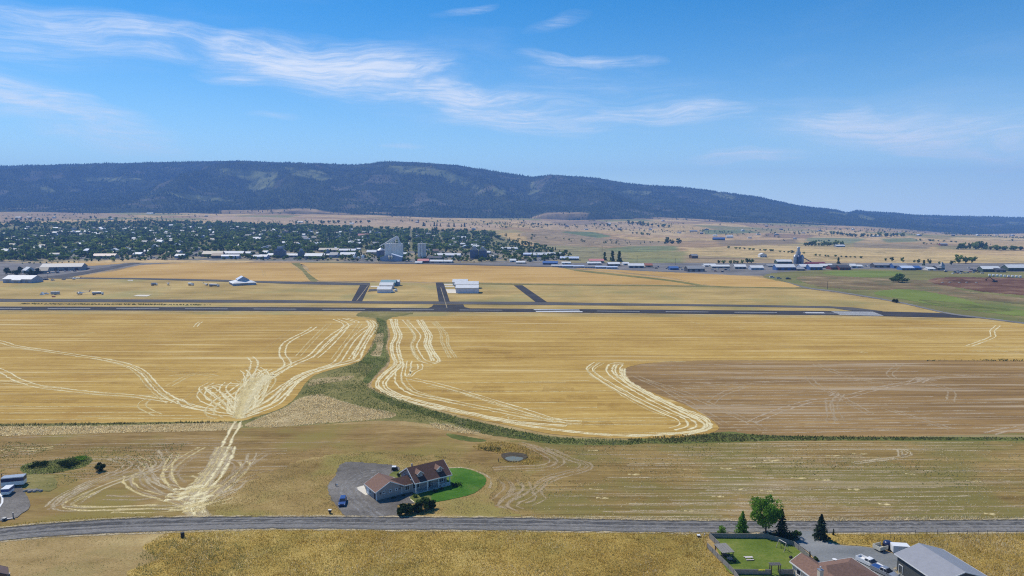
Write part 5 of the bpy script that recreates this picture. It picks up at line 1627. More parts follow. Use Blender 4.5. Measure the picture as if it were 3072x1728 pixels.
ROOFC = {'white': (.70, .70, .685), 'grey': (.33, .325, .32), 'dark': (.085, .085, .09), 'pink': (.62, .25, .22), 'peach': (.62, .46, .36), 'brown': (.17, .11, .085), 'teal': (.20, .34, .37), 'bluewhite': (.55, .62, .74), 'red': (.20, .035, .035), 'tan': (.50, .43, .33), 'blue': (.06, .14, .36), 'redorange': (.35, .13, .07)}
for k_, c_ in WALLC.items():
    mat('wall_' + k_, c_, .12, .35, .8)
for k_, c_ in ROOFC.items():
    mat('roof_' + k_, c_, .09, .3, .55)


def opening(parent, c, w, h, face, frame='trim_white', pane='glass_dark', mull=1, bar=.10, name='window', depth=.12, rows=0):
    """a framed opening on a wall: frame as the part, glazing as its sub-part. face is the outward axis"""
    ax = 0 if 'y' in face else 1
    sg = -1 if face[0] == '-' else 1
    c = Vector(c)
    mb = MB()

    def bx(a0, a1, z0, z1, d0, d1):
        n0, n1 = sorted((sg * d0, sg * d1))
        if ax == 0:
            mb.span(c.x + a0, c.x + a1, c.y + n0, c.y + n1, c.z + z0, c.z + z1)
        else:
            mb.span(c.x + n0, c.x + n1, c.y + a0, c.y + a1, c.z + z0, c.z + z1)
    bx(-w / 2 - bar, -w / 2, -h / 2, h / 2, -.02, depth)
    bx(w / 2, w / 2 + bar, -h / 2, h / 2, -.02, depth)
    bx(-w / 2 - bar, w / 2 + bar, h / 2, h / 2 + bar, -.02, depth)
    bx(-w / 2 - bar * 1.4, w / 2 + bar * 1.4, -h / 2 - bar, -h / 2, -.02, depth * 1.2)
    for i in range(1, mull):
        x = -w / 2 + w * i / mull
        bx(x - bar * .4, x + bar * .4, -h / 2, h / 2, -.02, depth * .8)
    for i in range(1, rows + 1):
        z = -h / 2 + h * i / (rows + 1)
        bx(-w / 2, w / 2, z - bar * .3, z + bar * .3, -.02, depth * .7)
    fr = mb.build(name, M[frame], parent)
    mb = MB()
    bx(-w / 2, w / 2, -h / 2, h / 2, -.01, .03)
    mb.build('pane' if name == 'window' else 'panel', M[pane], fr)
    return fr


def gable(parent, x0, x1, y0, y1, z0, ze, zr, along='x', over=.4, wall='wall_white', roof='roof_grey', thick=.18, trim=None, walls=True, zb=0.0, hide_roof=False):
    """walls with gable ends and a two-slope roof"""
    if along == 'x':
        mid = (y0 + y1) / 2
        if walls:
            MB().prism([(y0, z0), (y1, z0), (y1, ze), (mid, zr - .02), (y0, ze)], x0, x1, 'x').build('wall', M[wall], parent)
        sl = (zr - ze) / (mid - y0)
        mb = MB()
        mb.slab([(x0 - over, y0 - over, ze - over * sl + thick), (x1 + over, y0 - over, ze - over * sl + thick), (x1 + over, mid, zr + thick), (x0 - over, mid, zr + thick)], thick)
        mb.slab([(x0 - over, mid, zr + thick), (x1 + over, mid, zr + thick), (x1 + over, y1 + over, ze - over * sl + thick), (x0 - over, y1 + over, ze - over * sl + thick)], thick)
        rf = mb.build('roof', M[roof], parent)
        if trim:
            t = MB()
            e = .05
            for yy, s in ((y0 - over - e, 1), (y1 + over, 1)):
                t.span(x0 - over - e, x1 + over + e, yy, yy + e, ze - over * sl - .06, ze - over * sl + thick + .03)
            for xx in (x0 - over - e, x1 + over):
                for (ya, yb) in ((y0 - over, mid), (y1 + over, mid)):
                    za = ze - over * sl
                    t.hexa([(xx, ya, za - .06), (xx + e, ya, za - .06), (xx + e, yb, zr - .06), (xx, yb, zr - .06), (xx, ya, za + thick + .03), (xx + e, ya, za + thick + .03), (xx + e, yb, zr + thick + .03), (xx, yb, zr + thick + .03)])
            t.build('fascia', M[trim], rf)
    else:
        mid = (x0 + x1) / 2
        if walls:
            MB().prism([(x0, z0), (x1, z0), (x1, ze), (mid, zr - .02), (x0, ze)], y0, y1, 'y').build('wall', M[wall], parent)
        sl = (zr - ze) / (mid - x0)
        mb = MB()
        mb.slab([(x0 - over, y0 - over, ze - over * sl + thick), (mid, y0 - over, zr + thick), (mid, y1 + over, zr + thick), (x0 - over, y1 + over, ze - over * sl + thick)], thick)
        mb.slab([(mid, y0 - over, zr + thick), (x1 + over, y0 - over, ze - over * sl + thick), (x1 + over, y1 + over, ze - over * sl + thick), (mid, y1 + over, zr + thick)], thick)
        rf = mb.build('roof', M[roof], parent)
        if trim:
            t = MB()
            e = .05
            for xx in (x0 - over - e, x1 + over):
                t.span(xx, xx + e, y0 - over - e, y1 + over + e, ze - over * sl - .06, ze - over * sl + thick + .03)
            for yy in (y0 - over - e, y1 + over):
                for (xa, xb) in ((x0 - over, mid), (x1 + over, mid)):
                    za = ze - over * sl
                    t.hexa([(xa, yy, za - .06), (xa, yy + e, za - .06), (xb, yy + e, zr - .06), (xb, yy, zr - .06), (xa, yy, za + thick + .03), (xa, yy + e, za + thick + .03), (xb, yy + e, zr + thick + .03), (xb, yy, zr + thick + .03)])
            t.build('fascia', M[trim], rf)
    return rf


# ================================================================== THE GREY HOUSE
house = thing('house', 'grey house with brown shingle roof, two dormers, porch and garage wing', 'house', P(1129.5, 1504), math.atan2(.572, .82))
ST, SH = 'siding_taupe', 'shingle_brown'
gable(house, 0, 8, 0, 7.0, 0, 2.75, 4.75, 'y', .45, ST, 'shingle_tan', .16, 'trim_white')            # garage
gable(house, 8.003, 10.997, 0.004, 5.2, 0, 2.72, 4.05, 'x', .0, ST, SH, .16, None, walls=True)              # link wall and inner roof
mb = MB()
mb.slab([(7.4, -.45, 2.69), (11.2, -.45, 2.69), (11.2, 2.6, 4.24), (4.4, 2.6, 4.24)], .15)
lr = mb.build('roof', M[SH], house)
MB().span(8.5, 11.0, -.52, -.46, 2.5, 2.72).build('fascia', M['trim_white'], lr)
# main block: walls, porch under the front slope
MB().prism([(0, 0), (7.3, 0), (7.3, 3.35), (2.6, 6.25), (0, 4.7)], 11.0, 22.1, 'x').build('wall', M[ST], house)
mb = MB()
mb.slab([(10.55, -2.45, 3.38), (22.55, -2.45, 3.38), (22.55, 2.6, 6.50), (10.55, 2.6, 6.50)], .17)
mb.slab([(10.55, 2.6, 6.50), (22.55, 2.6, 6.50), (22.55, 7.65, 3.38), (10.55, 7.65, 3.38)], .17)
mr = mb.build('roof', M[SH], house)
t = MB()
t.span(10.5, 22.6, -2.55, -2.48, 3.12, 3.42)
for xx in (10.49, 22.55):
    for (ya, yb) in ((-2.5, 2.6), (7.7, 2.6)):
        t.hexa([(xx, ya, 3.08), (xx + .06, ya, 3.08), (xx + .06, yb, 6.2), (xx, yb, 6.2), (xx, ya, 3.42), (xx + .06, ya, 3.42), (xx + .06, yb, 6.54), (xx, yb, 6.54)])
t.build('fascia', M['trim_white'], mr)
MB().box((12.6, 3.4, 6.6), (.35, .35, .8)).build('vent_pipe', M['galvanised'], mr)
porch = MB().span(10.9, 22.3, -2.2, -.004, 0, .35).build('porch', M['concrete'], house)
for ux in (11.05, 14.7, 18.35, 22.0):
    MB().span(ux - .11, ux + .11, -2.17, -1.95, .35, 3.2).build('porch_post', M['trim_white'], porch)
t = MB()
for k in range(14):
    t.span(19.2 + k * .2, 19.25 + k * .2, -2.08, -2.04, .35, 1.15)
t.span(18.5, 22.0, -2.1, -2.02, 1.12, 1.2)
t.build('railing', M['trim_white'], porch)
MB().span(15.9, 17.6, -2.9, -2.2, 0, .18).build('step', M['concrete'], porch)
for i, ud in enumerate((13.1, 19.4)):   # dormers
    d = MB().prism([(ud - .85, 4.2), (ud + .85, 4.2), (ud + .85, 5.3), (ud, 5.95), (ud - .85, 5.3)], -.75, 1.7, 'y').build('dormer', M[ST], house)
    mb = MB()
    mb.slab([(ud - 1.1, -1.05, 5.2), (ud, -1.05, 6.08), (ud, 1.95, 6.08), (ud - 1.1, 1.0, 5.2)], .1)
    mb.slab([(ud, -1.05, 6.08), (ud + 1.1, -1.05, 5.2), (ud + 1.1, 1.0, 5.2), (ud, 1.95, 6.08)], .1)
    mb.build('dormer_roof', M['shingle_tan'], d)
    t = MB()
    for s in (-1, 1):
        t.hexa([(ud + s * 1.12, -1.1, 5.05), (ud + s * 1.12, -1.04, 5.05), (ud, -1.04, 5.93), (ud, -1.1, 5.93), (ud + s * 1.12, -1.1, 5.26), (ud + s * 1.12, -1.04, 5.26), (ud, -1.04, 6.14), (ud, -1.1, 6.14)])
    t.build('dormer_trim', M['trim_white'], d)
    opening(d, (ud, -.75, 5.0), .75, .8, '-y', mull=2, rows=1)
opening(house, (12.1, 0, 1.75), 1.9, 1.5, '-y', mull=3)
opening(house, (19.9, 0, 1.75), 1.9, 1.5, '-y', mull=3)
opening(house, (16.8, 0, 1.35), 1.3, 2.0, '-y', mull=3, name='door', pane='glass_dark')
opening(house, (9.3, 0.0, 1.75), 1.15, 1.35, '-y', mull=2)
for ux in (2.2, 4.1, 6.0):
    opening(house, (ux, 0, 2.05), .48, .48, '-y', bar=.13)
for c_ in ((1.15, -.1, 2.0), (7.1, -.1, 2.0), (14.9, -.1, 2.3), (18.2, -.1, 2.3), (21.4, -.1, 1.3)):
    MB().box(c_, (.22, .2, .4)).build('wall_lantern', M['black_plastic'], house)
opening(house, (0, 3.6, 1.6), .8, .9, '-x')
opening(house, (0, 1.0, 1.1), .95, 2.0, '-x', frame='siding_taupe', pane='siding_dark', name='door')
opening(house, (0, 5.8, 1.15), 1.9, 2.1, '-x', pane='trim_white', name='garage_door')
opening(house, (11.0, 5.0, 4.2), .7, .9, '-x')
opening(house, (11.0, 0.9, 3.9), .7, .9, '-x')
for (ux, vy) in ((-.03, -.03), (7.6, -.02)):
    MB().span(ux, ux + .14, vy, vy + .14, .05, 2.6).build('corner_board', M['trim_white'], house)
MB().span(.6, 11.5, -1.7, -.8, 0, .14).build('walk', M['concrete'], house)
MB().span(-.12, 8.1, -.12, 0.02, 0, .18).build('plinth', M['siding_dark'], house)


# ================================================================== VEHICLES
def wheel(parent, x, y, r=.36, w=.24):
    ty = MB().tube((x, y - w / 2, r), (x, y + w / 2, r), r, r, 14).build('wheel', M['rubber'], parent)
    MB().tube((x, y - w / 2 - .01, r), (x, y + w / 2 + .01, r), r * .55, r * .55, 10).build('rim', M['chrome'], ty)


def car(name, label, loc, rz, paint, kind='suv', cat='car', bedc=None, group=None, tonneau=None):
    t = thing(name, label, cat, loc, rz, group)
    if kind == 'pickup':
        L0, L1 = -2.9, 2.75
        MB().prism([(L0, .45), (L1 - .1, .45), (L1, .75), (L1 - .08, 1.12), (1.15, 1.22), (-.95, 1.22), (-.95, .85), (L0, .85)], -.97, .97, 'y').build('body', M[paint], t, bevel=.05)
        b = MB()
        bc = bedc or paint
        b.span(L0, -.9, -.97, -.85, .8, 1.32).span(L0, -.9, .85, .97, .8, 1.32).span(L0, L0 + .1, -.85, .85, .8, 1.32)
        b.build('bed', M[bc], t)
        if tonneau:
            MB().span(L0 + .1, -.92, -.85, .85, 1.24, 1.30).build('bed_cover', M[tonneau], t)
        g_ = MB().frustum((-.9, 1.25, -.86, .86), 1.2, (-.62, .45, -.70, .70), 1.78).build('windows', M['glass_dark'], t)
        MB().frustum((-.72, .55, -.74, .74), 1.75, (-.62, .42, -.66, .66), 1.86).build('roof', M[paint], t, bevel=.03)
        for s in (-1, 1):
            MB().hexa([(-.98, s * .80, 1.2), (-.80, s * .80, 1.2), (-.80, s * .89, 1.2), (-.98, s * .89, 1.2), (-.70, s * .66, 1.78), (-.55, s * .66, 1.78), (-.55, s * .74, 1.78), (-.70, s * .74, 1.78)]).build('pillar', M[paint], t)
            MB().hexa([(.08, s * .80, 1.2), (.20, s * .80, 1.2), (.20, s * .89, 1.2), (.08, s * .89, 1.2), (.02, s * .66, 1.78), (.12, s * .66, 1.78), (.12, s * .74, 1.78), (.02, s * .74, 1.78)]).build('pillar', M[paint], t)
        xs_ = (-1.85, 1.75)
        hx = L1
    else:
        MB().prism([(-2.3, .38), (2.25, .38), (2.35, .7), (2.25, .98), (1.05, 1.10), (-2.3, 1.12), (-2.38, .75)], -.93, .93, 'y').build('body', M[paint], t, bevel=.06)
        MB().frustum((-2.2, 1.05, -.84, .84), 1.08, (-1.95, .25, -.68, .68), 1.66).build('windows', M['glass_dark'], t)
        MB().frustum((-2.05, .35, -.72, .72), 1.63, (-1.9, .2, -.62, .62), 1.74).build('roof', M[paint], t, bevel=.03)
        xs_ = (-1.45, 1.45)
        hx = 2.3
    MB().span(hx - .02, hx + .05, -.55, .55, .55, .85).build('grille', M['black_plastic'], t)
    for s in (-1, 1):
        MB().box((hx - .02, s * .74, .86), (.12, .30, .18)).build('headlight', M['tank_white'], t)
        MB().box((.75 if kind == 'suv' else .95, s * 1.05, 1.22), (.12, .2, .16)).build('mirror', M['black_plastic'], t)
        for xx in xs_:
            wheel(t, xx, s * .84)
    return t


car('car', 'bright blue car parked on the left side of the gravel drive', P(1028, 1512), R(-82), 'car_blue')
car('pickup_truck', 'white crew cab pickup between the brown roof and the workshop', P(2609, 1698), R(-62), 'car_white', 'pickup', 'pickup')
car('pickup_truck', 'silver pickup with blue bed cover at the bottom edge of the photo', P(2655, 1726), R(-60), 'car_silver', 'pickup', 'pickup', tonneau='car_blue')
# old truck with rounded cab and cream bed
ot = thing('old_truck', 'dark old truck with rounded cab and cream coloured bed by the trailer', 'truck', P(2660, 1648), R(22))
MB().prism([(-.6, .5), (2.5, .5), (2.55, .9), (2.3, 1.15), (1.2, 1.3), (-.6, 1.3)], -.8, .8, 'y').build('body', M['car_black'], ot, bevel=.12)
MB().lathe([(1.02, 0), (1.05, .25), (.98, .55), (.75, .78), (.35, .9), (.05, .92)], 14, (.25, 0, 1.2)).build('cab', M['car_navy'], ot, smooth=True)
MB().frustum((1.0, 1.32, -.5, .5), 1.35, (.85, 1.12, -.42, .42), 1.8).build('windscreen', M['glass_dark'], ot)
MB().hexa([(-.2, -1.08, 1.4), (.7, -1.08, 1.4), (.7, -.9, 1.4), (-.2, -.9, 1.4), (-.1, -1.0, 1.8), (.6, -1.0, 1.8), (.6, -.8, 1.8), (-.1, -.8, 1.8)]).build('side_window', M['glass_dark'], ot)
b = MB()
b.span(-3.4, -.85, -1.05, -.95, .7, 1.55).span(-3.4, -.85, .95, 1.05, .7, 1.55).span(-3.4, -3.28, -.95, .95, .7, 1.55).span(-3.4, -.85, -.95, .95, .62, .75)
b.build('bed', M['cream_paint'], ot)
for s in (-1, 1):
    MB().lathe([(.5, 0), (.52, .2), (.4, .42), (.1, .5)], 12, (1.75, s * .85, .5)).build('fender', M['car_black'], ot, smooth=True)
    for xx in (1.75, -2.3):
        wheel(ot, xx, s * .9, .4)


def box_trailer(name, label, loc, rz, L, W, H, body, roof, band=None, cat='trailer'):
    t = thing(name, label, cat, loc, rz)
    MB().span(-L / 2, L / 2, -W / 2, W / 2, .5, .5 + H).build('body', M[body], t, bevel=.05)
    MB().span(-L / 2 - .03, L / 2 + .03, -W / 2 - .03, W / 2 + .03, .5 + H, .58 + H).build('roof', M[roof], t)
    if band:
        MB().span(-L / 2 - .02, L / 2 + .02, -W / 2 - .02, W / 2 + .02, .5 + H * .5, .5 + H * .93).build('side_band', M[band], t)
    MB().span(-L / 2 - .05, -L / 2, -W * .4, W * .4, .55, .4 + H).build('rear_door', M[body], t)
    MB().box((L / 2 + .6, 0, .5), (1.3, .12, .12)).build('tow_bar', M['black_plastic'], t)
    for s in (-1, 1):
        for dx in (-.4, .4):
            wheel(t, dx, s * (W / 2 - .1), .34)
    return t


box_trailer('cargo_trailer', 'white enclosed cargo trailer behind the grey workshop', P(2699, 1660), R(-8), 3.6, 1.9, 1.6, 'car_white', 'car_white')
box_trailer('cargo_trailer', 'long white trailer with dark upper half at the left edge', P(43, 1457), R(17), 5.6, 2.4, 2.35, 'car_white', 'car_silver', 'car_navy')
bt = box_trailer('box_trailer', 'small box trailer with white roof and blue front at the left edge', P(24, 1483), R(-78), 3.0, 2.0, 1.6, 'car_white', 'car_white', 'car_blue')

# things around the yard at the left edge
p = P(3, 1500)
kerb = ribbon('edging', [(0, 1483), (6, 1492), (9, 1502), (5, 1514), (-4, 1526)], .35, M['trim_white'], yard, jit=0, wvar=0)
pole = thing('pole', 'thin dark pole standing beside the long trailer', 'pole', P(7, 1452))
MB().tube((0, 0, 0), (0, 0, 3.0), .09, .07, 8).build('shaft', M['wood_dark'], pole)
MB().box((0, 0, 3.0), (.3, .3, .12)).build('cap', M['wood_dark'], pole)
lad = thing('loading_ramp', 'pale ramp board leaning on a dark block beside the yard entrance', 'ramp', P(22, 1560), R(52))
MB().slab([(-1.3, -.25, .55), (1.4, -.25, .15), (1.4, .25, .15), (-1.3, .25, .55)], .08).build('board', M['wood_white'], lad)
MB().span(-1.2, -.9, -.2, .2, 0, .44).build('leg', M['wood_grey'], lad)
blk = thing('bin', 'black bin with pale lid at the yard entrance', 'bin', P(13, 1562))
MB().frustum((-.35, .35, -.35, .35), 0, (-.42, .42, -.42, .42), .7).build('body', M['black_plastic'], blk)
MB().box((0, 0, .75), (.9, .9, .1)).build('lid', M['concrete'], blk)
pst = thing('gate_post', 'wooden gate post at the yard entrance with pale cap', 'post', P(40, 1555))
MB().tube((0, 0, 0), (0, 0, 1.5), .14, .13, 8).build('shaft', M['wood_grey'], pst)
MB().box((0, 0, 1.53), (.34, .34, .07)).build('cap', M['concrete'], pst)
rub = thing('rubble_heap', 'grey rubble heap at the edge of the yard', 'heap', P(98, 1474))
for i in range(16):
    a = i * 2.4
    MB().lathe([(.5, 0), (.6, .2), (.4, .5), (.1, .6)], 6, (math.cos(a) * (.3 + i * .17), math.sin(a) * .1 * i * .5, 0)).build('stone', M['wood_grey'], rub)

# shed at the lower left corner
shd = thing('shed', 'brown garden shed with white window at the lower left corner', 'shed', P(-4, 1748), R(38))
mat('shed_brown', (.13, .085, .05), .15, 3, .8)
gable(shd, -1.6, 1.6, -1.8, 1.8, 0, 2.1, 3.1, 'y', .2, 'shed_brown', 'roof_brown', .1, 'siding_dark')
opening(shd, (.3, -1.8, 1.2), .6, .9, '-y', mull=2, rows=2)
opening(shd, (1.6, .1, 1.2), .6, .9, '+x', mull=2, rows=2)
opening(shd, (-.7, -1.8, 1.0), .7, 1.7, '-y', name='door', pane='shed_brown')
table = thing('side_table', 'pale low table in front of the corner shed', 'table', P(21, 1727))
MB().span(-.6, .6, -.3, .3, .45, .52).build('top', M['wood_white'], table)
for sx in (-.5, .5):
    MB().span(sx - .04, sx + .04, -.22, .22, 0, .45).build('leg', M['wood_grey'], table)


def barrel(name, label, p, body, lid, r=.3, h=.9, cat='bin'):
    t = thing(name, label, cat, p)
    MB().lathe([(r * .9, 0), (r, h * .3), (r, h * .7), (r * .92, h)], 14).build('body', M[body], t, smooth=True)
    MB().lathe([(r * 1.04, h), (r * 1.02, h + .06), (.05, h + .09)], 14).build('lid', M[lid], t)
    return t


barrel('barrel', 'black barrel standing on the lower verge of the gravel road', P(548, 1613), 'black_plastic', 'black_plastic', .45, 1.3)
bx_ = thing('mailbox', 'dark mailbox cluster with pale top left of the drive mouth', 'mailbox', P(990, 1541))
MB().span(-.35, .35, -.25, .25, .5, 1.05).build('box', M['black_plastic'], bx_)
MB().span(-.42, .42, -.32, .32, 1.05, 1.14).build('lid', M['trim_white'], bx_)
MB().span(-.2, .2, -.12, .12, 0, .5).build('stand', M['wood_dark'], bx_)
mk = thing('marker_post', 'slim dark marker post on the lower verge opposite the hedge', 'post', P(1299, 1600))
MB().tube((0, 0, 0), (0, 0, 1.2), .06, .06, 6).build('shaft', M['wood_dark'], mk)
MB().box((0, -.02, 1.1), (.16, .05, .2)).build('reflector', M['car_red'], mk)
ut = thing('utility_cart', 'small black cart with white top on the drive behind the house', 'cart', P(1184, 1412))
MB().span(-.9, .9, -.55, .55, .45, .95).build('body', M['black_plastic'], ut, bevel=.05)
MB().span(-.8, .5, -.6, .6, 1.25, 1.4).build('top', M['car_white'], ut)
MB().span(-.7, -.6, -.5, .5, .95, 1.25).span(.3, .4, -.5, .5, .95, 1.25).build('frame', M['black_plastic'], ut)
for sx in (-.6, .6):
    for sy in (-.5, .5):
        wheel(ut, sx, sy, .28, .2)
sg = thing('garden_sign', 'small black and white sign at the left edge of the drive', 'sign', P(1011, 1460))
MB().box((0, 0, .65), (.5, .08, .4)).build('board', M['trim_white'], sg)
MB().box((-.3, 0, .5), (.25, .1, .8)).build('post', M['black_plastic'], sg)
pump = thing('pond_post', 'short wooden post at the near rim of the pond', 'post', P(1496, 1386))
MB().tube((0, 0, 0), (0, 0, 1.1), .12, .1, 6).build('shaft', M['wood_dark'], pump)
MB().box((0, 0, 1.12), (.3, .3, .06)).build('cap', M['wood_dark'], pump)

# ================================================================== THE FENCED GARDEN
garden = sheet('garden_lawn', [(2146, 1612), (2290, 1614), (2382, 1636), (2425, 1668), (2415, 1700), (2380, 1726), (2205, 1728), (2160, 1670), (2150, 1640)], M['back_lawn'], jit=.2)
lane = sheet('lane', [(2390, 1598), (2460, 1599), (2446, 1612), (2475, 1625), (2520, 1638), (2590, 1643), (2640, 1652), (2700, 1670), (2760, 1700), (2790, 1790), (2420, 1790), (2440, 1690), (2425, 1660), (2384, 1626)], M['blue_gravel'], jit=.4)
FH = 1.35


def fence(label, a, b, name='board_fence'):
    a = P(a[0], a[1], FH)
    b = P(b[0], b[1], FH)
    a.z = b.z = 0
    d = b - a
    L = d.length
    t = thing(name, label, 'fence', a, math.atan2(d.y, d.x))
    n = max(1, round(L / 2.4))
    s = L / n
    post = MB().span(-.06, .06, -.06, .06, 0, FH + .08).mesh('post')
    post.materials.append(M['wood_grey'])
    pm = MB()
    nbd = int(s / .16)
    for k in range(nbd):
        x0 = .07 + k * (s - .14) / nbd
        pm.span(x0, x0 + (s - .14) / nbd - .012, -.015 + .006 * (k % 2), .012 + .006 * (k % 2), .06, FH - .03 * ((k * 7) % 3) / 3)
    pm.span(.06, s - .06, .02, .07, .30, .38).span(.06, s - .06, .02, .07, 1.0, 1.08).span(.06, s - .06, -.05, .06, FH, FH + .05)
    pmesh = pm.mesh('panel')
    pmesh.materials.append(M['wood_grey'])
    for i in range(n + 1):
        link('post', post, None, t, (i * s, 0, 0))
        if i < n:
            link('panel', pmesh, None, t, (i * s, 0, 0))
    return t


fence('weathered board fence at the back of the garden along the road', (2130, 1600), (2300, 1602))
fence('short slanting fence piece behind the trees by the swing', (2300, 1602), (2381, 1624))
fence('weathered board fence on the lane side of the garden', (2381, 1624), (2428, 1663))
fence('short fence piece above the pergola at the meadow corner', (2129, 1600), (2158, 1627))
fence('long weathered board fence between garden and golden meadow', (2123, 1630), (2201, 1708))
fence('front board fence of the garden left of the arbour', (2201, 1708), (2312, 1709))
fence('short front fence piece between arbour and brown roofed house', (2338, 1709), (2380, 1708))
fence('fence piece running down to the bottom edge of the photo', (2201, 1708), (2216, 1728))

pg_c = [P(2140, 1631, 2.4), P(2178, 1630, 2.4), P(2205, 1657, 2.4), P(2168, 1659, 2.4)]
ctr = sum(pg_c, Vector()) / 4
e1 = (pg_c[1] - pg_c[0])
e2 = (pg_c[2] - pg_c[1])
pg = thing('pergola', 'weathered pergola with slatted flat roof beside the long fence', 'pergola', (ctr.x, ctr.y, 0), math.atan2(e2.y, e2.x))
L2, L1_ = e2.length, e1.length
for k in range(8):
    y0 = -L1_ / 2 + k * L1_ / 8
    MB().span(-L2 / 2, L2 / 2, y0 + .02, y0 + L1_ / 8 - .04, 2.38 + .015 * (k % 2), 2.44 + .015 * (k % 2)).build('roof_board', M['wood_grey'], pg)
for sx in (-1, 1):
    MB().span(sx * L2 * .42 - .06, sx * L2 * .42 + .06, -L1_ / 2, L1_ / 2, 2.24, 2.37).build('beam', M['wood_dark'], pg)
    for sy in (-1, 1):
        MB().span(sx * L2 * .42 - .08, sx * L2 * .42 + .08, sy * L1_ * .42 - .08, sy * L1_ * .42 + .08, 0, 2.24).build('post', M['wood_dark'], pg)


def patio_table(label, p, top, r=.6, h=.72, name='patio_table', cat='table'):
    t = thing(name, label, cat, p)
    MB().lathe([(r, h - .05), (r, h)], 16).build('top', M[top], t)
    MB().lathe([(.07, 0), (.07, h - .05)], 8).build('leg', M['black_plastic'], t)
    MB().lathe([(.35, 0), (.3, .06)], 12).build('foot', M['black_plastic'], t)


patio_table('dark round patio table under the pergola', P(2176, 1672), 'wood_dark')
patio_table('grey round table at the open end of the pergola', P(2190, 1682), 'wood_grey', .75, .6)


def patio_chair(label, p, rz):
    t = thing('patio_chair', label, 'chair', p, rz)
    MB().span(-.25, .25, -.25, .25, .42, .48).build('seat', M['black_plastic'], t)
    MB().span(-.25, -.2, -.25, .25, .48, .95).build('backrest', M['black_plastic'], t)
    for sx in (-.22, .22):
        for sy in (-.22, .22):
            MB().span(sx - .025, sx + .025, sy - .025, sy + .025, 0, .42).build('leg', M['black_plastic'], t)


patio_chair('black patio chair on the fence side of the pergola table', P(2168, 1668), .5)
patio_chair('black patio chair on the lawn side of the pergola table', P(2184, 1670), 3.3)
patio_chair('black patio chair at the lower end of the pergola', P(2203, 1690), 2.0)
patio_chair('dark chair at the upper end of the pergola', P(2150, 1646), 5.0)
pt_ = thing('picnic_table', 'pale wooden picnic table with benches on the garden lawn', 'picnic table', P(2246, 1680), R(4))
for k in range(4):
    MB().span(-.9, .9, -.36 + k * .18, -.2 + k * .18, .70, .75).build('top_board', M['wood_white'], pt_)
for sy in (-1, 1):
    MB().span(-.9, .9, sy * .72 - .14, sy * .72 + .14, .42, .47).build('bench', M['wood_white'], pt_)
for sx in (-.65, .65):
    MB().span(sx - .04, sx + .04, -.75, .75, .36, .42).build('crossbar', M['wood_light'], pt_)
    for sy in (-1, 1):
        MB().hexa([(sx - .04, sy * .7 - .05, 0), (sx + .04, sy * .7 - .05, 0), (sx + .04, sy * .7 + .05, 0), (sx - .04, sy * .7 + .05, 0), (sx - .04, sy * .22 - .05, .7), (sx + .04, sy * .22 - .05, .7), (sx + .04, sy * .22 + .05, .7), (sx - .04, sy * .22 + .05, .7)]).build('leg', M['wood_light'], pt_)
sa, sb_ = P(2338, 1618, 2.2), P(2359, 1630, 2.2)
dv = sb_ - sa
sw = thing('swing_set', 'wooden swing frame at the shady end of the lawn', 'swing', ((sa.x + sb_.x) / 2, (sa.y + sb_.y) / 2, 0), math.atan2(dv.y, dv.x))
Ls = dv.length
MB().tube((-Ls / 2, 0, 2.2), (Ls / 2, 0, 2.2), .08, .08, 8).build('top_bar', M['wood_white'], sw)
for sx in (-1, 1):
    for sy in (-1, 1):
        MB().tube((sx * Ls / 2, 0, 2.2), (sx * (Ls / 2 + .15), sy * .9, 0), .06, .06, 6).build('leg', M['wood_light'], sw)
for sx in (-.5, .5):
    st_ = MB().span(sx - .22, sx + .22, -.1, .1, .5, .55).build('seat', M['black_plastic'], sw)
    MB().tube((sx - .2, 0, .55), (sx - .2, 0, 2.2), .015, .015, 5).tube((sx + .2, 0, .55), (sx + .2, 0, 2.2), .015, .015, 5).build('chain', M['chrome'], st_)
ab = thing('arbour', 'dark wooden garden arbour in the gap of the front fence', 'arbour', P(2324, 1724), R(2))
for sx in (-1, 1):
    for sy in (-.45, .45):
        MB().span(sx * .95 - .08, sx * .95 + .08, sy - .08, sy + .08, 0, 2.3).build('post', M['wood_dark'], ab)
    MB().span(sx * .95 - .05, sx * .95 + .05, -.6, .6, 2.3, 2.42).build('beam', M['wood_dark'], ab)
for k in range(7):
    MB().span(-1.25, 1.25, -.56 + k * .18, -.50 + k * .18, 2.42, 2.52).build('rafter', M['wood_grey'], ab)
yc = thing('cloth', 'bright yellow cloth draped over the front garden fence', 'cloth', P(2284, 1709, FH) - Vector((0, 0, FH)))
v_, q_ = [], []
for i in range(9):
    for j in range(7):
        x = -.75 + i * .19
        s = (j - 3) / 3
        v_.append((x, s * .16, FH + .10 - abs(s) * (.30 + .10 * math.sin(i * 1.9)) + .04 * math.sin(i * 1.3 + j)))
for i in range(8):
    for j in range(6):
        q_.append((i * 7 + j, i * 7 + j + 1, (i + 1) * 7 + j + 1, (i + 1) * 7 + j))
link('fabric', np_mesh('fabric', v_, q_), M['yellow_cloth'], yc)
bq = thing('barbecue', 'black kettle barbecue at the corner of the brown roofed house', 'barbecue', P(2372, 1684))
MB().lathe([(.1, .7), (.38, .8), (.42, 1.0), (.36, 1.2), (.05, 1.3)], 12).build('kettle', M['black_plastic'], bq, smooth=True)
for i in range(3):
    a = i * 2.09
    MB().tube((math.cos(a) * .2, math.sin(a) * .2, .75), (math.cos(a) * .4, math.sin(a) * .4, 0), .03, .03, 5).build('leg', M['black_plastic'], bq)
ub = thing('utility_box', 'dark utility box with pale lid in the grass outside the garden', 'utility box', P(2096, 1612))
MB().span(-.32, .32, -.3, .3, 0, .55).build('body', M['black_plastic'], ub)
MB().span(-.38, .38, -.36, .36, .55, .65).build('lid', M['trim_white'], ub)
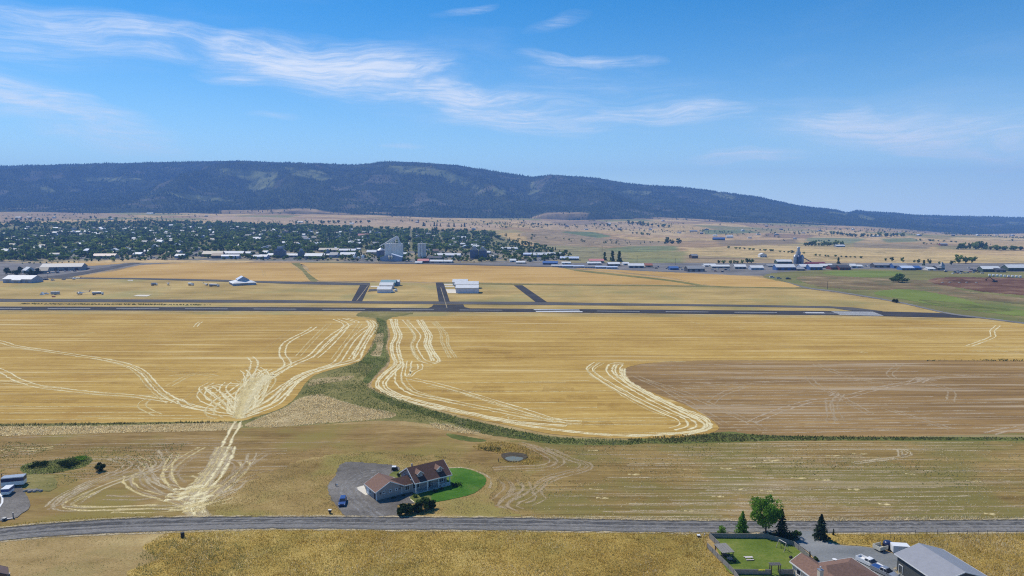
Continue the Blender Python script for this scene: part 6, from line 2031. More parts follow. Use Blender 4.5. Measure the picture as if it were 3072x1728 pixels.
wp_ = thing('standpipe', 'short pale standpipe post in the grass by the fence corner', 'post', P(2114, 1612))
MB().tube((0, 0, 0), (0, 0, .9), .07, .07, 8).build('shaft', M['wood_white'], wp_)
MB().box((0, 0, .92), (.22, .22, .08)).build('cap', M['wood_white'], wp_)

# ================================================================== BROWN ROOFED HOUSE
E = P(2369.5, 1684, 2.75)
bh = thing('house', 'beige house with tan shingle hip roof and chimney at the bottom edge', 'house', (E.x, E.y, 0), R(15))
TS = 'shingle_tan'
MB().span(.4, 5.3, -14, -.4, 0, 2.7).build('wall', M['siding_beige'], bh)
MB().span(5.3, 13.6, -11.6, -2.8, 0, 2.7).build('wall', M['siding_beige'], bh)
mb = MB()
mb.slab([(0, 0, 2.75), (2.85, 0, 4.35), (2.85, -14.5, 4.35), (0, -14.5, 2.75)], .16)
mb.slab([(2.85, 0, 4.35), (5.7, 0, 2.75), (5.7, -14.5, 2.75), (2.85, -14.5, 4.35)], .16)
r1 = mb.build('roof', M[TS], bh)
t = MB()
t.span(-.08, -.002, -14.5, .05, 2.5, 2.78)
t.hexa([(0, .003, 2.5), (0, .07, 2.5), (2.85, .07, 4.1), (2.85, .003, 4.1), (0, .003, 2.79), (0, .07, 2.79), (2.85, .07, 4.39), (2.85, .003, 4.39)])
t.build('fascia', M['trim_white'], r1)
mb = MB()
zr, ze = 5.0, 2.8
A_, B_ = (3.4, -7.1, zr), (8.9, -7.1, zr)
c1, c2, c3, c4 = (1.0, -2.2, ze), (14.2, -2.2, ze), (14.2, -12.0, ze), (1.0, -12.0, ze)
mb.poly([c1, A_, B_, c2]).poly([c2, B_, c3]).poly([c3, B_, A_, c4]).poly([c4, A_, c1]).poly([c1, c2, c3, c4])
r2 = mb.build('roof', M[TS], bh)
t = MB()
t.span(5.75, 14.25, -2.2, -2.13, 2.6, 2.83).span(14.203, 14.27, -12, -2.13, 2.6, 2.83)
t.build('gutter', M['trim_white'], r2)
cp = P(2461, 1722, 4.6)
lc = Matrix.Rotation(-R(15), 3, 'Z') @ (cp - Vector((E.x, E.y, 0)))
ch = MB().span(lc.x - .45, lc.x + .45, lc.y - .4, lc.y + .4, 3.6, 5.5).build('chimney', M['siding_beige'], bh)
MB().span(lc.x - .52, lc.x + .52, lc.y - .47, lc.y + .47, 5.5, 5.62).build('chimney_cap', M['galvanised'], ch)
MB().lathe([(.14, 5.62), (.14, 6.0), (.24, 6.02), (.2, 6.2), (.03, 6.28)], 10, (lc.x, lc.y, 0)).build('flue', M['chrome'], ch)
opening(bh, (.4, -2.6, 1.5), 1.2, 1.1, '-x')
opening(bh, (.4, -5.4, 1.5), 1.2, 1.1, '-x')
sat = MB().lathe([(.05, 0), (.35, .08), (.5, .22)], 12, (9.6, -2.4, 2.95)).build('satellite_dish', M['trim_white'], bh)

# ================================================================== GREY WORKSHOP
ca_ = P(2758, 1629, 6.0)
cb_ = P(2896, 1714.5, 6.0)
dv = ca_ - cb_
ws = thing('workshop', 'dark grey metal workshop with light grey gable roof at lower right', 'workshop', (cb_.x, cb_.y, 0), math.atan2(dv.y, dv.x) - math.pi / 2)
Lw = dv.length
gable(ws, -5.6, 5.6, .4, Lw - .4, 0, 4.05, 5.8, 'y', .45, 'siding_grey_green', 'metal_grey_roof', .14, 'trim_white')
opening(ws, (-5.6, Lw - 1.6, 1.1), .95, 2.0, '-x', pane='siding_grey_green', name='door')
MB().span(-5.64, -5.58, .5, Lw - .5, 3.35, 3.95).build('eave_band', M['siding_dark'], ws)
opening(ws, (0, .4, 1.9), 4.0, 3.4, '-y', name='roller_door', pane='metal_grey_roof', frame='trim_white')
gable(ws, -4.2, 4.8, -4.5, .35, 0, 2.6, 3.9, 'y', .3, 'siding_dark', 'metal_grey_roof', .12, 'trim_white')
pl = thing('plant_pot', 'white planter with pale flowers beside the workshop door', 'planter', P(2692, 1726))
MB().lathe([(.25, 0), (.38, .45), (.4, .5)], 10).build('pot', M['trim_white'], pl)
r_ = np.random.default_rng(3)
v_, q_ = leaf_quads(r_.normal(0, .2, (80, 3)) + np.array([0, 0, .7]), .16, r_)
link('foliage', np_mesh('foliage', v_, q_), M['straw_blades'], pl)
pl2 = thing('plant_pot', 'pale flower clump at the workshop corner above the planter', 'planter', P(2686, 1712))
MB().lathe([(.22, 0), (.3, .35)], 10).build('pot', M['wood_white'], pl2)
v_, q_ = leaf_quads(r_.normal(0, .2, (80, 3)) + np.array([0, 0, .55]), .16, r_)
link('foliage', np_mesh('foliage', v_, q_), M['straw_blades'], pl2)
# wire fence along the road at the right
for i, x in enumerate([2670, 2684, 2701, 2745, 2780, 2812, 2844, 2876, 2902, 2934, 2962, 2990, 3020, 3050]):
    y = 1606 if x > 2710 else (1612 + i * 8)
    t = thing('fence_post', 'thin dark steel post of the wire fence along the road' if x > 2710 else 'taller dark post of the wire fence behind the old truck', 'fence post', P(x, y), 0, 'wire fence posts along the road' if x > 2710 else 'wire fence posts behind the old truck')
    MB().tube((0, 0, 0), (0, 0, 1.4), .05, .05, 6).build('shaft', M['wood_dark'], t)
    MB().box((.06, 0, 1.1), (.06, .1, .04)).build('clip', M['galvanised'], t)

# ================================================================== AIRFIELD AND TOWN BUILDINGS
def barn(name, label, x0, x1, yt, yb, roof, wall, depth=14.0, frac=.6, rot=0.0, along='x', cat='building', doors=2, group=None, over=.5, trim=None):
    b = G((x0 + x1) / 2, yb)
    k = mpp(b)
    w = (x1 - x0) * k
    h = height_for(b, yt) * .96
    t = thing(name, label, cat, b, rot, group)
    ze = h * frac
    gable(t, -w / 2, w / 2, 0, depth, 0, ze, h, along, over, 'wall_' + wall, 'roof_' + roof, .25, trim)
    for i in range(doors):
        cx = -w / 2 + w * (i + .5) / doors
        dw = min(w / doors * .55, 4.5)
        dh = ze * .72
        MB().span(cx - dw / 2, cx + dw / 2, -.08, .05, 0, dh).build('door' if i % 2 == 0 else 'window', M['wall_dark' if wall not in ('dark', 'bluegrey') else 'wall_grey'], t)
    return t


# hangars by the taxiways (nearest first)
barn('hangar', 'grey walled hangar with white roof, front one of the left hangar group', 1131.7, 1172.7, 860.5, 879, 'white', 'hangar', 11, .62, cat='hangar', doors=0)
barn('hangar', 'white roofed hangar, middle one of the left hangar group', 1138.5, 1177.6, 848.5, 867, 'white', 'hangar', 11, .62, cat='hangar', doors=0)
barn('hangar', 'teal hangar with teal roof at the back of the left hangar group', 1142, 1186, 840.5, 859, 'teal', 'teal', 12, .62, cat='hangar', doors=0)
barn('hangar', 'small white hangar behind the teal hangar', 1186.5, 1197, 840, 857, 'white', 'bluegrey', 9, .7, cat='hangar', doors=0)
barn('hangar', 'large pale hangar with white roof, front one of the right hangar group', 1367.7, 1434.5, 856.7, 880, 'white', 'hangar', 15, .72, cat='hangar', doors=0)
barn('hangar', 'large white roofed hangar, middle one of the right hangar group', 1364.6, 1434.5, 845, 866, 'white', 'hangar', 14, .62, cat='hangar', doors=0)
barn('hangar', 'white hangar at the back of the right hangar group', 1358, 1402, 838.4, 857, 'white', 'white', 12, .62, cat='hangar', doors=0)
tk = thing('fuel_tank', 'small round white tank right of the front left hangar', 'tank', P(1187.6, 874.5))
MB().lathe([(1.5, .3), (1.7, .6), (1.7, 2.0), (1.2, 2.6), (.2, 2.8)], 14).build('vessel', M['tank_white'], tk, smooth=True)
MB().box((0, 0, .15), (2.6, 2.6, .3)).build('base', M['concrete'], tk)
van = thing('van', 'white van parked against the end of the front left hangar', 'van', P(1176, 878), R(20))
MB().prism([(-2.4, .4), (2.4, .4), (2.4, 1.1), (1.7, 1.3), (1.2, 2.2), (-2.4, 2.2)], -.95, .95, 'y').build('body', M['car_white'], van, bevel=.08)
MB().frustum((1.25, 1.75, -.8, .8), 1.3, (1.15, 1.3, -.75, .75), 2.0).build('windscreen', M['glass_dark'], van)
for sx in (-1.5, 1.5):
    for sy in (-.85, .85):
        wheel(van, sx, sy)

# tiered blue grey hangar
hb = thing('hangar', 'tiered blue grey hangar with skirt roof standing alone left of the taxiways', 'hangar', P(699, 857.8), R(31))
MB().span(0, 25, 0, 26, 0, 2.6).build('wall', M['wall_bluegrey'], hb)
mb = MB()
mb.slab([(-.6, -.6, 2.75), (25.6, -.6, 2.75), (18.5, 6.5, 5.2), (6.5, 6.5, 5.2)], .2).slab([(-.6, -.6, 2.75), (6.5, 6.5, 5.2), (6.5, 20, 5.2), (-.6, 26.6, 2.75)], .2)
mb.slab([(25.6, -.6, 2.75), (25.6, 26.6, 2.75), (18.5, 20, 5.2), (18.5, 6.5, 5.2)], .2).slab([(-.6, 26.6, 2.75), (6.5, 20, 5.2), (18.5, 20, 5.2), (25.6, 26.6, 2.75)], .2)
mb.build('skirt_roof', M['roof_white'], hb)
gable(hb, 6.5, 18.5, 6.5, 20, 5.0, 6.2, 9.6, 'y', .5, 'elevator_grey' if False else 'wall_bluegrey', 'roof_bluewhite', .2)
MB().span(8, 16, -.06, 0.04, 0, 2.3).build('hangar_door', M['wall_grey'], hb)
MB().span(-.06, .04, 7, 17, 0, 2.3).build('hangar_door', M['wall_grey'], hb)


def helicopter(label, px, py, rz, s=1.0, tailc='red_paint'):
    t = thing('helicopter', label, 'helicopter', P(px, py), rz)
    t.scale = (s, s, s)
    bm = MB()
    bm.lathe([(.15, -1.9), (.75, -1.5), (1.05, -.6), (1.1, .3), (.85, 1.3), (.3, 1.9)], 12)
    bm.v = [(z_ * 1.25, x_, y_ + 1.6) for (x_, y_, z_) in bm.v]
    bm.build('fuselage', M['car_white'], t, smooth=True)
    gl = MB()
    gl.lathe([(.1, .7), (.88, .95), (.8, 1.45), (.32, 1.95), (.05, 2.02)], 12)
    gl.v = [(z_ * 1.25 + .05, x_ * .98, y_ * .85 + 1.72) for (x_, y_, z_) in gl.v]
    gl.build('canopy', M['glass_dark'], t, smooth=True)
    MB().tube((-1.8, 0, 1.95), (-7.2, 0, 2.3), .38, .16, 10).build('tail_boom', M['car_white'], t)
    fin = MB().hexa([(-7.5, -.05, 2.2), (-6.6, -.05, 2.2), (-6.6, .05, 2.2), (-7.5, .05, 2.2), (-8.2, -.05, 3.9), (-7.6, -.05, 3.9), (-7.6, .05, 3.9), (-8.2, .05, 3.9)]).build('tail_fin', M[tailc], t)
    MB().box((-7.9, .15, 3.4), (.14, .05, 1.9)).build('tail_rotor', M['rubber'], fin)
    MB().tube((0, 0, 2.6), (0, 0, 3.3), .22, .14, 8).build('mast', M['black_plastic'], t)
    for k in range(2):
        a = .5 + k * math.pi
        MB().box((math.cos(a) * 3.4, math.sin(a) * 3.4, 3.3), (6.6, .32, .06), a).build('rotor_blade', M['car_white'], t)
    for sy in (-1, 1):
        MB().tube((-1.9, sy * 1.0, .12), (2.1, sy * 1.0, .12), .08, .08, 6).tube((-.9, sy * .6, .9), (-.9, sy * 1.0, .12), .06, .06, 5).tube((1.0, sy * .6, .9), (1.0, sy * 1.0, .12), .06, .06, 5).build('skid', M['black_plastic'], t)
    return t


helicopter('white helicopter parked between the grey trailer and the tank truck', 240, 884.5, R(-140), 1.15)
helicopter('white helicopter with raised tail in the middle of the airfield grass', 505, 856, R(-70), 1.0)
helicopter('white helicopter near the car park at the left of the airfield', 222, 839.5, R(-160), 1.0)
helicopter('dark tailed helicopter beside the fuel truck near the tiered hangar', 620, 857.5, R(-40), 1.0, 'black_plastic')


def tank_truck(label, px, py, rz, tank='tank_white', L=8.0):
    t = thing('tank_truck', label, 'truck', P(px, py), rz)
    MB().tube((-L / 2, 0, 2.1), (L / 2 - 2.2, 0, 2.1), 1.15, 1.15, 14).build('tank', M[tank], t, smooth=False)
    MB().span(-L / 2, L / 2 - .2, -.5, .5, .7, .98).build('chassis', M['black_plastic'], t)
    cb = MB().prism([(L / 2 - 2.0, .7), (L / 2, .7), (L / 2, 1.5), (L / 2 - .5, 2.6), (L / 2 - 2.0, 2.6)], -1.15, 1.15, 'y').build('cab', M['car_white'], t, bevel=.08)
    MB().hexa([(L / 2 - .02, -1, 1.5), (L / 2 + .03, -1, 1.5), (L / 2 + .03, 1, 1.5), (L / 2 - .02, 1, 1.5), (L / 2 - .48, -1, 2.5), (L / 2 - .43, -1, 2.5), (L / 2 - .43, 1, 2.5), (L / 2 - .48, 1, 2.5)]).build('windscreen', M['glass_dark'], cb)
    for xx in (-L / 2 + 1, -L / 2 + 2.2, L / 2 - 1.0):
        for s in (-1, 1):
            wheel(t, xx, s * 1.0, .5, .3)
    return t


tank_truck('grey tank truck at the near edge of the airfield grass', 294, 884.5, R(18), 'galvanised', 10)
tank_truck('fuel truck with silver tank beside the tiered hangar', 643, 860, R(-12), 'galvanised', 12)
tank_truck('small tank truck in the middle of the airfield, left of the helicopter', 463, 856.5, R(60), 'galvanised', 7)
tank_truck('white tank truck left of the tiered hangar group', 573, 856.5, R(-20), 'tank_white', 7)
box_trailer('box_trailer', 'grey box trailer on the airfield left of the parked helicopter', P(166, 884), R(20), 7.5, 2.6, 2.6, 'galvanised', 'car_white')
car('pickup_truck', 'white pickup in front of the grey airfield trailer', P(138, 883), R(10), 'car_white', 'pickup', 'pickup')
tn = thing('tent', 'small white tent left of the airfield pickup', 'tent', P(127, 884), R(10))
MB().poly([(-2, -1.8, 0), (2, -1.8, 0), (0, -1.8, 2.6)]).poly([(-2, 1.8, 0), (0, 1.8, 2.6), (2, 1.8, 0)]).poly([(-2, -1.8, 0), (0, -1.8, 2.6), (0, 1.8, 2.6), (-2, 1.8, 0)]).poly([(2, -1.8, 0), (2, 1.8, 0), (0, 1.8, 2.6), (0, -1.8, 2.6)]).build('canopy', M['tank_white'], tn)
MB().tube((0, -1.9, 0), (0, -1.9, 2.7), .05, .05, 5).build('pole', M['wood_light'], tn)
wt_ = thing('water_bag', 'small dark red tank lying in front of the airfield trailer', 'tank', P(161, 891.5))
MB().tube((-1.6, 0, .55), (1.6, 0, .55), .55, .55, 10).build('vessel', M['red_paint'], wt_)
MB().box((0, 0, .08), (3.0, 1.0, .14)).build('cradle', M['black_plastic'], wt_)
car('car', 'dark grey parked car at the far left of the airfield', P(191, 840), R(170), 'car_silver')

# buildings at the left edge
barn('hangar', 'grey hangar with broad white roof at the left edge', 5, 98, 827, 849, 'white', 'bluegrey', 18, .55, R(-6), cat='hangar', doors=3)
barn('barn', 'low lean-to shed in front of the white roofed hangar', 34, 62, 836, 849.5, 'white', 'bluegrey', 7, .72, R(-6), cat='shed', doors=1)
barn('barn', 'long grey warehouse with grey roof beside the town road', 127, 239, 791, 812, 'grey', 'grey', 22, .55, R(12), cat='warehouse', doors=4)
barn('barn', 'dark gabled barn left of the long grey warehouse', 108, 140, 803, 821, 'dark', 'grey', 14, .5, R(20), cat='barn', doors=1)
barn('barn', 'white gabled house among the trees at the left', 62, 84, 801, 820, 'white', 'white', 12, .5, R(-30), cat='house', doors=1)
barn('barn', 'white shed beside the broad roofed hangar', 86, 98, 827.5, 843, 'white', 'white', 9, .6, cat='shed', doors=1)
barn('barn', 'long low building with blue end at the left edge of town', -4, 42, 746, 757, 'white', 'blue', 14, .6, R(10), doors=2)
# the line of warehouses and elevators along the town edge
barn('barn', 'peach roofed long barn at the edge of the golden field', 278, 343, 761, 775.5, 'peach', 'tan', 16, .55, R(3), doors=4, cat='barn')
barn('warehouse', 'wide brown warehouse with pale roof behind the quonset hut', 607, 665, 753.5, 770, 'tan', 'brown', 18, .5, R(4), doors=3, cat='warehouse')
barn('warehouse', 'white roofed warehouse wing right of the brown warehouse', 665, 728, 753.5, 768, 'white', 'brown', 16, .55, R(4), doors=3, cat='warehouse')
barn('barn', 'dark gabled shop in front of the brown warehouse', 634, 666, 759, 775, 'brown', 'brown', 14, .55, doors=1, cat='shop')
qb = G(690, 776)
qk = mpp(qb)
qt = thing('quonset_hut', 'grey arched quonset hut in front of the white warehouse wing', 'hut', qb, R(10))
wq, hq = 52 * qk, 7.5
MB().prism([(hq * 1.1 * math.cos(math.pi * i / 12) + hq * 1.1, hq * math.sin(math.pi * i / 12)) for i in range(13)], -wq / 2, wq / 2, 'x').build('shell', M['galvanised'], qt)
MB().span(-wq / 2 - .1, -wq / 2, hq * .6, hq * 1.6, 0, 5).build('door', M['wall_dark'], qt)
for (x0, x1, yt, yb, rf, wl_, lab) in [
    (398, 422, 757, 768, 'white', 'grey', 'small white roofed shed right of the peach barn'), (413, 443, 750, 759, 'white', 'tan', 'white shop behind the small shed right of the peach barn'), (455, 470, 754, 761, 'white', 'white', 'tiny white shed left of the grey double shop'),
    (502, 538, 751, 762, 'grey', 'bluegrey', 'grey roofed shop left of the brown warehouse'), (524, 550, 762, 774, 'white', 'bluegrey', 'blue grey shop with pale roof at the field edge'), (733, 750, 755, 765, 'white', 'white', 'white shed right of the warehouse wing'),
    (758, 775, 765, 776, 'white', 'blue', 'blue and white shed left of the dark elevator'), (775, 800, 764, 777, 'white', 'bluegrey', 'pale shed beside the dark elevator'), (786, 800, 752, 764, 'white', 'white', 'white house behind the pale shed by the dark elevator'),
    (800, 822, 760, 772, 'white', 'white', 'white annex left of the dark elevator'), (856, 894, 761, 772, 'white', 'grey', 'white roofed shed between the two dark elevators'), (912, 966, 760, 777, 'white', 'tan', 'wide white roofed seed shed at the field edge'),
    (955, 1014, 744, 756, 'tan', 'tan', 'long tan roofed warehouse behind the seed shed'), (962, 985, 761, 772, 'white', 'white', 'white annex right of the seed shed'), (988, 1012, 757, 774, 'grey', 'bluegrey', 'blue grey shop right of the slim elevator'),
    (1016, 1066, 746.5, 757, 'white', 'grey', 'upper one of two stacked long white roofs'), (1019, 1064, 757, 771, 'white', 'grey', 'lower one of two stacked long white roofs'), (1060, 1080, 744, 750, 'white', 'white', 'small white roof above the two long white roofs'),
    (1100, 1128, 750, 763, 'white', 'tan', 'white roofed shop left of the round grain bin'), (1205, 1222, 758, 766, 'white', 'white', 'white house right of the concrete elevator'), (1253, 1286, 777, 789, 'pink', 'red', 'red roofed depot in front of the second concrete tower'),
    (1286, 1356, 780, 789, 'white', 'grey', 'very long white roofed freight shed'), (1305, 1381, 760, 772, 'white', 'bluegrey', 'long white roofed store behind the freight shed'), (1280, 1325, 769, 779, 'dark', 'dark', 'long dark roofed shed right of the second tower'),
    (1245, 1265, 785, 791, 'white', 'white', 'low white trailer home at the main street corner'), (1456, 1470, 753, 762, 'white', 'grey', 'white roofed house right of the dark blue bins'), (1476, 1490, 766, 774, 'white', 'white', 'white shed on the road right of the bins'),
    (1500, 1560, 742, 750, 'white', 'bluegrey', 'long white roofed school building right of the bins'), (1570, 1600, 759, 768, 'bluewhite', 'blue', 'blue shop left of the white gabled hall'), (1600, 1640, 758, 772, 'white', 'bluegrey', 'white gabled hall at the right end of town'),
    (1640, 1684, 758, 766, 'white', 'green', 'long white shed right of the white gabled hall'), (1680, 1736, 770, 781, 'bluewhite', 'green', 'long grey green shed left of the pink roof'), (1530, 1548, 777, 786, 'white', 'white', 'small white gabled house at the field corner'), (1548, 1575, 784, 791, 'white', 'tan', 'cream house with white roof at the field corner'),
    (1628, 1672, 784, 794, 'blue', 'blue', 'dark blue shop above the storage rows'), (1686, 1712, 786, 792, 'white', 'white', 'small white roof above the storage rows'), (1763, 1804, 786, 794, 'white', 'grey', 'white roofed shop right below the pink roof'),
    (1768, 1812, 777, 789, 'pink', 'tan', 'pink roofed house behind the storage rows'), (1825, 1860, 787, 798, 'white', 'dark', 'dark gabled shop with white roof edge'), (1870, 1888, 787, 795, 'white', 'white', 'white arched shop right of the dark gabled shop'),
    (1886, 1932, 791, 804, 'white', 'grey', 'grey shop with white roof at the end of the storage rows'), (1936, 1958, 791, 802, 'redorange', 'tan', 'rust roofed house beside the storage rows'), (2010, 2036, 800, 810, 'blue', 'blue', 'low blue shed left of the dark open shed'),
    (2063, 2115, 798, 815, 'grey', 'dark', 'dark open fronted shed with grey roof by the field'), (2114, 2150, 792, 800, 'white', 'white', 'white roofed shop behind the dark open shed'), (2135, 2190, 795, 804, 'white', 'grey', 'long white roofed shed right of the dark open shed'),
    (2205, 2238, 794, 807, 'white', 'grey', 'white arched shed left of the lane'), (2254, 2291, 797, 810, 'white', 'bluegrey', 'white roofed shop right of the arched shed'), (2304, 2332, 794, 801, 'grey', 'grey', 'grey tank shed left of the white gabled works'),
    (2329, 2386, 793, 811, 'white', 'blue', 'white gabled works with blue walls below the metal tower'), (2332, 2377, 779, 791, 'white', 'green', 'white roofed shed left of the metal tower'), (2392, 2414, 803, 812, 'grey', 'dark', 'small dark lean-to below the metal tower'),
    (2403, 2432, 793, 808, 'white', 'bluegrey', 'pale blue shop right of the metal tower'), (2430, 2468, 793, 810, 'white', 'blue', 'long blue walled shop right of the metal tower'), (2425, 2480, 787, 795, 'red', 'red', 'dark red roof behind the blue walled shop'),
    (2464, 2498, 792, 804, 'white', 'tan', 'cream shop between the blue and the dark red sheds'), (2493, 2518, 796, 809, 'dark', 'red', 'left half of the dark red shed'), (2519, 2553, 796, 810, 'dark', 'red', 'right half of the dark red shed'),
    (2554, 2570, 792, 804, 'white', 'white', 'small white gabled shed right of the dark red shed'), (2570, 2588, 795, 803, 'white', 'white', 'white house right of the small gabled shed'), (2625, 2685, 789, 803, 'grey', 'dark', 'long grey roofed implement shed'),
    (2682, 2722, 790, 805, 'grey', 'blue', 'blue walled shed behind the blue workshop'), (2706, 2742, 798, 811, 'bluewhite', 'blue', 'left bay of the bright blue workshop'), (2740, 2765, 798, 810, 'blue', 'blue', 'right bay of the bright blue workshop'),
    (2765, 2784, 798, 808, 'grey', 'bluegrey', 'grey container shed right of the blue workshop'), (2784, 2806, 803, 811, 'white', 'white', 'white covered stack in the vehicle yard'), (2813, 2834, 797, 811, 'grey', 'dark', 'grey gabled chapel-like shop in the vehicle yard'),
    (2950, 3000, 799, 816, 'white', 'green', 'white roofed green hall at the vehicle yard'), (2990, 3018, 805, 817, 'dark', 'dark', 'dark gable end hall beside the white roofed hall'), (3024, 3085, 794, 814, 'white', 'green', 'large white roofed barn at the right edge'),
    (2612, 2642, 706, 710, 'white', 'white', 'long white farm shed below the ridge at the right'), (2508, 2536, 734, 741, 'white', 'grey', 'white barn at the right end of the farm windbreak'), (2822, 2842, 729, 737, 'grey', 'red', 'red barn alone in the far tan field'),
    (2140, 2175, 712, 721, 'blue', 'dark', 'long dark blue roofed arena in the far fields'), (2180, 2200, 706, 713, 'white', 'white', 'white farmhouse right of the dark arena'), (2140, 2152, 704, 709, 'white', 'white', 'small white farmhouse behind the dark arena'),
    (1823, 1832, 668, 675, 'white', 'white', 'white farmhouse on the hillside right of town'), (2070, 2092, 690, 695, 'grey', 'grey', 'grey farm roof in the middle of the far fields'), (2270, 2282, 701, 705, 'white', 'white', 'white barn in the far fields left of the tower'),
    (440, 458, 638, 642, 'white', 'white', 'white roofed shed high on the left foothill'), (340, 352, 631, 634, 'white', 'tan', 'small pale house at the forest edge'), (892, 908, 664, 669, 'white', 'white', 'white barn in the pasture behind town'), (1048, 1060, 668, 673, 'white', 'white', 'white barn above the grain elevator'),
    (44, 62, 650, 655, 'white', 'grey', 'white roofed house in the left hillside hamlet'), (78, 92, 650, 654, 'tan', 'tan', 'tan roofed house in the left hillside hamlet'), (1074, 1112, 701, 712, 'pink', 'white', 'wide school with pinkish roof among the trees'), (1064, 1092, 718, 726, 'white', 'white', 'white church hall among the trees behind the elevator')]:
    far_ = yb < 745
    dp = 12 if far_ else 15
    barn('building' if 'house' not in lab else 'house', lab, x0, x1, yt, yb, rf, wl_, dp, .55, rng.uniform(-.12, .12), doors=0 if far_ else (1 if x1 - x0 < 30 else 3), cat='house' if 'house' in lab.split(' ') else 'building')
# storage rows: low units in a line
cols_ = ['white', 'bluewhite', 'bluewhite', 'grey', 'bluewhite', 'bluewhite']
labs_ = ['leftmost unit of the long storage row at the field edge', 'second unit of the long storage row from the left', 'third unit of the long storage row from the left', 'grey unit in the middle of the long storage row', 'fifth unit of the long storage row from the left', 'rightmost unit of the long storage row at the field edge']
for i in range(6):
    barn('storage_unit', labs_[i], 1655 + i * 33, 1687 + i * 33, 794.5 + i * .9, 802 + i * .95, cols_[i], 'bluegrey', 9, .7, -.05, doors=4, cat='storage')

# the concrete grain elevator
eb = G(1181, 778)
ek = mpp(eb)
ge = thing('grain_elevator', 'tall concrete grain elevator with slanting grain spouts over the town', 'grain elevator', eb)
hs = height_for(eb, 732)
W_ = 48 * ek
for i, (xa, r_s) in enumerate([(-20.5, 3.0), (-11.5, 3.0)]):
    MB().lathe([(r_s * 1.55, 0), (r_s * 1.55, hs)], 20, (xa * ek * 1.0, 6, 0)).build('silo', M['silo_concrete'], ge, smooth=False)
for i in range(4):
    MB().lathe([(4.2, 0), (4.2, hs)], 20, (1.5 * ek + i * 6.3 * ek - 1, 6, 0)).build('silo', M['silo_concrete'], ge)
    MB().lathe([(4.2, 0), (4.2, hs - .02)], 20, (1.5 * ek + i * 6.3 * ek - 1, 14, 0)).build('silo', M['silo_concrete'], ge)
MB().span(-1.2 * ek, 23.5 * ek, 4.5, 15, 0, hs - .1).build('workhouse', M['silo_concrete'], ge)
MB().span(-24 * ek, 24 * ek, 2.5, 15.5, hs, hs + .9).build('gallery_deck', M['silo_concrete'], ge)
top = Vector((10 * ek, 8, height_for(eb, 708)))
for (sx, sy) in ((-2.2, 5), (2.2, 5), (-2.2, 11), (2.2, 11)):
    MB().tube((top.x + sx * 2.2, sy, hs + .9), (top.x + sx * .5, (sy + 8) / 2, top.z), .28, .22, 6).build('tower_leg', M['silo_concrete'], ge)
for f_ in (.25, .5, .75):
    zz = hs + (top.z - hs) * f_
    MB().box((top.x, 8, zz), (7.5 * (1 - f_) + 2.5, 4, .4)).build('tower_brace', M['silo_concrete'], ge)
MB().box((top.x, 8, top.z), (2.6, 2.6, 2.4)).build('head_box', M['wall_dark'], ge)
for (dx, z1) in ((-43, height_for(eb, 739.5)), (-18, hs + 1), (-11, hs + 1), (-4, hs + 1), (15, hs + 1), (20, hs + 1)):
    MB().tube((top.x, 7, top.z), (dx * ek, 6, z1), .8, .8, 8).build('grain_spout', M['trim_white'], ge)
gb = G(1141, 775)
bn = thing('grain_bin', 'round dark blue grain bin with conical roof left of the elevator', 'grain bin', gb)
gr_ = 13.2 * mpp(gb)
gh = height_for(gb, 751)
MB().lathe([(gr_, 0), (gr_, gh)], 24, (0, gr_, 0)).build('shell', M['bin_blue'], bn)
MB().lathe([(gr_ * 1.04, gh), (gr_ * .15, height_for(gb, 744)), (.1, height_for(gb, 743.5))], 24, (0, gr_, 0)).build('roof', M['galvanised'], bn)
sb = G(1172.5, 784.5)
sk = mpp(sb)
sh_ = thing('seed_shed', 'blue grey gabled shed with two white hoppers in front of the elevator', 'shed', sb)
w2, zp = 32.5 * sk, height_for(sb, 762)
gable(sh_, -w2, w2, 0, 16, 0, zp * .55, zp, 'y', .4, 'wall_bluegrey', 'roof_bluewhite', .3)
for dx in (-4.2, 3.8):
    MB().lathe([(.3, 0), (2.0, 3.0), (2.1, 5.6), (.4, 6.6)], 14, (dx * sk, -2.4, 3.5)).build('hopper', M['cream_paint'], sh_)
    for a in (-1, 1):
        MB().tube((dx * sk + a * 1.4, -2.4, 0), (dx * sk + a * 1.4, -2.4, 5.5), .15, .15, 5).build('hopper_leg', M['galvanised'], sh_)
cb2 = G(1265, 776)
ck = mpp(cb2)
ct = thing('grain_elevator', 'second concrete elevator tower right of the main street', 'grain elevator', cb2)
hc = height_for(cb2, 732)
for i in range(3):
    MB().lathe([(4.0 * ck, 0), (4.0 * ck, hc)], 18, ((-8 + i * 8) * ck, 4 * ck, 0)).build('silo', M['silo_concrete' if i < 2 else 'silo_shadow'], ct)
    MB().lathe([(4.0 * ck, 0), (4.0 * ck, hc - .03)], 18, ((-8 + i * 8) * ck, 11 * ck, 0)).build('silo', M['silo_concrete'], ct)
MB().span(-12 * ck, 12 * ck, 0.2, 14 * ck, hc, hc + .8).build('gallery_deck', M['silo_concrete'], ct)
for s in (-1, 1):
    MB().tube((s * 4 * ck, 4 * ck, hc), (0, 4 * ck, height_for(cb2, 723)), .4, .3, 6).build('tower_leg', M['silo_concrete'], ct)
MB().tube((2 * ck, 4 * ck, hc + 1.4), (35 * ck, 4 * ck, hc - 1.5), .5, .5, 6).build('conveyor', M['silo_concrete'], ct)
